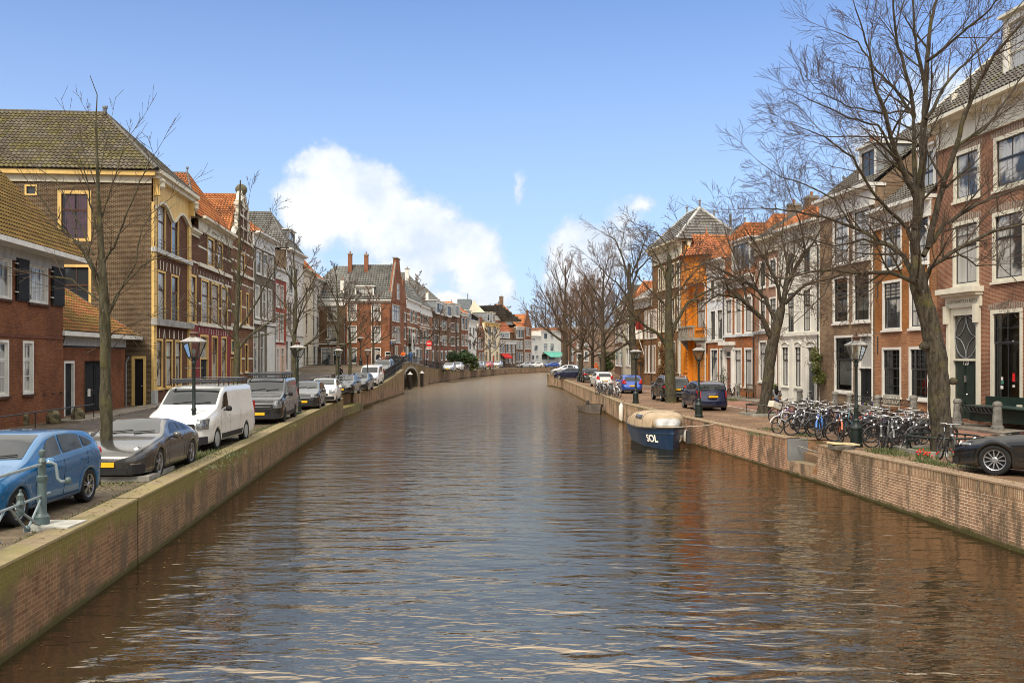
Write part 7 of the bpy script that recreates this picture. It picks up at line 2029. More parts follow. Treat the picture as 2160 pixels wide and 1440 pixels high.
 def screen(nm,xa,xb,wa,wb,mat=CARGL,off=.007,sh=.0):
  g=MB();n_,m_=8,12;V_=[];F_=[]
  for i in range(n_+1):
   f=i/n_
   for j in range(m_+1):
    s_=lerp(-1,1,j/m_)*lerp(wa,wb,f)
    x=xf-lerp(xa,xb,f)-sh*(s_**2)
    V_.append(top_pt(x,s_,off))
  for i in range(n_):
   for j in range(m_):k=i*(m_+1)+j;F_.append((k,k+1,k+m_+2,k+m_+1))
  g.mesh(V_,F_,mat);return g.build(nm,root,smooth=True)
 if sp.get('ws'):screen('windscreen',*sp['ws'],sh=.06)
 if sp.get('rw'):screen('rear_window',*sp['rw'])
 xn=xf+.03
 def front_patch(nm,z0,z1,y0,y1,mat,end=1,out=.03,thick=.05,slope=0.0):
  g=MB();n_=10
  V_=[];F_=[]
  for i in range(n_+1):
   y=lerp(y0,y1,i/n_)
   d=0.0
   R_=fr if end>0 else rrd;inn=sp.get('nosein',.26)if end>0 else sp.get('tailin',.16)
   need=1-abs(y)/(W/2)
   if need<inn:d=R_*(1-(max(0.0,need)/inn)**(1/2.2))
   bl=.045*(1-min(1,abs(y)/(W*.48))**2);zn=(sp['top'][0][1]if end>0 else sp['top'][-1][1])-.02
   for q in range(5):
    z=lerp(z0,z1,q/4);V_.append(((xf-d+bl+out-slope*max(0,z-max(z0,zn)))*end,y,z))
   if i:
    for q in range(4):k=5*i+q;F_.append((k-5,k,k+1,k-4))
  g.mesh(V_,F_,mat);return g.build(nm,root,smooth=True)
 for it in sp.get('front',[]):
  nm,z0,z1,y0,y1,mt=it[:6];kw=it[6]if len(it)>6 else{}
  mt={'pl':PLAST,'hl':HEADL,'paint':paint,'ch':CHROME,'tl':TAILL,'gl':CARGL,'lg':LEAD}[mt]
  if y0>=0 and nm not in('grille',)and y0!=-y1:
   front_patch(nm,z0,z1,y0,y1,mt,**kw);front_patch(nm,z0,z1,-y1,-y0,mt,**kw)
  else:front_patch(nm,z0,z1,y0,y1,mt,**kw)
 for it in sp.get('rear',[]):
  nm,z0,z1,y0,y1,mt=it[:6];kw=dict(it[6])if len(it)>6 else{}
  kw['end']=-1
  mt={'pl':PLAST,'hl':HEADL,'paint':paint,'ch':CHROME,'tl':TAILL,'gl':CARGL}[mt]
  if y0>=0:front_patch(nm,z0,z1,y0,y1,mt,**kw);front_patch(nm,z0,z1,-y1,-y0,mt,**kw)
  else:front_patch(nm,z0,z1,y0,y1,mt,**kw)
 for(px_,py_,pz_,rx_,ry_,rz_)in sp.get('pods',[]):
  for sd in(1,-1):
   g=MB();n_=12
   V_=[];F_=[]
   for i in range(7):
    ph=math.pi*i/6
    for j in range(n_):
     th=2*math.pi*j/n_
     V_.append((xf-px_+rx_*math.cos(ph),sd*(py_+ry_*math.sin(ph)*math.cos(th)),pz_+rz_*math.sin(ph)*math.sin(th)))
   for i in range(6):
    for j in range(n_):F_.append((i*n_+j,i*n_+(j+1)%n_,(i+1)*n_+(j+1)%n_,(i+1)*n_+j))
   g.mesh(V_,F_,HEADL);g.build('headlight',root,smooth=True)
 for(px_,py_,pz_,rx_,ry_,rz_)in sp.get('pods',[])+sp.get('lens',[]):
  for sd in(1,-1):
   g=MB();c_=Vector((xf-px_+rx_*.86,sd*py_,pz_+rz_*.25));g.lathe([(0,-.01),(.055,0),(.06,.012),(.045,.03),(0,.036)],HLIN,c_,10,M=Matrix.Rotation(R(65),3,'Y'));g.build('headlight_lens',root,smooth=True)
 for(px_,py_,pz_,rx_,ry_,rz_)in sp.get('tpods',[]):
  for sd in(1,-1):
   g=MB();g.lathe([(.05,-1),(.7,-.7),(1,0),(.7,.7),(.05,1)],TAILL,(0,0,0),10);g.v=[(x_*rx_+-xf+px_,y_*ry_+sd*py_,z_*rz_+pz_)for x_,y_,z_ in g.v];g.build('tail_light',root,smooth=True)
 for end in(1,-1):
  g=MB();z=sp.get('pz',(.42,.62))[0 if end>0 else 1];xx=end*(xf+.05+(.03 if end>0 else .02))
  g.box((xx,0,z),(.012,.26,.055),YPLATE)
  pl=g.build('number_plate',root)
 for sd in(1,-1):
  g=MB();mx,mz=sp.get('mir',(1.45,.98));xx=xf-mx;wy=halfw(xx)+.02
  g.lathe([(.0,-.09),(.07,-.07),(.085,0),(.06,.07),(0,.085)],sp.get('mirm')or paint,(xx,sd*(wy+.10),mz),10,sq=1.25)
  g.box((xx+.01,sd*(wy+.01),mz-.04),(.03,.06,.02),PLAST)
  g.build('wing_mirror',root,smooth=True)
  if detail:
   g=MB()
   for xd in sp.get('doors',[]):
    x=xf-xd;pts_=[low_pt(x,lerp(low+.10,zbelt(x),f/10),sd,.003)for f in range(11)]
    for a,b in zip(pts_,pts_[1:]):
     g.face([a+Vector((-.006,0,0)),a+Vector((.006,0,0)),b+Vector((.006,0,0)),b+Vector((-.006,0,0))],SHUT)
   for xd in sp.get('handles',[]):
    x=xf-xd;p_=low_pt(x,zbelt(x)-.12,sd,.015);g.box(p_,(.10,.012,.016),paint)
   g.build('door_line',root)
   if sp.get('sill',True):
    g=MB();x0,x1=AX[1]+Ra+.02,AX[0]-Ra-.02;n_=8
    for i in range(n_):
     a,b=lerp(x0,x1,i/n_),lerp(x0,x1,(i+1)/n_)
     g.face([low_pt(a,low+.005,sd,.008),low_pt(b,low+.005,sd,.008),low_pt(b,low+.11,sd,.008),low_pt(a,low+.11,sd,.008)],PLAST)
    g.build('sill',root)
 for ex in sp.get('extra',[]):ex(root,sp,paint,low_pt,top_pt,xf)
 return root
HATCH=dict(L=4.3,W=1.78,H=1.47,wr=.325,wx=(.86,3.51),low=.19,nose=.75,nosein=.34,tail=.45,tailin=.2,top=[(0,.62),(.12,.74),(.5,.87),(1.05,.99),(1.2,1.03),(2.0,1.43),(2.35,1.47),(2.9,1.465),(3.6,1.40),(3.75,1.36),(4.18,.98),(4.27,.78),(4.3,.55)],belt=[(0,.58),(.6,.80),(1.2,.90),(2.6,.97),(3.7,1.03),(4.1,.98),(4.3,.55)],side=[(1.52,2.42,[(0,.03,.06),(.45,.04,.66),(.62,.05,.85),(1,.05,.93)]),(2.50,3.28,[(0,.05,.93),(.8,.08,.90),(1,.10,.84)]),(3.34,3.72,[(0,.14,.80),(1,.32,.48)])],ws=(1.24,2.0,.88,.88),rw=(3.74,4.10,.80,.84),mir=(1.62,.98),doors=[1.42,2.45,3.4],handles=[2.3,3.22],pz=(.45,.62),front=[('grille',.47,.60,-.34,.34,'pl'),('bumper',.22,.38,-.74,.74,'pl'),('headlight',.60,.74,.44,.80,'hl',dict(out=.03,slope=.9))],rear=[('tail_light',.80,.98,.52,.82,'tl',dict(slope=.3,out=.03)),('bumper',.22,.36,-.75,.75,'pl')])
COUPE=dict(L=4.52,W=1.85,H=1.30,wr=.345,wx=(1.02,3.47),low=.15,nose=.7,nosein=.30,tail=.9,tailin=.2,roofw=.66,top=[(0,.58),(.08,.67),(.35,.77),(.9,.88),(1.32,.93),(1.42,.955),(2.15,1.27),(2.4,1.30),(2.8,1.25),(3.4,1.05),(3.95,.87),(4.35,.76),(4.48,.62),(4.52,.45)],belt=[(0,.54),(.5,.72),(1.1,.80),(1.6,.87),(2.8,.90),(3.4,.93),(4.2,.80),(4.52,.42)],side=[(1.78,2.62,[(0,.05,.10),(.5,.05,.72),(.75,.06,.86),(1,.06,.88)]),(2.68,3.42,[(0,.08,.87),(.5,.10,.78),(1,.34,.38)])],ws=(1.46,2.13,.90,.88),rw=(3.0,3.6,.75,.70),mir=(1.85,.92),doors=[1.72,2.85],handles=[2.7],pz=(.40,.50),sill=False,rim=('spoke',5),front=[('grille',.18,.32,-.55,.55,'pl'),('bumper_intake',.20,.38,.56,.84,'pl'),('daylight_strip',.40,.42,.40,.78,'ch',dict(out=.04))],rear=[('tail_light',.66,.70,-.8,.8,'tl')],pods=[(.40,.64,.68,.19,.125,.125)])
SEDANISH=dict(HATCH)
SMALL=dict(HATCH,L=4.0,W=1.70,H=1.49,wr=.305,wx=(.80,3.30),nose=.7,top=[(0,.66),(.12,.80),(.5,.94),(.95,1.04),(1.05,1.08),(1.75,1.45),(2.1,1.49),(2.8,1.48),(3.45,1.42),(3.6,1.36),(3.88,1.0),(3.97,.8),(4.0,.55)],belt=[(0,.60),(.6,.84),(1.1,.93),(2.4,.97),(3.5,1.04),(3.8,.98),(4.0,.55)],side=[(1.32,2.2,[(0,.03,.06),(.45,.04,.66),(.62,.05,.85),(1,.05,.93)]),(2.28,3.05,[(0,.05,.93),(.8,.08,.90),(1,.10,.84)]),(3.1,3.45,[(0,.14,.80),(1,.32,.48)])],ws=(1.1,1.75,.88,.88),rw=(3.62,3.86,.80,.84),mir=(1.42,1.0),doors=[1.25,2.24,3.1],handles=[2.1,3.0],front=[('grille',.50,.62,-.36,.36,'pl'),('bumper',.24,.44,-.72,.72,'pl'),('headlight',.66,.84,.42,.76,'hl',dict(out=.03,slope=1.2))])
MPV=dict(HATCH,L=3.95,W=1.78,H=1.60,wr=.31,wx=(.72,3.28),roofw=.80,top=[(0,.70),(.12,.85),(.5,1.02),(.75,1.10),(1.5,1.54),(1.9,1.60),(2.9,1.585),(3.45,1.53),(3.6,1.47),(3.82,1.08),(3.92,.85),(3.95,.55)],belt=[(0,.65),(.6,.92),(1.1,.98),(2.4,1.02),(3.5,1.10),(3.8,1.04),(3.95,.55)],side=[(1.05,2.1,[(0,.03,.06),(.45,.04,.66),(.62,.05,.85),(1,.05,.93)]),(2.18,3.0,[(0,.05,.93),(.8,.08,.90),(1,.10,.86)]),(3.06,3.46,[(0,.14,.82),(1,.2,.6)])],ws=(.80,1.5,.88,.88),rw=(3.60,3.80,.86,.88),mir=(1.2,1.05),doors=[1.15,2.14,3.0],handles=[2.0,2.9],pz=(.45,.78),rear=[('tail_light',.72,1.10,.68,.86,'tl',dict(slope=.2,out=.03)),('bumper',.28,.52,-.84,.84,'paint',dict(out=.05)),('trim',.93,.96,-.30,.30,'ch',dict(out=.03))])
SUV=dict(HATCH,L=4.7,W=1.88,H=1.68,wr=.36,wx=(.95,3.74),low=.26,roofw=.80,top=[(0,.80),(.12,.95),(.5,1.05),(1.2,1.14),(1.3,1.17),(2.0,1.60),(2.4,1.67),(3.8,1.65),(4.2,1.58),(4.3,1.50),(4.58,1.12),(4.67,.9),(4.7,.6)],belt=[(0,.75),(.6,1.0),(1.3,1.05),(2.6,1.08),(4.0,1.14),(4.5,1.08),(4.7,.6)],side=[(1.55,2.5,[(0,.03,.06),(.45,.04,.66),(.62,.05,.85),(1,.05,.93)]),(2.58,3.45,[(0,.05,.93),(1,.06,.92)]),(3.52,4.1,[(0,.08,.90),(.7,.12,.8),(1,.2,.6)])],ws=(1.34,2.0,.88,.88),rw=(4.3,4.56,.84,.86),mir=(1.65,1.15),doors=[1.5,2.54,3.6],handles=[2.4,3.4],pz=(.5,.82),rear=[('tail_light',.92,1.06,.42,.90,'tl',dict(slope=.2,out=.03)),('bumper',.32,.58,-.88,.88,'pl',dict(out=.06)),('trim',.40,.42,-.7,.7,'ch',dict(out=.08))])
VAN=dict(L=5.2,W=1.95,H=1.92,wr=.335,wx=(.93,4.10),low=.22,nose=.55,nosein=.22,tail=.15,tailin=.04,roofw=.86,top=[(0,.85),(.10,1.02),(.5,1.14),(.95,1.25),(1.08,1.30),(1.75,1.82),(2.05,1.90),(3.0,1.92),(5.0,1.90),(5.12,1.86),(5.18,1.0),(5.2,.6)],belt=[(0,.80),(.6,1.02),(1.1,1.10),(2.2,1.14),(5.1,1.14),(5.2,.6)],side=[(1.25,2.15,[(0,.0,.06),(.5,.02,.70),(.62,.02,.82),(1,.02,.86)])],ws=(1.12,1.78,.93,.92),rw=None,mir=(1.62,1.22),mirm=PLAST,doors=[1.25,2.22,3.3,5.05],handles=[2.1],pz=(.45,.7),front=[('grille',.60,.84,-.58,.58,'pl'),('bumper',.24,.46,-.90,.90,'pl'),('headlight',.68,.98,.62,.92,'hl',dict(out=.035,slope=.6)),('grille_bar',.73,.765,-.5,.5,'ch',dict(out=.035)),('lower_grille',.50,.55,-.5,.5,'pl')],rear=[('tail_light',.8,1.3,.86,.95,'tl')],rim=('disc',0,plain((.25,.26,.27),.4,name='steel_rim')))
SVAN=dict(VAN,L=4.4,W=1.8,H=1.82,wx=(.86,3.55),wr=.32,top=[(0,.75),(.10,.92),(.5,1.04),(.95,1.14),(1.05,1.18),(1.7,1.72),(2.0,1.80),(2.6,1.83),(4.2,1.80),(4.32,1.75),(4.38,1.0),(4.4,.6)],belt=[(0,.70),(.6,.95),(1.1,1.02),(2.2,1.05),(4.3,1.08),(4.4,.6)],side=[(1.25,2.1,[(0,.0,.06),(.5,.02,.70),(.62,.02,.82),(1,.02,.88)]),(2.5,3.6,[(0,.1,.85),(1,.1,.85)])],mirm=None,mir=(1.5,1.1),doors=[1.25,2.18,3.5],ws=(1.08,1.7,.92,.9),front=[('grille',.56,.68,-.4,.4,'pl'),('bumper',.24,.44,-.8,.8,'pl'),('headlight',.62,.86,.5,.8,'hl',dict(out=.015,slope=.7))])
def roof_rack(root,sp,paint,low_pt,top_pt,xf):
 g=MB();z=sp['H']+.10;x0,x1=xf-1.75,xf-4.9;hw=.74
 for sd in(1,-1):
  g.tube([(x0,sd*hw,z+.09),(x1,sd*hw,z+.09)],.022,BLACKM,6);g.tube([(x0,sd*hw,z+.02),(x1,sd*hw,z+.02)],.022,BLACKM,6)
  for k in range(7):x=lerp(x0,x1,k/6);g.tube([(x,sd*hw,z-.12),(x,sd*hw,z+.08)],.018,BLACKM,5)
 for k in range(12):x=lerp(x0,x1,k/11);g.box((x,0,z),(.04,hw,.018),BLACKM)
 g.tube([(x0,-hw,z+.09),(x0,hw,z+.09)],.022,BLACKM,6);g.tube([(x1,-hw,z+.09),(x1,hw,z+.09)],.022,BLACKM,6)
 for sd in(1,-1):g.tube([(x0,sd*hw,z+.1),(x0,sd*hw,z+.12)],.02,BLACKM,5)
 g.build('roof_rack',root)
def wipers(root,sp,paint,low_pt,top_pt,xf):
 g=MB();a,b=sp['ws'][0],sp['ws'][1]
 for s0,s1 in((.15,.75),(-.55,.1)):
  g.tube([top_pt(xf-a-.03-.06*s0*s0,s0,.03),top_pt(xf-lerp(a,b,.18),s1,.025)],.011,PLAST,4)
 g.build('wiper',root)
def rails(root,sp,paint,low_pt,top_pt,xf):
 for sd in(1,-1):
  g=MB();pts_=[top_pt(xf-lerp(1.95,4.1,f/8),sd*.88,.05 if 0<f<8 else .0)for f in range(9)]
  g.tube(pts_,.022,CHROME,6);g.build('roof_rail',root)
def side_panel_marks(root,sp,paint,low_pt,top_pt,xf):
 for sd in(1,-1):
  g=MB()
  for i in range(10):
   a,b=xf-lerp(1.3,3.7,i/10),xf-lerp(1.3,3.7,(i+1)/10);g.face([low_pt(a,.30,sd,.008),low_pt(b,.30,sd,.008),low_pt(b,.46,sd,.008),low_pt(a,.46,sd,.008)],PLAST)
  g.build('side_moulding',root)
HATCH['tpods']=[(.16,.76,.93,.12,.07,.10)];SMALL['tpods']=[(.14,.70,1.0,.10,.09,.16)];HATCH['extra']=[wipers];VAN['extra']=[roof_rack,wipers,side_panel_marks];SUV['extra']=[rails];MPV['extra']=[];COUPE['extra']=[wipers];SMALL['extra']=[wipers];SVAN['extra']=[]
def plan(contact_f,contact_r,sp,side):
 """centre and heading from the two visible wheel contact points; side=+1 when they are the car's left wheels (+y)"""
 d=(contact_f-contact_r);d.z=0;d.normalize()
 nrm=Vector((-d.y,d.x,0))
 off=sp['W']/2-.02
 xfm=sp['L']/2-sp['wx'][0]
 c=contact_f-d*xfm-nrm*off*side
 c.z=gz(c.x,c.y)+.006
 return c,math.atan2(d.y,d.x)
def place(pf,pr,sp,side,bank='L'):
 a,b=G(*pf,bank),G(*pr,bank)
 return plan(a,b,sp,side)
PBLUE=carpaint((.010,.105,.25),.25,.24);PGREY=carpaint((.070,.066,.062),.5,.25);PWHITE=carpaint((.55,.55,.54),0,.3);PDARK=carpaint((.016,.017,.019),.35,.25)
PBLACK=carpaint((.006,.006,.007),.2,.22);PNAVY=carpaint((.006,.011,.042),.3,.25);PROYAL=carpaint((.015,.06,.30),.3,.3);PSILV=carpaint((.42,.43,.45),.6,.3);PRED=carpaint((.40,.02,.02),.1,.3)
GLC='cars parked nose-on along the left quay'
def lane_l(y,off):return interp(EDGE_L,y)-off
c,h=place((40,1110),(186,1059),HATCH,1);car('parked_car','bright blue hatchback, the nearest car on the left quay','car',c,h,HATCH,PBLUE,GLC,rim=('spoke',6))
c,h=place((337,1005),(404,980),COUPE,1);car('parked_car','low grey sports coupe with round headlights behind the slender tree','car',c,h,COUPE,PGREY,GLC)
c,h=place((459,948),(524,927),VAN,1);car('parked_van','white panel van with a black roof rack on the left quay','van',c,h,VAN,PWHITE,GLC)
c,h=place((561,907),(583,893),dict(VAN,wx=(.93,4.1)),1)
h0=math.atan2(-1,.0934)
def lane(px,y,W,side_off=.0):
 return None
def nose_on(label,y,sp,paint,cat='car',name='parked_car',off=1.05,dh=0.0,**k):
 """a car parked along the left quay whose canal side runs off metres inside the edge"""
 e0,e1=interp(EDGE_L,y-2),interp(EDGE_L,y+2)
 if abs(e1-e0)>.8:e1=e0
 x=interp(EDGE_L,y)-off-sp['W']/2
 hh=math.atan2(-4,-(e1-e0))+dh
 return car(name,label,cat,(x,y,gz(x,y)+.006),hh,sp,paint,GLC,**k)
car('parked_van','dark grey panel van parked behind the white van','van',(((567-CX)/FPX)*41.6,41.6,gz(-10,41)+.006),h0,VAN,PDARK,GLC,rim=('spoke',5,PLAST))
def at_px(px,y):return((px-CX)/FPX)*y
for(px,y,sp,paint,nm,cat,lab)in((648,51.5,SMALL,PDARK,'parked_car','car','dark grey small hatchback behind the third lamp post on the left'),(686,58.0,SMALL,PWHITE,'parked_car','car','white small hatchback parked behind the dark grey one'),(729,70.5,HATCH,PBLACK,'parked_car','car','black hatchback with a shiny windscreen beside the fourth lamp post on the left'),(760,78.5,HATCH,PDARK,'parked_car','car','anthracite car between the black hatchback and the small white van'),(783,87.5,SVAN,PWHITE,'parked_van','van','small white delivery van on the rise to the bridge'),(809,97.5,SUV,PBLACK,'parked_car','car','black car parked last before the bridge railing')):
 x=at_px(px,y);e0,e1=interp(EDGE_L,y-1),interp(EDGE_L,y+1)
 slope=0 if y<84 else-.065
 hh=math.atan2(-1,.093 if y<62 else .0)
 o=car(nm,lab,cat,(x,y,gz(x,y)+.006),hh,sp,paint,GLC)
 if slope:o.rotation_euler=(0,math.atan(.065),hh)
GFC='cars parked along the far quay beyond the bridge'
far_cars=[(948,152,HATCH,PSILV,'silver car behind the railing next to the lamp on the far quay'),(965,158,SMALL,PWHITE,'white small car right of the lamp on the far quay, facing the water'),(1006,184,HATCH,PSILV,'pale silver car before the neck-gabled house, left of two'),(1014,188,HATCH,PSILV,'silver car on the far quay just left of the red one'),(1030,197,SMALL,PRED,'red small car on the far quay'),(1050,207,HATCH,PSILV,'light grey car parked just right of the red one'),(1105,238,HATCH,PSILV,'silver car before the grey-brown house on the far quay'),(1129,244,HATCH,PWHITE,'white car in front of the low white house'),(1163,250,HATCH,PROYAL,'bright blue car in front of the green awning'),(1183,262,SVAN,PWHITE,'white van at the right end of the far quay'),(1117,246,HATCH,PBLACK,'black car between the silver and the white one on the far quay')]
for px,y,sp,paint,lab in far_cars:
 x=at_px(px,y);a=interp(EDGE_L,y-4),interp(EDGE_L,y+4)
 car('parked_car',lab,'car',(x,y,gz(x,y)+.006),math.atan2(-8,-(a[1]-a[0]))if y<230 else math.atan2(-.55,-.85),sp,paint,GFC,detail=False)
GRC='cars parked tail-on along the right quay'
h1=math.atan2(1,-.093)
c,h=place((1487,868),(1588-1000,0)if 0 else(1455,862),MPV,1,'R')if 0 else(None,None)
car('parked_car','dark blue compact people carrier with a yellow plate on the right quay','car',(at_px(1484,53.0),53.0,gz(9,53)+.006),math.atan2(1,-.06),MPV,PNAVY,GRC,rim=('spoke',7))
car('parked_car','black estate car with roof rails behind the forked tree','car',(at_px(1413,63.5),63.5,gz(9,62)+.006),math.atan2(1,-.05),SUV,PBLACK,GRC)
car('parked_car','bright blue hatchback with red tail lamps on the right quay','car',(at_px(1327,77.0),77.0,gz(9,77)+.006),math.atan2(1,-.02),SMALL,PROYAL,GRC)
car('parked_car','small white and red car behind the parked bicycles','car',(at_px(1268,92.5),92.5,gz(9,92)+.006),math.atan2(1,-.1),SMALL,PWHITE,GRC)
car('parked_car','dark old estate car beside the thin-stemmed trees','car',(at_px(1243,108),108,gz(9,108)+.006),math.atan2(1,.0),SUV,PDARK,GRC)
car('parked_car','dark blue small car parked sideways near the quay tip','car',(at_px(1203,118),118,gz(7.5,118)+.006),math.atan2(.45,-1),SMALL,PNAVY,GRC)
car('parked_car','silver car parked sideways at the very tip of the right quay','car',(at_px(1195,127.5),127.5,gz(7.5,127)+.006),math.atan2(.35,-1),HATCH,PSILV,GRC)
GT=dict(COUPE,L=4.9,W=1.9,H=1.38,wr=.36,wx=(.95,3.95),nose=1.1,low=.17,top=[(0,.60),(.06,.68),(.4,.80),(1.0,.92),(1.6,1.0),(1.75,1.04),(2.5,1.35),(2.9,1.38),(3.5,1.34),(4.3,1.08),(4.8,1.0),(4.88,.8),(4.9,.5)],belt=[(0,.55),(.6,.76),(1.2,.86),(1.8,.92),(3.2,.96),(4.3,1.0),(4.9,.5)],side=[(2.0,2.9,[(0,.05,.10),(.5,.05,.72),(.75,.06,.86),(1,.06,.88)]),(2.96,3.9,[(0,.08,.87),(.5,.10,.78),(1,.34,.38)])],ws=(1.8,2.5,.90,.88),mir=(2.1,1.0),doors=[1.9,3.0],handles=[2.9],pods=[(.34,.72,.69,.20,.12,.055)],rim=('spoke',11,plain((.40,.40,.41),.3,.05,metal=.8,name='bright_rim')),front=[('grille',.42,.62,-.3,.3,'pl'),('bumper',.2,.36,-.75,.75,'pl')])
fw_=G(2098,1003,'R')
hb=math.atan2(.62,-.78)
hv=Vector((math.cos(hb),math.sin(hb),0));nv=Vector((-hv.y,hv.x,0))
cc=fw_-hv*(GT['L']/2-GT['wx'][0])-nv*(GT['W']/2-.02)
car('parked_car','black grand tourer with bright multi-spoke wheel, cut off by the right edge','car',(cc.x,cc.y,gz(cc.x,cc.y)+.006),hb,GT,carpaint((.007,.007,.008),.2,.22),None)
# street lamps
LAMPG=plain((.005,.013,.009),.45,.3,4,name='lamp_green');COPPER=plain((.10,.05,.035),.5,.25,4,name='aged_copper')
LANTG=clearglass((.80,.84,.84),1.6,name='lantern_glass')
PALEM=plain((.28,.27,.25),.4,.1,5,name='pale_rim')
def make_lamp(label,base,group,H=3.62):
 root=thing('street_lamp',label,'street lamp',base,group=group);b=Vector(base)
 m=MB()
 m.lathe([(.21,0),(.21,.10),(.185,.13),(.175,.55),(.19,.57),(.19,.62),(.13,.70),(.10,.82),(.11,.86),(.085,.92)],LAMPG,b,16)
 m.build('base',root,loc=b,smooth=True,angle=35)
 m=MB();m.lathe([(.075,.9),(.06,1.2),(.075,1.24),(.075,1.28),(.052,1.33),(.045,H-1.05),(.07,H-1.0),(.06,H-.93),(.04,H-.88),(.05,H-.78)],LAMPG,b,12)
 m.build('post',root,loc=b,smooth=True,angle=35)
 m=MB();m.tube([b+Vector((-.26,0,H-1.12)),b+Vector((.26,0,H-1.12))],.013,LAMPG,6)
 for s_ in(-1,1):m.lathe([(0,-.03),(.022,-.01),(.022,.01),(0,.03)],LAMPG,b+Vector((s_*.27,0,H-1.12)),6)
 m.build('ladder_bar',root,loc=b)
 m=MB();z0,z1=H-.80,H-.34;r0,r1=.13,.27;g=MB()
 c0=[b+Vector((sx*r0,sy*r0,z0))for sx,sy in((-1,-1),(1,-1),(1,1),(-1,1))]
 c1=[b+Vector((sx*r1,sy*r1,z1))for sx,sy in((-1,-1),(1,-1),(1,1),(-1,1))]
 for i in range(4):
  j=(i+1)%4
  m.tube([c0[i],c1[i]],.016,LAMPG,5);m.tube([c0[i],c0[j]],.016,LAMPG,5);m.tube([c1[i],c1[j]],.022,PALEM,5)
  g.face([c0[i],c0[j],c1[j],c1[i]],LANTG)
  m.tube([b+Vector((0,0,z0-.16)),c0[i]],.014,LAMPG,5)
 m.box(b+Vector((0,0,z0-.01)),(r0,r0,.012),LAMPG)
 ln=m.build('lantern',root,loc=b)
 g.build('lantern_pane',ln,loc=b)
 m=MB();m.lathe([(.03,z0),(.03,z0+.1),(.045,z0+.13),(.05,z0+.24),(0,z0+.28)],plain((.6,.6,.55),.4,name='bulb_glass'),b,8);m.build('bulb',ln,loc=b)
 m=MB();q=math.sqrt(2)
 m.lathe([(r1*q*1.12,z1),(r1*q*1.12,z1+.02),(.13,z1+.15),(.12,z1+.17)],PALEM,b,4);m.lathe([(.12,z1+.15),(.12,z1+.24),(.15,z1+.25),(.10,z1+.29),(.045,z1+.31)],COPPER,b,12)
 m.build('lantern_roof',root,loc=b)
 m=MB();m.lathe([(.02,z1+.3),(.03,z1+.33),(.012,z1+.36),(.028,z1+.39),(.0,z1+.44)],COPPER,b,8);m.build('finial',root,loc=b,smooth=True)
 return root
GLa='green cast-iron lamp posts'
lamp0=make_lamp('green lamp post beside the white van, nearest on the left quay',G(409,952),GLa)
def lamp(label,p,sc_=1.0):
 o=copy_tree(lamp0);o.location=p;o['label']=label;o.scale=(sc_,sc_,sc_);o.rotation_euler[2]=random.Random(label).uniform(-.5,.5);return o
lamp('green lamp post at the nose of the dark grey small hatchback',G(628,873))
lamp('green lamp post where the left quay wall steps back',G(714,834))
lamp('lamp post beside the small white delivery van',GZ(775.5,86))
lamp('tall lamp post at the foot of the bridge railing',GZ(829.5,104),1.0)
lamp('lamp post in front of the corner house, left of its door',GZ(761,112),1.0)
lamp('small lamp post before the low brown house by the side canal',GZ(692,116),.95)
lamp('lamp post on the far quay behind the white small car',GZ(949,158))
lamp('lamp post on the far quay before the neck-gabled house',GZ(1024,200));lamp('slim lamp post behind the evergreens on the far quay',GZ(992,176))
lamp('lamp post on the far quay before the grey-brown house',GZ(1101,236));lamp('lamp post beside the green awning',GZ(1184,246))
lamp('green lamp post standing among the parked bicycles',G(1806,942,'R'))
lamp('green lamp post behind the dark blue people carrier',G(1474,880,'R'))
lamp('green lamp post right of the bright blue hatchback on the right quay',G(1341,850,'R'))
lamp('lamp post next to the white and red car on the right quay',GZ(1266,101,'R'));lamp('lamp post beside the dark blue car near the quay tip',GZ(1221,110,'R'))
lamp('lamp post among the tree trunks at the bend',GZ(1209,150,'R'))
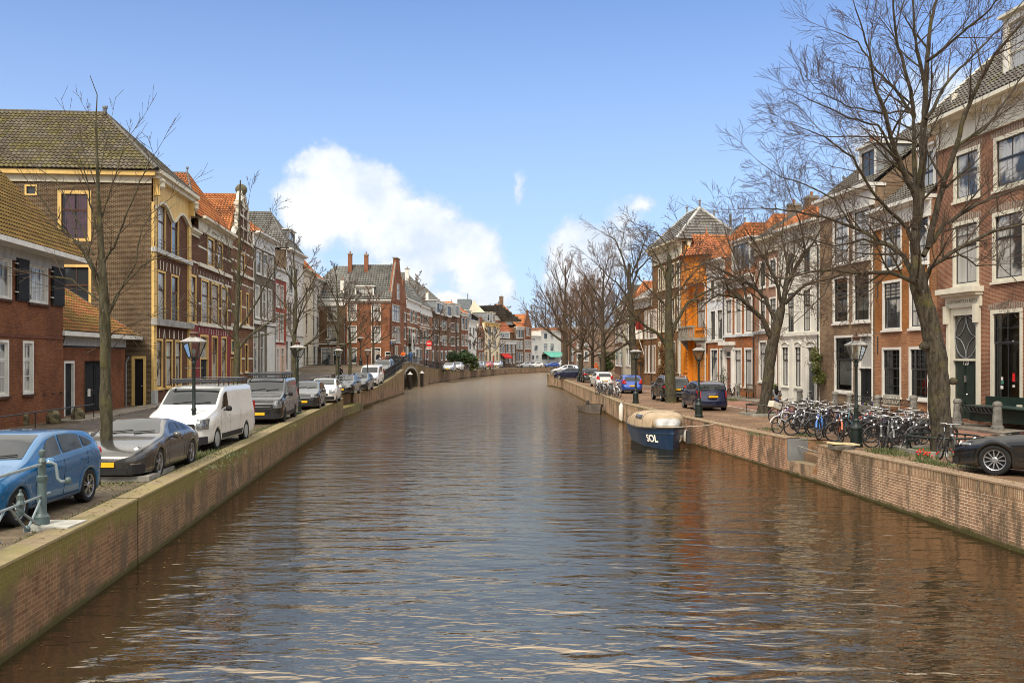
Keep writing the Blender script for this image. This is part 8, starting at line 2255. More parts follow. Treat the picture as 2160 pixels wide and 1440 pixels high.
# bicycles
BIKEP=tinted('bike_paint');TYRE=plain((.03,.03,.03),.8,.2,8,name='tyre');SPOKE=plain((.12,.12,.125),.35,.1,metal=.6,name='spoke')
SADDLE=plain((.03,.022,.018),.6,.2,8,name='saddle')
def make_bike(label,group,cat='bicycle',kind=0):
 """nose along +x, standing on z = 0, origin under the middle"""
 root=thing('bicycle',label,cat,(0,0,0),group=group)
 r=.335;xa,xb=.54,-.54
 def whl(x,steer):
  m=MB();c=Vector((x,0,r));N_=26
  M=Matrix.Rotation(steer,3,'Z')
  ring=[c+M@Vector((r*.965*math.cos(a),0,r*.965*math.sin(a)))for a in[2*math.pi*i/N_ for i in range(N_+1)]]
  m.tube(ring,.025,TYRE,6,False)
  ring=[c+M@Vector((r*.90*math.cos(a),0,r*.90*math.sin(a)))for a in[2*math.pi*i/N_ for i in range(N_+1)]]
  w_=m.build('wheel',root,smooth=True)
  m=MB();m.tube(ring,.011,SPOKE,4,False)
  for k in range(16):
   a=2*math.pi*k/16
   m.tube([c,c+M@Vector((r*.9*math.cos(a),0,r*.9*math.sin(a)))],.0026,SPOKE,3,False)
  m.lathe([(.0,-.04),(.025,-.035),(.025,.035),(0,.04)],SPOKE,c,8,M=M@Matrix.Rotation(R(90),3,'X'))
  m.build('spokes',w_)
 st=.22 if kind==1 else-.18
 whl(xa,st);whl(xb,0)
 hd0,hd1=Vector((.40,0,.60)),Vector((.34,0,.90));bb=Vector((-.10,0,.30));stt=Vector((-.28,0,.80));ax=Vector((xb,0,r))
 m=MB();T=lambda*p,rr=.016:m.tube(list(p),rr,BIKEP,7)
 T(hd0,hd1,rr=.02);T(bb,stt)
 if kind==0:T(hd0+Vector((0,0,.03)),bb+Vector((0,0,.03)));T(hd1-Vector((.0,0,.10)),lerp(bb,stt,.45))
 else:T(hd0,bb);T(hd1-Vector((0,0,.05)),lerp(bb,stt,.92))
 for s_ in(-.05,.05):T(bb+Vector((0,s_*.5,0)),ax+Vector((0,s_,0)),rr=.010);T(lerp(bb,stt,.9),ax+Vector((0,s_,0)),rr=.010);T(hd0+Vector((0,s_*.6,0)),Vector((xa,s_,r)),rr=.012)
 m.build('frame',root,smooth=True)
 m=MB()
 for x in(xa,xb):
  a0,a1=(R(20),R(170))if x==xa else(R(0),R(165))
  V_=[];F_=[]
  for i in range(13):
   a=lerp(a0,a1,i/12);rr=r+.04
   for s_ in(-.028,0,.028):V_.append((x+rr*math.cos(a),s_,r+(rr+(.012 if s_==0 else 0))*math.sin(a)))
   if i:
    k=3*i
    for q in(0,1):F_.append((k-3+q,k+q,k+1+q,k-2+q))
  m.mesh(V_,F_,BIKEP)
 m.build('mudguard',root,smooth=True)
 m=MB();m.tube([hd1,hd1+Vector((-.02,0,.12))],.014,CHROME,6)
 hb=hd1+Vector((-.02,0,.14))
 if kind==0:m.tube([hb+Vector((-.20,-.29,.02)),hb+Vector((-.02,-.30,.04)),hb+Vector((.06,-.16,.03)),hb,hb+Vector((.06,.16,.03)),hb+Vector((-.02,.30,.04)),hb+Vector((-.20,.29,.02))],.013,CHROME,6)
 else:m.tube([hb+Vector((-.05,-.31,.02)),hb+Vector((.02,-.1,0)),hb+Vector((.02,.1,0)),hb+Vector((-.05,.31,.02))],.013,CHROME,6)
 for s_ in(-1,1):m.tube([hb+Vector((-.10 if kind==0 else-.03,s_*.30,.03)),hb+Vector((-.22 if kind==0 else-.09,s_*.30,.02))],.018,SADDLE,6)
 m.build('handlebar',root,smooth=True)
 m=MB();m.tube([stt,stt+Vector((-.04,0,.14))],.013,CHROME,6);m.build('seat_post',root)
 m=MB();o=stt+Vector((-.05,0,.15))
 V_=[];F_=[]
 for i,(x,w_)in enumerate(((.16,.015),(.10,.025),(.0,.045),(-.08,.095),(-.13,.10),(-.16,.05))):
  V_+=[o+Vector((x,-w_,-.02)),o+Vector((x,0,.03)),o+Vector((x,w_,-.02)),o+Vector((x,0,-.035))]
  if i:
   k=4*i
   for q in range(4):F_.append((k-4+q,k-4+(q+1)%4,k+(q+1)%4,k+q))
 m.mesh(V_,F_,SADDLE);m.build('saddle',root,smooth=True)
 m=MB()
 for s_ in(-.07,.07):m.tube([Vector((-.30,s_,.70)),Vector((-.78,s_,.72))],.008,BLACKM,5);m.tube([Vector((-.60,s_,.71)),ax+Vector((0,s_*.9,0))],.007,BLACKM,5)
 for k in range(4):x=-.36-k*.13;m.tube([Vector((x,-.07,.71)),Vector((x,.07,.71))],.007,BLACKM,5)
 m.build('luggage_rack',root)
 m=MB();m.lathe([(.10,-.008),(.10,.008)],BLACKM,bb+Vector((0,.05,0)),14,M=Matrix.Rotation(R(90),3,'X'));m.box((-.32,.055,.315),(.26,.012,.045),BLACKM)
 for s_,a in((1,.6),(-1,.6+math.pi)):
  e=bb+Vector((.17*math.cos(a),s_*.09,.17*math.sin(a)));m.tube([bb+Vector((0,s_*.06,0)),e],.009,CHROME,5);m.box(e+Vector((0,s_*.05,0)),(.045,.045,.010),BLACKM)
 m.build('crank',root)
 m=MB();m.lathe([(0,-.03),(.045,-.02),(.05,.02),(0,.04)],CHROME,hd0+Vector((.08,0,.14)),10,M=Matrix.Rotation(R(90),3,'Y'));m.build('headlight',root,smooth=True)
 return root
GB1='bicycles parked along the right quay'
protoA=make_bike('x',GB1,kind=0);protoB=make_bike('x',GB1,kind=1)
usedA=[False,False]
def bike(kind,p,head,lean,colr,label,group=GB1,sc_=1.0,tip=0.0):
 pr=(protoA,protoB)[kind]
 o=pr if not usedA[kind]else copy_tree(pr)
 usedA[kind]=True
 o.location=p
 M=Matrix.Rotation(head,4,'Z')@Matrix.Rotation(lean,4,'X')@Matrix.Rotation(tip,4,'Y')
 o.rotation_euler=M.to_euler();o.scale=(sc_,)*3
 o['label']=label;o['group']=group
 def paintc(x):
  x.color=(*colr,1)
  for ch in x.children:paintc(ch)
 paintc(o);return o
rb=random.Random(9)
K=(.018,.018,.018);G_=(.12,.12,.13)
near=[(1640,915,-160,1,(.55,.55,.55),'white and grey bicycle with a pale crate, at the left end of the bicycle row'),(1652,902,-150,0,(.20,.17,.30),'purple-grey bicycle second from the left end of the row, its wheel turned'),(1668,918,-155,0,K,'black bicycle with white mudguards near the left end of the row'),(1690,916,-165,1,(.30,.30,.33),'silver-grey bicycle just left of the two large front wheels'),(1716,921,-172,0,K,'black bicycle showing a large bare front wheel left of the blue fork'),(1740,912,-140,1,(.04,.04,.10),'dark bicycle behind the one with the blue fork'),(1728,927,-118,0,(.03,.14,.42),'bicycle with a bright blue front mudguard'),(1758,931,-170,0,K,'black bicycle right of the blue mudguard, wheel towards the water'),(1774,932,-105,1,(.45,.10,.03),'bicycle with a red reflector leaning against the lamp post'),(1782,920,-165,1,(.10,.28,.36),'bicycle with a light blue tyre just left of the lamp post'),(1822,912,-165,0,(.30,.03,.03),'dark red bicycle right behind the lamp post'),(1838,944,-160,0,K,'black bicycle standing right of the lamp post base'),(1860,950,-112,1,K,'black bicycle with an orange flash on its fork'),(1880,952,-104,0,(.10,.10,.10),'black bicycle with round headlamp above the tuft of grass'),(1902,940,-150,0,K,'black bicycle with a curved mudguard right of the headlamp one'),(1925,944,-162,1,(.06,.06,.07),'black bicycle two left of the huge tree trunk'),(1946,946,-158,0,K,'black bicycle leaning directly against the left of the huge trunk'),(2006,976,-100,1,K,'upright black bicycle at the red flowers, right of the huge trunk')]
for px,py,hd,kd,colr,lab in near:
 p=G(px,py,'R');a=R(hd)
 c=p-Vector((math.cos(a),math.sin(a),0))*.54;c.z=gz(c.x,c.y)
 bike(kd,c,a,rb.uniform(-.20,.12)if px<2000 else-.06,colr,lab)
second=[(1660,893),(1680,890),(1702,893),(1722,895),(1744,898),(1765,900),(1790,903),(1850,925),(1875,922),(1900,926),(1930,925)]
txt=['black bicycle in the second row behind the crate bicycle','bicycle with chrome handlebars in the second row, above the purple one','black bicycle in the second row behind the silver-grey one','bicycle with a wide chrome handlebar behind the large bare wheel','dark bicycle in the second row behind the blue mudguard','black bicycle behind the light blue tyre','dark bicycle in the second row touching the lamp post','black bicycle behind the one with the orange flash','dark bicycle behind the one with the round headlamp','black bicycle with a brown saddle in the second row','dark bicycle in the second row beside the trunk']
for i,((px,py),lab)in enumerate(zip(second,txt)):
 p=G(px,py,'R');a=R(rb.uniform(-175,-120));bike(i%2,p,a,rb.uniform(-.2,.2),rb.choice([K,K,G_,(.05,.06,.10),(.14,.03,.03)]),lab)
for px,py in((1672,903),(1694,905),(1711,903),(1733,904),(1752,909),(1785,911),(1843,933),(1866,933),(1889,934),(1914,934),(1856,917),(1938,930),(1908,950)):
 p=G(px,py,'R');bike(rb.randrange(2),p,R(rb.uniform(-185,-95)),rb.uniform(-.25,.25),K,'plain black bicycle wedged deep inside the tangled row')
rt=thing('bike_crate','pale plastic crate on the front of the leftmost parked bicycle','crate',(0,0,0));
pc=G(1634,900,'R')+Vector((0,0,.92));rt.location=pc;mb=MB();M=Matrix.Rotation(.5,3,'Z')@Matrix.Rotation(.35,3,'Y')
CR=plain((.50,.46,.38),.7,.1,6,name='crate_plastic')
for d_,h_ in(((0,-.15,0),(.22,.012,.13)),((0,.15,0),(.22,.012,.13)),((-.21,0,0),(.012,.15,.13)),((.21,0,0),(.012,.15,.13)),((0,0,-.12),(.21,.15,.01))):mb.box(pc+M@Vector(d_),h_,CR,M)
mb.build('crate',rt,loc=pc)
GB2='bicycles parked beside the bright blue hatchback'
for i,(px,Z)in enumerate([(1262,74),(1268,72.5),(1276,71),(1284,70),(1292,69),(1300,68),(1290,73),(1304,71),(1278,75)]):
 p=GZ(px,Z,'R');bike(i%2,p,R(-110+(i*37)%50),.1*((i%3)-1),rb.choice([K,G_,(.5,.5,.5)]),['leftmost bicycle of the cluster by the bright blue hatchback','second bicycle from the left of that cluster, towards the water','third bicycle from the left of the cluster beside the blue hatchback','middle bicycle of the cluster beside the blue hatchback','bicycle right of the middle of the cluster, at the quay edge','rightmost front bicycle of the cluster, nearest the blue hatchback','bicycle in the back of the cluster, behind the middle one','rear right bicycle of the cluster, almost touching the blue car','rear left bicycle of the cluster by the white and red car'][i],GB2)
bike(0,GZ(1546,65.5,'R'),R(-78),.06,K,'single bicycle leaning by the pedimented doorway of the orange brick house')
bike(1,(QP(1765)[0]-2.0,QP(1765)[1]-1.5,gz(15,50)),R(-120),.1,G_,'bicycle with bare frame leaning by the climbing plant')
bike(0,GZ(645,62),R(-60),.1,K,'bicycle parked by the stone posts on the left bank');bike(1,GZ(652,63.5),R(-75),-.1,G_,'grey bicycle beside another one by the stone posts on the left bank')
bike(1,GZ(812,93),R(-95),.12,G_,'bicycle parked behind the small white delivery van')
GB3='bicycles along the far quay railing'
for i,(px,y)in enumerate([(845,112),(850,114),(842,116),(856,118),(898,142),(905,146),(975,162),(983,164),(990,168),(1080,214),(1088,218),(1096,222)]):
 bike(i%2,(at_px(px,y),y,gz(at_px(px,y),y)),R(-70-i*23%60),.1,K,['bicycle at the left end of the bridge, nearest the lamp','second bicycle on the left half of the bridge','bicycle behind the bridge railing nearest the corner house','bicycle close to the crown of the bridge','bicycle on the right slope of the bridge, left one','bicycle on the right slope of the bridge, right one','bicycle right of the white small car on the far quay','bicycle before the dark evergreen','bicycle below the yellowish evergreen','bicycle left of the round pavement patch on the far quay','bicycle in the middle of the open far quay','bicycle left of the far silver car'][i],GB3)
# railing at the left foreground
BG=plain((.06,.09,.09),.45,.15,5,name='blue_grey_paint');BGL=plain((.17,.21,.22),.4,.12,5,name='pale_grey_blue_paint')
pb=Vector((-7.75,15.4,.10))
rt=thing('bridge_railing','blue-grey iron railing with a ball-topped post and curled end hook','railing',pb)
mb=MB();mb.lathe([(.12,0),(.12,.14),(.10,.16),(.075,.2),(.068,.70),(.085,.72),(.085,.80),(.065,.82),(.055,1.02),(.07,1.04),(.05,1.09),(.03,1.11),(.055,1.16),(.05,1.22),(0,1.25)],BG,pb,14)
mb.build('post',rt,loc=pb,smooth=True,angle=40)
d_=Vector((.19,-1.6,0)).normalized();s_=Vector((d_.y*-1,d_.x,0))
mb=MB();zt=Vector((0,0,1.0));mb.tube([pb+zt,pb+zt+d_*8],.026,BGL,8);mb.build('top_rail',rt,loc=pb)
mb=MB();zt=Vector((0,0,.48));mb.tube([pb+zt-d_*.35,pb+zt+d_*8],.022,BGL,8);mb.build('middle_rail',rt,loc=pb)
for k in range(5):
 mb=MB();a=pb+d_*(k*1.5)
 mb.tube([a+Vector((0,0,.46)),a+d_*.62+Vector((0,0,.02))],.02,BGL,6);mb.tube([a+d_*1.25+Vector((0,0,.46)),a+d_*.62+Vector((0,0,.02))],.02,BGL,6)
 mb.tube([a+d_*.12+Vector((0,0,.02)),a+d_*1.05+Vector((0,0,.44))],.02,BGL,6)
 c=a+d_*.88;mb.lathe([(.05,.30),(.06,.36),(.045,.42),(.07,.48),(.045,.54),(.05,.62),(.02,.66),(.02,.70),(0,.71)],BG,c,8);mb.lathe([(.05,0),(.05,.06),(.02,.1)],BG,a+d_*.62,8)
 mb.build('bracing',rt,loc=pb)
mb=MB();o=pb+Vector((0,0,1.02));e=Vector((.93,.35,0)).normalized()
mb.tube([o,o+e*.14,o+e*.20+Vector((0,0,-.03)),o+e*.22+Vector((0,0,-.14)),o+e*.23+Vector((0,0,-.26)),o+e*.28+Vector((0,0,-.32)),o+e*.36+Vector((0,0,-.32))],.026,BGL,8)
mb.lathe([(0,-.06),(.04,-.05),(.055,0),(.04,.05),(0,.06)],BG,o+e*.39+Vector((0,0,-.31)),10);mb.build('end_hook',rt,loc=pb,smooth=True)
rt=thing('handrail','low black iron rail along the front of the red brick house','rail',(-18.5,40,0));mb=MB()
pa,pb2=Vector((-19.0,33,.62)),Vector((-18.9,42.2,.72));mb.tube([pa,pb2],.028,BLACKM,6)
for f in(.1,.45,.8,1):q=pa.lerp(pb2,f);mb.tube([q,Vector((q.x,q.y,0))],.022,BLACKM,5)
mb.build('rail',rt,loc=rt.location)
MOSSST=plain((.15,.13,.07),.9,.5,5,bmp=.02,dirt=.3,name='mossy_stone')
for(px,py,lab)in((45,897,'mossy round boulder at the left end of the low black rail'),(112,893,'large mossy boulder under the low black rail'),(164,888,'squarish mossy stone post beside the garage door')):
 p=G(px,py);rt=thing('boulder',lab,'stone',p,group='mossy stones along the red brick house');mb=MB();mb.lathe([(.26,-.05),(.30,.15),(.28,.38),(.20,.52),(.08,.58),(0,.58)],MOSSST,p,7);o=mb.build('stone',rt,loc=p,smooth=True)
# tree pits, grass and flowers
GRASSM=[leafy((.03,.05,.012),(.08,.10,.025),'grass_blade'),leafy((.06,.07,.02),(.14,.14,.05),'grass_blade')]
def blades(mb,r_,n_,region,hmax=.16,mats=GRASSM):
 for _ in range(n_):
  x,y=region(r_);z=gz(x,y)+.0;a=r_.uniform(0,6.28);h=hmax*r_.uniform(.35,1);w_=.012+h*.05
  dx,dy=math.cos(a)*w_,math.sin(a)*w_;lx,ly=r_.uniform(-.06,.06),r_.uniform(-.06,.06)
  mb.face([(x-dx,y-dy,z),(x+dx,y+dy,z),(x+lx,y+ly,z+h)],r_.choice(mats))
rg=random.Random(4)
def patch(cx,cy,rx,ry):return lambda r_:(cx+r_.gauss(0,rx),cy+r_.gauss(0,ry))
mb=MB()
lp=G(440,962)
blades(mb,rg,2600,patch(lp.x,lp.y,.35,.8),.11)
for px,py,n_ in((255,1015,500),(560,905,500),(430,985,400),(600,898,250),(225,1012,200)):
 q=G(px,py);blades(mb,rg,n_,patch(q.x,q.y,.3,.8),.06)
for px,py,n_,h in((1871,955,500,.18),(1600,915,240,.08),(1700,918,360,.08),(1905,960,250,.07),(2040,985,260,.07),(1960,978,900,.12),(1540,845,350,.22),(1625,905,250,.1)):
 q=G(px,py,'R');blades(mb,rg,n_,patch(q.x,q.y,.22,.35),h)
for _ in range(5200):
 y=rg.uniform(14,60);x=interp(EDGE_L,y)-.46-abs(rg.gauss(0,.10));h=rg.uniform(.02,.06);a=rg.uniform(0,6.28)
 mb.face([(x-.01*math.cos(a),y-.01*math.sin(a),.03),(x+.01*math.cos(a),y+.01*math.sin(a),.03),(x+rg.uniform(-.03,.03),y,.03+h)],rg.choice(GRASSM))
for _ in range(2600):
 y=rg.uniform(18,60);x=interp(EDGE_R,y)+.46+abs(rg.gauss(0,.12));h=rg.uniform(.02,.05);z=gz(x,y);a=rg.uniform(0,6.28)
 mb.face([(x-.01*math.cos(a),y-.01*math.sin(a),z),(x+.01*math.cos(a),y+.01*math.sin(a),z),(x+rg.uniform(-.03,.03),y,z+h)],rg.choice(GRASSM))
tag(mb.build('grass'),kind='stuff')
mb=MB();LV=[plain((.16,.09,.03),.8,.3,9,name='dry_leaf'),plain((.10,.06,.03),.8,.3,9,name='dry_leaf'),plain((.22,.15,.06),.8,.3,9,name='dry_leaf')]
for _ in range(5000):
 if rg.random()<.5:y=rg.uniform(14,75);x=interp(EDGE_L,y)-.1-abs(rg.gauss(0,1.6));
 else:y=rg.uniform(18,70);x=interp(EDGE_R,y)+.05+abs(rg.gauss(0,1.6))
 if 30.4<y<33.2 and x>0 and x<11.2:continue
 z=gz(x,y)+.07 if abs(x-(interp(EDGE_L,y)if x<0 else interp(EDGE_R,y)))<.5 else gz(x,y)+.02
 s_=rg.uniform(.012,.035);a=rg.uniform(0,6.28);c,n2=math.cos(a)*s_,math.sin(a)*s_
 mb.face([(x-c,y-n2,z),(x+n2*.6,y-c*.6,z+.01),(x+c,y+n2,z+.004),(x-n2*.6,y+c*.6,z+.012)],rg.choice(LV))
tag(mb.build('fallen_leaves'),kind='stuff')
mb=MB()
for _ in range(420):
 y=rg.uniform(11,60);x=rg.choice((interp(EDGE_L,y)+abs(rg.gauss(.1,.7)),interp(EDGE_R,y)-abs(rg.gauss(.1,.9)),rg.uniform(-6,8)));s_=rg.uniform(.015,.04);a=rg.uniform(0,6.28);c,n2=math.cos(a)*s_,math.sin(a)*s_;z=WATER+.006
 mb.face([(x-c,y-n2,z),(x+n2*.6,y-c*.6,z),(x+c,y+n2,z),(x-n2*.6,y+c*.6,z)],rg.choice(LV))
tag(mb.build('floating_leaves'),kind='stuff')
def pit(label,c,hx,hy,rz,soilm=plain((.10,.085,.055),.95,.4,9,bmp=.02,name='pit_soil')):
 c=Vector(c);c.z=gz(c.x,c.y);rt=thing('tree_pit',label,'tree pit',c);M=Matrix.Rotation(rz,3,'Z');mb=MB()
 for dx,dy,ax_,ay_ in((0,-hy,hx+.08,.08),(0,hy,hx+.08,.08),(-hx,0,.08,hy-.08),(hx,0,.08,hy-.08)):mb.box(c+M@Vector((dx,dy,.05)),(ax_,ay_,.075),STONE,M)
 mb.build('kerb',rt,loc=c);mb=MB();mb.box(c+Vector((0,0,.02)),(hx-.08,hy-.08,.045),soilm,M);mb.build('soil',rt,loc=c)
pit('kerbed stone-edged pit around the slender tree by the blue hatchback',GZ(226,22.2)+Vector((.35,0,0)),.85,1.0,.09)
pit('kerbed flower bed at the foot of the huge tree',GZ(1990,28.4,'R')+Vector((-.15,-.2,0)),1.0,1.0,.07,plain((.06,.08,.03),.95,.4,9,name='mossy_soil'))
pit('small kerbed pit of the crooked tree behind the bicycles',GZ(1612,47.5,'R'),.9,.9,.1)
for(px,py,lab)in((1944,965,'clump of red flowers left of the huge trunk'),(1957,972,'clump of red flowers in front of the huge trunk'),(2023,966,'clump of red flowers right of the upright black bicycle')):
 p=G(px,py,'R');rt=thing('flower_clump',lab,'flowers',p,group='red flowers in the tree bed');mb=MB();m2=MB()
 for k in range(11):
  x,y=p.x+rg.gauss(0,.12),p.y+rg.gauss(0,.12);h=rg.uniform(.14,.24);z=p.z
  m2.tube([(x,y,z),(x+rg.uniform(-.02,.02),y,z+h)],.004,GRASSM[0],3);mb.lathe([(.0,-.02),(.018,-.012),(.024,.012),(.016,.026),(0,.018)],plain((.62,.03,.01),.5,.1,name='red_petal'),(x,y,z+h),6)
  for j in range(2):m2.face([(x,y,z),(x+rg.uniform(-.08,.08),y+.02,z+h*.8),(x+rg.uniform(-.08,.08),y,z+h*.5)],GRASSM[0])
 mb.build('blossom',rt,loc=p);m2.build('leaves',rt,loc=p)
for(px,Z,r0,lab)in((1415,60.3,.95,'round iron ring guard around the forked tree'),(1612,47.3,.9,'low iron hoop guard around the crooked tree'),(1990,27.7,1.0,'green iron hoop guard around the huge trunk')):
 p=GZ(px,Z,'R');rt=thing('tree_guard',lab,'tree guard',p);mb=MB()
 mb.tube([p+Vector((r0*math.cos(a),r0*math.sin(a),.55))for a in[2*math.pi*i/20 for i in range(21)]],.03,LAMPG,6,False);mb.build('ring',rt,loc=p,smooth=True)
 for k in range(3):mb=MB();a=2.1*k+.5;q=p+Vector((r0*math.cos(a),r0*math.sin(a),0));mb.tube([q,q+Vector((0,0,.55))],.022,LAMPG,5);mb.build('leg',rt,loc=p)
# railings, posts and bollards
def railing(name,label,pts,h=1.0,step=.14,mat=BLACKM,ball=True,cat='railing'):
 rt=thing(name,label,cat,pts[0]);b=MB();p2=MB();L=0
 for a,c in zip(pts,pts[1:]):
  a,c=Vector(a),Vector(c);d=(c-a).length
  for z in(h,h*.45,.12):b.tube([a+Vector((0,0,z)),c+Vector((0,0,z))],.022,mat,5)
  k=int(d/step)
  for i in range(k+1):
   q=a.lerp(c,i/max(1,k));p2.tube([q,q+Vector((0,0,h))],.011,mat,4)
  for q in(a,c):p2.tube([q-Vector((0,0,.05)),q+Vector((0,0,h+.12))],.035,mat,6)
  if ball:p2.lathe([(0,0),(.05,.04),(0,.1)],mat,a+Vector((0,0,h+.12)),6)
 b.build('rail',rt,loc=rt.location);p2.build('balusters',rt,loc=rt.location)
def gp(x,y,l=.15):return(x,y,interp(TOP_L,y)+l)
railing('bridge_railing','black iron railing climbing along the near side of the arched bridge',[gp(-12.4,y)for y in(90,94,98,102,105)]+[gp(-14.5,107),gp(-14.4,113),gp(-14.25,119)],1.0)
railing('bridge_railing','black iron railing over the arch and down the far side of the bridge',[gp(-14.25,119),gp(-13.95,126),gp(-13.65,133),gp(-12.8,140),gp(-11.8,150),gp(-10.7,160)],1.0,.2)
railing('canal_railing','black railing along the side canal in front of the low brown house',[gp(-26,110,.05),gp(-22,110.5,.05),gp(-18.5,111,.05)],1.0,.25)
railing('canal_railing','black railing beside the white end house at the side canal',[gp(-24.6,97,.05),gp(-24.8,103,.05),gp(-25.2,109,.05)],.9,.3)
def stonepost(mb,p,h=1.05):
 mb.lathe([(.24,0),(.24,.12),(.19,.16),(.15,h-.22),(.18,h-.18),(.18,h-.10),(.12,h-.02),(0,h)],plain((.20,.19,.165),.85,.25,4,bmp=.006,dirt=.4,name='grey_post_stone'),p,8)
GSP='grey stone posts before the houses on the right'
posts=[]
sp_px=[(2104,910),(2020,893),(1927,879),(1852,869),(1793,862),(1762,857),(1687,848),(1618,842),(1556,830)]
lab_=['grey stone post above the black car, at the end of the green bench','grey stone post right of the huge trunk','grey stone post below the window with the red coat','grey stone post left of the wooden bench','grey stone post just left of the lamp among the bicycles','grey stone post beside the climbing plant','grey stone post at the planter box','grey stone post behind the crooked tree','grey stone post near the pedimented doorway']
for(px,py),lb in zip(sp_px,lab_):
 r_x=(px-CX)/FPX;y=(RC-1.45)/(r_x+.12);p=Vector((r_x*y,y,gz(10,y)+.1));posts.append(p)
 rt=thing('stone_post',lb,'post',p,group=GSP);mb=MB();stonepost(mb,p,1.12 if px>1900 else 1.0);mb.build('post',rt,loc=p,smooth=True,angle=30)
for(a,b,lb)in((posts[0],posts[1],'wrought iron rail between the two stone posts before the door numbered 120'),(posts[2],posts[3],'scrolled iron rail before the wooden bench'),(posts[3],posts[4],'plain iron rail left of the wooden bench')):
 rt=thing('low_railing',lb,'railing',a);mb=MB()
 for z in(.85,.60):mb.tube([a+Vector((0,0,z)),b+Vector((0,0,z))],.02,BLACKM,5)
 n_=int((b-a).length/.24)
 for i in range(n_):
  q=a.lerp(b,(i+.5)/n_)+Vector((0,0,.725));dd=(b-a).normalized();mb.tube([q+dd*.10*math.cos(t*1.0472)+Vector((0,0,.10*math.sin(t*1.0472)))for t in range(7)],.011,BLACKM,4,False)
 mb.build('rail',rt,loc=a)
a0,a1=Vector((posts[1].x+.2,posts[1].y-.3,0)),Vector((20.55-.5,35.2,0))
rt=thing('step_bench','dark green wooden steps and bench along the front of the house numbered 120','bench',(a0.x,a0.y,.1));mb=MB();dd=(a1-a0);Ln=dd.length;M=Matrix.Rotation(math.atan2(dd.y,dd.x),3,'Z');c=(a0+a1)/2
mb.box(Vector((c.x+.55,c.y+.1,.52)),(Ln/2,.42,.30),DKGREEN,M);mb.box(Vector((c.x+.42,c.y+.1,.84)),(Ln/2+.04,.58,.03),plain((.03,.055,.045),.4,.2,2,name='green_board'),M);mb.box(Vector((c.x+.9,c.y+.1,1.05)),(Ln/2,.04,.18),DKGREEN,M)
mb.build('seat',rt,loc=rt.location)
GDP='dark stone posts on the left pavement'
for i,(px,Z)in enumerate([(603,60),(612,61),(620,62),(658,71),(668,73),(677,75),(690,80),(703,86)]):
 p=GZ(px,Z);rt=thing('stone_post',['leftmost dark post behind the dark grey van','second dark post behind the dark grey van','dark post left of the third lamp','dark post right of the two bicycles on the left bank','dark post before the cream house','dark post before the white end house','dark post at the corner of the side canal','dark post behind the white hatchback'][i],'post',p,group=GDP)
 mb=MB();mb.lathe([(.22,0),(.19,.2),(.17,1.05),(.20,1.1),(.12,1.22),(0,1.25)],plain((.085,.08,.07),.85,.3,4,name='dark_post_stone'),p,7);mb.build('post',rt,loc=p,smooth=True)
for(px,y,lb)in((865,119,'dark mooring post with a white cap before the left of the arch'),(890,128,'dark mooring post with a white cap right of the arch')):
 x=at_px(px,y);rt=thing('mooring_post',lb,'post',(x,y,WATER));mb=MB();mb.tube([(x,y,WATER-.5),(x,y,.62)],.22,plain((.035,.03,.025),.9,.3,3,name='wet_timber'),8);mb.build('post',rt,loc=rt.location)
 mb=MB();mb.lathe([(.34,.58),(.34,.66),(.08,.82),(.05,.98),(0,1.0)],WHITE,(x,y,0),8);mb.build('cap',rt,loc=rt.location)
p=Vector((at_px(905,138),138,gz(-15,138)));rt=thing('traffic_sign','round red no-entry sign with a white bar and white plate, on the bridge','traffic sign',p)
mb=MB();mb.tube([p,p+Vector((0,0,3.9))],.05,BLACKM,6);mb.build('pole',rt,loc=p)
mb=MB();c=p+Vector((0,-.08,3.45));Mx=Matrix.Rotation(R(90),3,'X');mb.lathe([(0,0),(.42,0),(.42,.02),(0,.02)],plain((.62,.02,.02),.5,.05,name='sign_red'),c,22,M=Mx);mb.box(c+Vector((0,-.035,0)),(.31,.01,.065),WHITE);mb.build('sign_disc',rt,loc=p)
mb=MB();mb.box(c+Vector((0,0,-.68)),(.36,.02,.18),WHITE);mb.box(c+Vector((0,-.03,-.68)),(.24,.01,.05),plain((.5,.05,.05),.5,name='sign_text'));mb.build('sign_plate',rt,loc=p)
p=Vector((at_px(895,136),136,gz(-15,136)));rt=thing('signpost','black signpost with a dark street name board on the bridge','signpost',p);mb=MB();mb.tube([p,p+Vector((0,0,4.6))],.045,BLACKM,6);mb.build('pole',rt,loc=p);mb=MB();mb.box(p+Vector((-.35,0,4.1)),(.75,.03,.12),BLACKM);mb.build('name_board',rt,loc=p)
p=Vector((at_px(1338,92),92,6.0));rt=thing('flag','red, white and dark flag hanging from a white pole over the street','flag',p);mb=MB();mb.tube([p,p+Vector((1.0,.3,-2.9))],.04,WHITE,6);mb.build('flagpole',rt,loc=p)
mb=MB();
for k,(z0_,z1_,mt)in enumerate(((0,.9,RED_P),(.9,1.8,WHITE),(1.8,2.7,plain((.03,.05,.2),.7,name='flag_blue')))):
 V_=[];F_=[]
 for i in range(9):
  x=i*.10;V_+=[p+Vector((x,.10*math.sin(i*1.3),.4-z0_)),p+Vector((x,.10*math.sin(i*1.3+.4),.4-z1_))]
  if i:F_.append((2*i-2,2*i,2*i+1,2*i-1))
 if k<2:mb.mesh(V_,F_,mt)
mb.build('cloth',rt,loc=p)
pn=Panel(FP(857),FP(885));u=pn.at(864.5);z_=pn.z(864.5,z7m.y(975))
rt=thing('shop_board','tall white board with a drawn bicycle hanging on the striped house','sign',pn.pt(u,z_,.6));mb=MB();pbox(mb,pn,u-1.7,u+1.7,z_-1.5,z_+1.5,.5,.6,WHITE);mb.build('board',rt,loc=rt.location)
mb=MB();
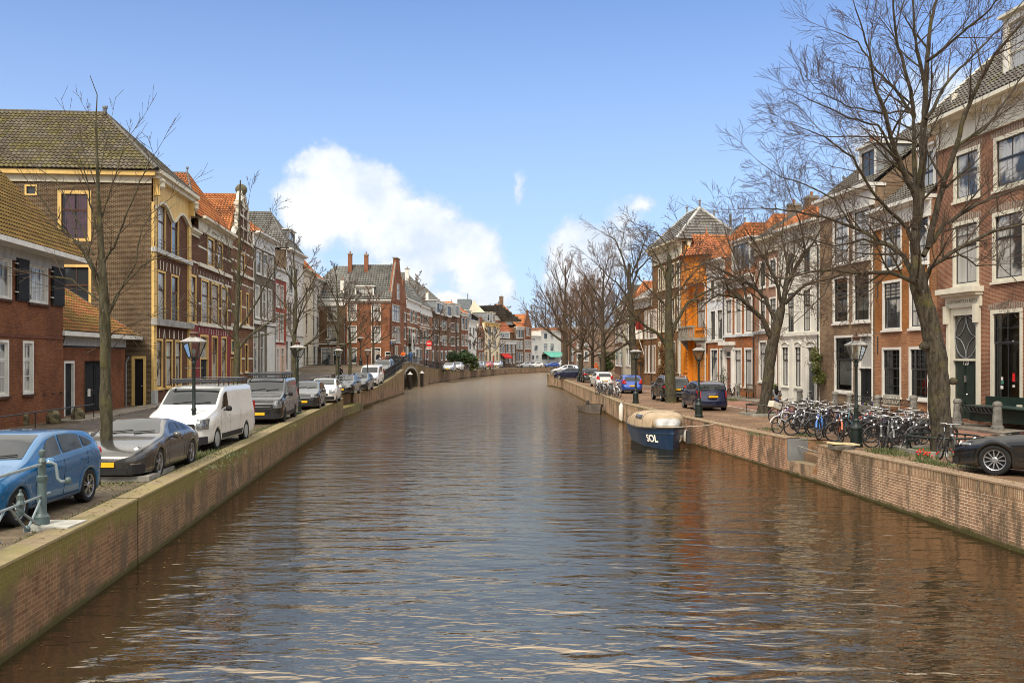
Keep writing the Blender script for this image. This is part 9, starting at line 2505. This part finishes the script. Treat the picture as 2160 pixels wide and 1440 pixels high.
for(du,dz)in((.35,-.7),(-.2,.5)):mb.tube([pn.pt(u+du+.62*math.cos(t*.524),z_+dz*.9+.5*math.sin(t*.524),.63)for t in range(13)],.05,BLACKM,4,False)
mb.tube([pn.pt(u+.35,z_-.63,.63),pn.pt(u+.5,z_+.2,.63),pn.pt(u-.2,z_+.45,.63),pn.pt(u+.35,z_-.63,.63)],.05,BLACKM,4);mb.build('bicycle_emblem',rt,loc=rt.location)
# benches and planters on the right pavement
WOODP=plain((.36,.33,.27),.8,.2,6,name='weathered_wood')
def bench(label,c,rz,w_=1.5,mat=WOODP):
 c=Vector(c);rt=thing('garden_bench',label,'bench',c,rz);
 mb=MB()
 for k in range(4):mb.box((0,-.20+k*.13,.44),(w_/2,.055,.015),mat)
 mb.build('seat',rt);mb=MB();n_=11
 mb.box((0,.30,.92),(w_/2,.02,.035),mat);mb.box((0,.29,.55),(w_/2,.02,.025),mat)
 for k in range(n_):mb.box((lerp(-w_/2+.06,w_/2-.06,k/(n_-1)),.295,.73),(.025,.012,.17),mat)
 mb.build('backrest',rt)
 for sx in(-1,1):
  for sy,hh in((-.22,.62),(.29,.94)):mb=MB();mb.box((sx*(w_/2-.03),sy,hh/2),(.03,.03,hh/2),mat);mb.build('leg',rt)
  mb=MB();mb.box((sx*(w_/2-.03),.02,.63),(.035,.29,.018),mat);mb.build('armrest',rt)
 return rt
hf=math.atan2(1,-.12)-R(90)
q=QP(1900);bench('weathered wooden garden bench below the small-paned windows',(q[0]-.75,q[1],gz(18,44)+.1),R(-90)+.12)
q=QP(1600);bench('dark wooden bench before the pink brick house',(q[0]-.8,q[1],gz(16,64)+.1),R(-90)+.12,1.8,plain((.10,.075,.05),.8,.2,6,name='dark_wood'))
q=QP(1668);p=Vector((q[0]-1.5,q[1]-1.2,gz(15,58)+.1));rt=thing('planter_box','orange-brown wooden planter box with yellow-green plants','planter',p);mb=MB();mb.box(p+Vector((0,0,.38)),(.42,.42,.38),plain((.32,.13,.035),.7,.2,4,name='planter_wood'));mb.build('box',rt,loc=p)
mb=MB();foliage(mb,r_,p+Vector((0,0,.95)),(.45,.45,.28),800,.05,LY);mb.build('plants',rt,loc=p)
q=QP(1868);p=Vector((q[0]-.9,q[1],gz(18,46)+.1));rt=thing('flower_trough','low trough of purple and green plants left of the wooden bench','planter',p);mb=MB();mb.box(p+Vector((0,0,.18)),(.25,.9,.18),STONE);mb.build('trough',rt,loc=p);mb=MB();foliage(mb,r_,p+Vector((0,0,.45)),(.25,.85,.16),700,.04,[LY[0],LY[1],leafy((.10,.06,.30),(.18,.12,.45),'violet_petals')]);mb.build('plants',rt,loc=p)
p=G(1775,950,'R');rt=thing('round_tub','round dark tub with a pale wooden board lying on it at the quay edge','tub',p);mb=MB();mb.lathe([(.33,0),(.40,.05),(.41,.17),(.37,.18)],plain((.10,.09,.075),.8,.3,6,name='old_rubber'),p,16);mb.build('tub',rt,loc=p,smooth=True,angle=40)
mb=MB();mb.box(p+Vector((.05,0,.215)),(.42,.26,.02),plain((.52,.42,.24),.8,.2,5,name='pale_board'),Matrix.Rotation(.1,3,'Z')@Matrix.Rotation(.05,3,'Y'));mb.build('board',rt,loc=p)
# boats
HULLB=plain((.004,.024,.065),.35,.12,3,dirt=.15,name='blue_hull');CANV=plain((.36,.28,.19),.85,.10,3,bmp=.004,name='tan_canvas');RUBR=plain((.03,.03,.03),.6,.2,name='rubbing_strake')
bow,stern=Vector((7.05,40.9,0)),Vector((6.68,46.9,0));ax_=(bow-stern);LB_=ax_.length;ax_.normalize();lat=Vector((-ax_.y,ax_.x,0))
bc=(bow+stern)/2;bc.z=WATER
boat=thing('canal_boat','dark blue open boat with a tan canvas hood and SOL lettered on its bow','boat',bc)
def hullw(t):
 return 1.12*(1-max(0,(t-.52)/.48)**2.1)*(1-.22*max(0,(.22-t)/.22)**2)
def hp(t,s_,k):
 w_=hullw(t)*(lerp(.62,1.0,k**.7));z=lerp(-.25,.78+.20*t**3+.05*(1-t)**2,k)
 rake=.22*k*t**3
 return stern+ax_*(t*LB_+rake-.1)+lat*(s_*w_)+Vector((0,0,WATER+z))
mb=MB();N_=26;Kk=7
for s_ in(-1,1):
 V_=[];F_=[]
 for i in range(N_+1):
  for k in range(Kk+1):V_.append(hp(i/N_,s_,k/Kk))
 for i in range(N_):
  for k in range(Kk):a=i*(Kk+1)+k;F_.append((a,a+1,a+Kk+2,a+Kk+1)if s_>0 else(a,a+Kk+1,a+Kk+2,a+1))
 mb.mesh(V_,F_,HULLB)
mb.face([hp(0,-1,k/Kk)for k in range(Kk+1)]+[hp(0,1,k/Kk)for k in range(Kk,-1,-1)],HULLB)
mb.face([hp(i/N_,-1,.93)for i in range(N_+1)]+[hp(i/N_,1,.93)for i in range(N_,-1,-1)],plain((.05,.07,.09),.7,name='boat_deck'))
mb.build('hull',boat,loc=bc,smooth=True,merge=True,angle=40)
mb=MB()
for s_ in(-1,1):
 mb.tube([hp(i/N_,s_,1.0)for i in range(N_+1)],.045,RUBR,6);mb.tube([hp(i/N_,s_,.80)for i in range(N_+1)],.03,HULLB,6)
mb.build('gunwale',boat,loc=bc,smooth=True)
def hood(t,a):
 """t along the boat, a 0..pi over it"""
 hgt=interp([(-.04,.08),(.02,.28),(.10,.40),(.20,.54),(.32,.72),(.5,.80),(.74,.77),(.86,.58),(.88,.30),(.885,.02)],t)
 w_=hullw(min(max(t,0.0),.84))*.97*(.8 if t<0.02 else 1)
 e=.5
 c,s2=math.cos(a),math.sin(a)
 y=math.copysign(abs(c)**e,c)*w_;z=(abs(s2)**e)*hgt
 b=stern+ax_*(t*LB_)+Vector((0,0,WATER+.80))
 return b+lat*y+Vector((0,0,z))
mb=MB();V_=[];F_=[];ts=[-.04,0,.02,.06,.10,.15,.20,.25,.30,.36,.42,.48,.55,.62,.68,.74,.78,.81];na=22
for t_ in ts:
 for j in range(na+1):V_.append(hood(t_,math.pi*j/na))
for i in range(len(ts)-1):
 for j in range(na):a=i*(na+1)+j;F_.append((a,a+1,a+na+2,a+na+1))
k0=len(ts)-1
mb.mesh(V_,F_,CANV)
top_=[hood(.81,math.pi*j/na)for j in range(na+1)]
lowp=[stern+ax_*(.90*LB_-.12*LB_*abs(1-2*j/na)**2)+lat*(math.cos(math.pi*j/na)*hullw(.86)*.9)+Vector((0,0,WATER+.84))for j in range(na+1)]
for j in range(na):mb.face([top_[j],top_[j+1],lowp[j+1],lowp[j]],CANV)
mb.build('canvas_hood',boat,loc=bc,smooth=True)
VIN=plain((.33,.33,.32),.2,.2,3,name='clear_vinyl');VIND=plain((.06,.06,.055),.1,.2,3,name='dark_vinyl')
def hpatch(t0,t1,a0,a1,mat,nm,n_=8):
 g=MB();V_=[];F_=[]
 for i in range(n_+1):
  for j in range(n_+1):
   t_,a=lerp(t0,t1,i/n_),lerp(a0,a1,j/n_);p_=hood(t_,a);c_=stern+ax_*(t_*LB_)+Vector((0,0,WATER+1.1));V_.append(p_+(p_-c_).normalized()*.012)
 for i in range(n_):
  for j in range(n_):a=i*(n_+1)+j;F_.append((a,a+1,a+n_+2,a+n_+1))
 g.mesh(V_,F_,mat);return g.build(nm,boat,loc=bc,smooth=True)
g=MB();nn_=12
for j in range(4,na-4):
 q=[top_[j].lerp(lowp[j],.22),top_[j+1].lerp(lowp[j+1],.22),top_[j+1].lerp(lowp[j+1],.72),top_[j].lerp(lowp[j],.72)]
 g.face([v+ax_*.015+Vector((0,0,.01))for v in q],VIN)
g.build('front_window',boat,loc=bc,smooth=True)
for a0,a1 in((R(18),R(38)),(R(142),R(162))):hpatch(.50,.66,a0,a1,VIND,'side_window')
g=MB()
for t_ in(.28,.48,.68):
 g.tube([hood(t_,math.pi*j/na)+Vector((0,0,.008))for j in range(na+1)],.012,plain((.12,.09,.07),.8,name='seam'),4,False)
g.tube([hood(t_/20*.81,R(8))for t_ in range(21)],.012,plain((.12,.09,.07),.8,name='seam'),4,False)
g.build('hood_seam',boat,loc=bc)
def boat_text(s_):
 cu=bpy.data.curves.new('t','FONT');cu.body='SOL';cu.size=.46;cu.align_x='CENTER';cu.extrude=.002;cu.offset=.012
 to=bpy.data.objects.new('t',cu);COL.objects.link(to);dg=bpy.context.evaluated_depsgraph_get();me=bpy.data.meshes.new_from_object(to.evaluated_get(dg));bpy.data.objects.remove(to)
 t0=.80
 for v in me.vertices:
  x,y=v.co.x,v.co.y;t_=t0-s_*x/LB_
  k=.46+y/1.15
  p_=hp(min(.99,t_),s_,k)+lat*s_*(.014+v.co.z)
  v.co=p_-bc
 me.materials.clear();me.materials.append(plain((.80,.80,.76),.5,.03,name='white_lettering'))
 o=bpy.data.objects.new('boat_name',me);COL.objects.link(o);o.parent=boat
for s_ in(-1,1):boat_text(s_)
g=MB();e=hp(.02,1,.6);g.box(bow+lat*.75+Vector((0,.35,WATER+.55)),(.10,.14,.28),RUBR);g.tube([bow+Vector((-.05,.1,WATER+1.0)),bow+Vector((1.6,.6,WATER+1.05)),Vector((8.95,40.6,0))],.012,plain((.5,.47,.4),.8,name='rope'),5);g.build('mooring_line',boat,loc=bc)
for t_ in(.62,.80):g=MB();p_=hp(t_,1,.85)+lat*.12;g.lathe([(0,-.26),(.09,-.2),(.10,.15),(.03,.24),(0,.26)],WHITE,p_-Vector((0,0,.2)),10);g.build('fender',boat,loc=bc,smooth=True)
pc=Vector((at_px(1247,69.5),69.5,WATER));punt=thing('small_boat','small dark punt with a grey foredeck moored at the right quay wall','boat',pc,math.radians(-83))
mb=MB();L2,W2=3.6,1.5
def pp(t,s_,k):w_=W2/2*(1-.55*max(0,(t-.6)/.4)**2)*lerp(.8,1,k);return Vector((lerp(-L2/2,L2/2,t),s_*w_,lerp(-.1,.38+.28*t**2,k)))
for s_ in(-1,1):
 for i in range(12):
  t0_,t1_=i/12,(i+1)/12
  mb.face([pp(t0_,s_,0),pp(t1_,s_,0),pp(t1_,s_,1),pp(t0_,s_,1)],plain((.10,.09,.08),.7,.2,3,name='dark_hull'));mb.face([pp(t0_,s_,1),pp(t1_,s_,1),pp(t1_,s_*.86,1)-Vector((0,0,.02)),pp(t0_,s_*.86,1)-Vector((0,0,.02))],GREYP)
  mb.face([pp(t0_,s_*.86,.98),pp(t1_,s_*.86,.98),pp(t1_,s_*.8,.1),pp(t0_,s_*.8,.1)],RUBR)
for t_ in(0,1):mb.face([pp(t_,-1,0),pp(t_,1,0),pp(t_,1,1),pp(t_,-1,1)],plain((.10,.09,.08),.7,.2,3,name='dark_hull'))
mb.face([pp(0,-.8,.12),pp(1,-.8,.12),pp(1,.8,.12),pp(0,.8,.12)],RUBR)
mb.build('hull',punt)
mb=MB();V_=[pp(.72,-1,1),pp(.72,1,1),pp(1,1,1.03),pp(1,-1,1.03)];mb.face(V_,GREYP);mb.face([pp(.72,-1,1),pp(.72,1,1),pp(.72,1,.4),pp(.72,-1,.4)],RUBR);mb.build('foredeck',punt)
mb=MB();mb.box((-.2,0,.36),(.12,.68,.02),WOODP);mb.build('thwart',punt);mb=MB();mb.lathe([(.12,.1),(.13,.5),(.10,.75),(0,.78)],RUBR,(-1.75,.1,0),8);mb.build('outboard_motor',punt,smooth=True)
p=Vector((xR(59)-.12,58.6,-.55));rt=thing('wall_fender','long white fender hanging on the quay wall left of the blue boat','fender',p);mb=MB();mb.lathe([(0,-.62),(.13,-.5),(.15,.3),(.05,.5),(0,.52)],WHITE,p,10);mb.build('fender',rt,loc=p,smooth=True)
mb=MB();mb.tube([p+Vector((0,0,.5)),p+Vector((.25,0,.62))],.012,BLACKM,4);mb.build('rope',rt,loc=p)
# people
SKIN=plain((.50,.30,.21),.6,.06,name='skin');HAIRK=plain((.015,.012,.01),.7,.2,name='dark_hair')
def skinned(name,joints,bones,parent,mat,sub=1):
 me=bpy.data.meshes.new(name);me.from_pydata([j[0]for j in joints],bones,[]);o=bpy.data.objects.new(name,me);COL.objects.link(o)
 o.parent=parent
 o.modifiers.new('s','SKIN');
 for v,j in zip(me.skin_vertices[0].data,joints):v.radius=j[1]if isinstance(j[1],tuple)else(j[1],j[1])
 me.skin_vertices[0].data[0].use_root=True
 s=o.modifiers.new('u','SUBSURF');s.levels=sub;s.render_levels=sub
 dg=bpy.context.evaluated_depsgraph_get();m2=bpy.data.meshes.new_from_object(o.evaluated_get(dg));o.modifiers.clear();o.data=m2
 m2.materials.clear();m2.materials.append(mat);m2.polygons.foreach_set('use_smooth',[True]*len(m2.polygons))
 return o
def person(label,p,rz,top,legs,hair=HAIRK,pose='stand',hood=None,H=1.72,group=None,extra=None):
 """faces +x; the body is one skin, the clothes are its children"""
 s=H/1.72;rt=thing('person',label,'person',p,rz,group)
 V=lambda x,y,z:(x*s,y*s,z*s)
 if pose=='stand':hip,kn,an,toe,hipz=[(0,.09,.90),(0,-.09,.90)],[(.05,.10,.48),(.0,-.10,.48)],[(-.04,.10,.09),(.02,-.10,.09)],[(.14,.11,.04),(.18,-.11,.04)],.93
 elif pose=='walk':hip,kn,an,toe,hipz=[(0,.09,.90),(0,-.09,.90)],[(.16,.10,.50),(-.06,-.10,.48)],[(.22,.10,.10),(-.30,-.10,.16)],[(.38,.10,.05),(-.18,-.11,.05)],.93
 elif pose=='sit':hip,kn,an,toe,hipz=[(0,.10,.50),(0,-.10,.50)],[(.40,.12,.50),(.42,-.12,.52)],[(.38,.12,.09),(.44,-.12,.09)],[(.54,.13,.04),(.60,-.13,.04)],.53
 elif pose=='ride':hip,kn,an,toe,hipz=[(0,.09,.98),(0,-.09,.98)],[(.32,.10,.78),(.20,-.10,.62)],[(.22,.12,.40),(.10,-.12,.20)],[(.34,.12,.36),(.24,-.12,.16)],1.0
 lean={'stand':.0,'walk':.03,'sit':.10,'ride':.14}[pose];z=hipz
 ch,nk,hd,ht=(lean*.6,0,z+.36),(lean,0,z+.55),(lean+.035,0,z+.66),(lean+.03,0,z+.76)
 sh=[(lean*.8,.19,z+.48),(lean*.8,-.19,z+.48)]
 if pose in('stand','walk'):el=[(-.04,.25,z+.20),(.02,-.25,z+.20)];ha=[(.12,.24,z+.0),(.14,-.23,z+.0)]
 elif pose=='sit':el=[(.10,.25,z+.22),(.12,-.25,z+.22)];ha=[(.34,.12,z+.16),(.34,-.12,z+.18)]
 else:el=[(.25,.24,z+.26),(.25,-.24,z+.26)];ha=[(.46,.26,z+.16),(.46,-.26,z+.16)]
 hand=[tuple(lerp(a,b,1.25)for a,b in zip(e_,h_))for e_,h_ in zip(el,ha)]
 J=[(V(0,0,z),.12*s),(V(*ch),(.12*s,.15*s)),(V(*nk),.055*s),(V(*hd),(.085*s,.078*s)),(V(*ht),(.075*s,.07*s))]
 B=[(0,1),(1,2),(2,3),(3,4)]
 for i in(0,1):
  k=len(J);J+=[(V(*sh[i]),.055*s),(V(*el[i]),.042*s),(V(*ha[i]),.030*s),(V(*hand[i]),.028*s)];B+=[(1,k),(k,k+1),(k+1,k+2),(k+2,k+3)]
  k=len(J);J+=[(V(*hip[i]),.085*s),(V(*kn[i]),.058*s),(V(*an[i]),.040*s),(V(*toe[i]),.035*s)];B+=[(0,k),(k,k+1),(k+1,k+2),(k+2,k+3)]
 bo=skinned('body',J,B,rt,SKIN)
 m=MB()
 for i in(0,1):
  h_=Vector(hand[i])*s;d=(Vector(hand[i])-Vector(el[i])).normalized();sd=Vector((0,1,0)).cross(d).normalized()
  for f in range(4):q=h_+sd*(f-1.5)*.017*s;m.tube([q,q+d*.045*s,q+d*(.075-.006*abs(f-1))*s+Vector((0,0,-.012))],[.008,.0075,.005],SKIN,5)
  m.tube([h_-d*.02+sd*.02,h_+sd*.045*s+d*.02,h_+sd*.05*s+d*.045],[.009,.008,.006],SKIN,5)
 fx=Vector(hd)*s;m.tube([fx+Vector((.088*s,0,.02)),fx+Vector((.108*s,0,-.01))],[.008,.012],SKIN,5)
 tmp=m.build('hand_tmp',rt);bm=bmesh.new();bm.from_mesh(bo.data);bm.from_mesh(tmp.data);bm.to_mesh(bo.data);bm.free();bpy.data.objects.remove(tmp)
 T=[(V(0,0,z-.04),(.145*s,.16*s)),(V(*ch),(.145*s,.18*s)),(V(lean*.95,0,z+.50),.085*s)];TB=[(0,1),(1,2)]
 for i in(0,1):k=len(T);T+=[(V(*sh[i]),.075*s),(V(*el[i]),.060*s),(V(*ha[i]),.046*s)];TB+=[(1,k),(k,k+1),(k+1,k+2)]
 if pose in('stand','walk'):k=len(T);T+=[(V(0,0,z-.16),(.15*s,.165*s))];TB+=[(0,k)]
 skinned('coat',T,TB,rt,top)
 Lg=[(V(0,0,z),.125*s)];LBn=[]
 for i in(0,1):k=len(Lg);Lg+=[(V(*hip[i]),.095*s),(V(*kn[i]),.068*s),(V(*an[i]),.052*s)];LBn+=[(0,k),(k,k+1),(k+1,k+2)]
 skinned('trousers',Lg,LBn,rt,legs)
 for i in(0,1):m=MB();a,t_=Vector(an[i])*s,Vector(toe[i])*s;m.tube([a-Vector((.06,0,.02)),a.lerp(t_,.5)-Vector((0,0,.0)),t_+Vector((.05,0,0))],[.05,.052,.035],BLACKM,7);m.build('shoe',rt,smooth=True)
 m=MB();c=Vector(hd)*s+Vector((-.012,0,.035));m.lathe([(.0,.115),(.06,.10),(.098,.05),(.102,-.01),(.09,-.07)]if not hood else[(0,.13),(.07,.115),(.115,.06),(.12,-.02),(.11,-.12)],hood or hair,c,12,M=Matrix.Rotation(-.35,3,'Y'));m.build('hood' if hood else 'hair',rt,smooth=True)
 if extra:extra(rt,s,V)
 return rt
DKC=plain((.02,.02,.022),.85,.2,8,name='dark_cloth');GRC_=plain((.22,.23,.24),.85,.15,8,name='grey_cloth');JEAN=plain((.035,.05,.10),.85,.2,8,name='denim');REDC=plain((.55,.02,.025),.8,.1,8,name='red_cloth');ORC=plain((.62,.12,.02),.8,.1,8,name='orange_cloth');BLC=plain((.04,.10,.22),.85,.15,8,name='blue_cloth')
p=GZ(1638,53.5,'R');seat=p.copy()
person('person with long dark hair in a grey coat, seated with back turned behind the bicycles',p,R(70),GRC_,JEAN,pose='sit',H=1.68,extra=lambda rt,s,V:(lambda m:(m.lathe([(.04,.1),(.09,.02),(.10,-.2),(.06,-.42),(0,-.46)],HAIRK,(-.02,0,1.16),10,sq=1.2),m.build('long_hair',rt,smooth=True)))(MB()))
rt=thing('stool','dark bench seat under the seated person','seat',p);mb=MB();mb.box(p+Vector((.02,0,.38)),(.22,.5,.03),BLACKM);
for sx in(-1,1):
 for sy in(-1,1):mb.box(p+Vector((.02+sx*.18,sy*.42,.18)),(.02,.02,.18),BLACKM)
mb.build('seat',rt,loc=p)
pn=Panel(QP(1845.5),(19.55,43.55));pw=pn.pt(pn.at(1950)-.62,.32,-.52);person('person in a red coat standing behind the small-paned window',pw,R(200),REDC,DKC,pose='stand',hair=plain((.3,.1,.06),.8,name='red_brown_hair'),H=1.78)
person('person in black with a rucksack walking away behind the parked cars on the left',GZ(717,90),R(80),DKC,DKC,pose='walk',extra=lambda rt,s,V:(lambda m:(m.box((-.20,0,1.25),(.09,.15,.22),DKC),m.build('rucksack',rt)))(MB()))
person('person in dark clothes beside the shop with the red awning',(at_px(1063,214),214,gz(-2,214)),R(90),DKC,DKC,pose='stand',H=1.8)
person('person in a blue jacket standing at the crown of the bridge',(at_px(866,124),124,gz(-15,124)),R(100),BLC,JEAN,pose='stand')
ob_=(at_px(1257,124),124,gz(10,124));person('person in bright orange seen between the tree trunks',ob_,R(-90),ORC,DKC,pose='stand',H=1.85,hood=ORC)
def rider(label,px,y,rz,topm,bl):
 x=at_px(px,y);z=gz(x,y);z=interp(TOP_L,y)
 bike(0,Vector((x,y,z)),rz,0,K,bl,GB3)
 person(label,(x-.32*math.cos(rz),y-.32*math.sin(rz),z+.02),rz,topm,DKC,pose='ride',hair=plain((.3,.15,.05),.8,name='brown_hair'))
rider('cyclist in an orange and dark jacket riding over the bridge',850,116,R(-100),ORC,'bicycle under the cyclist in orange on the bridge')
rider('cyclist in dark clothes passing the corner house',801,108,R(-20),DKC,'bicycle under the dark-clothed cyclist before the corner house')
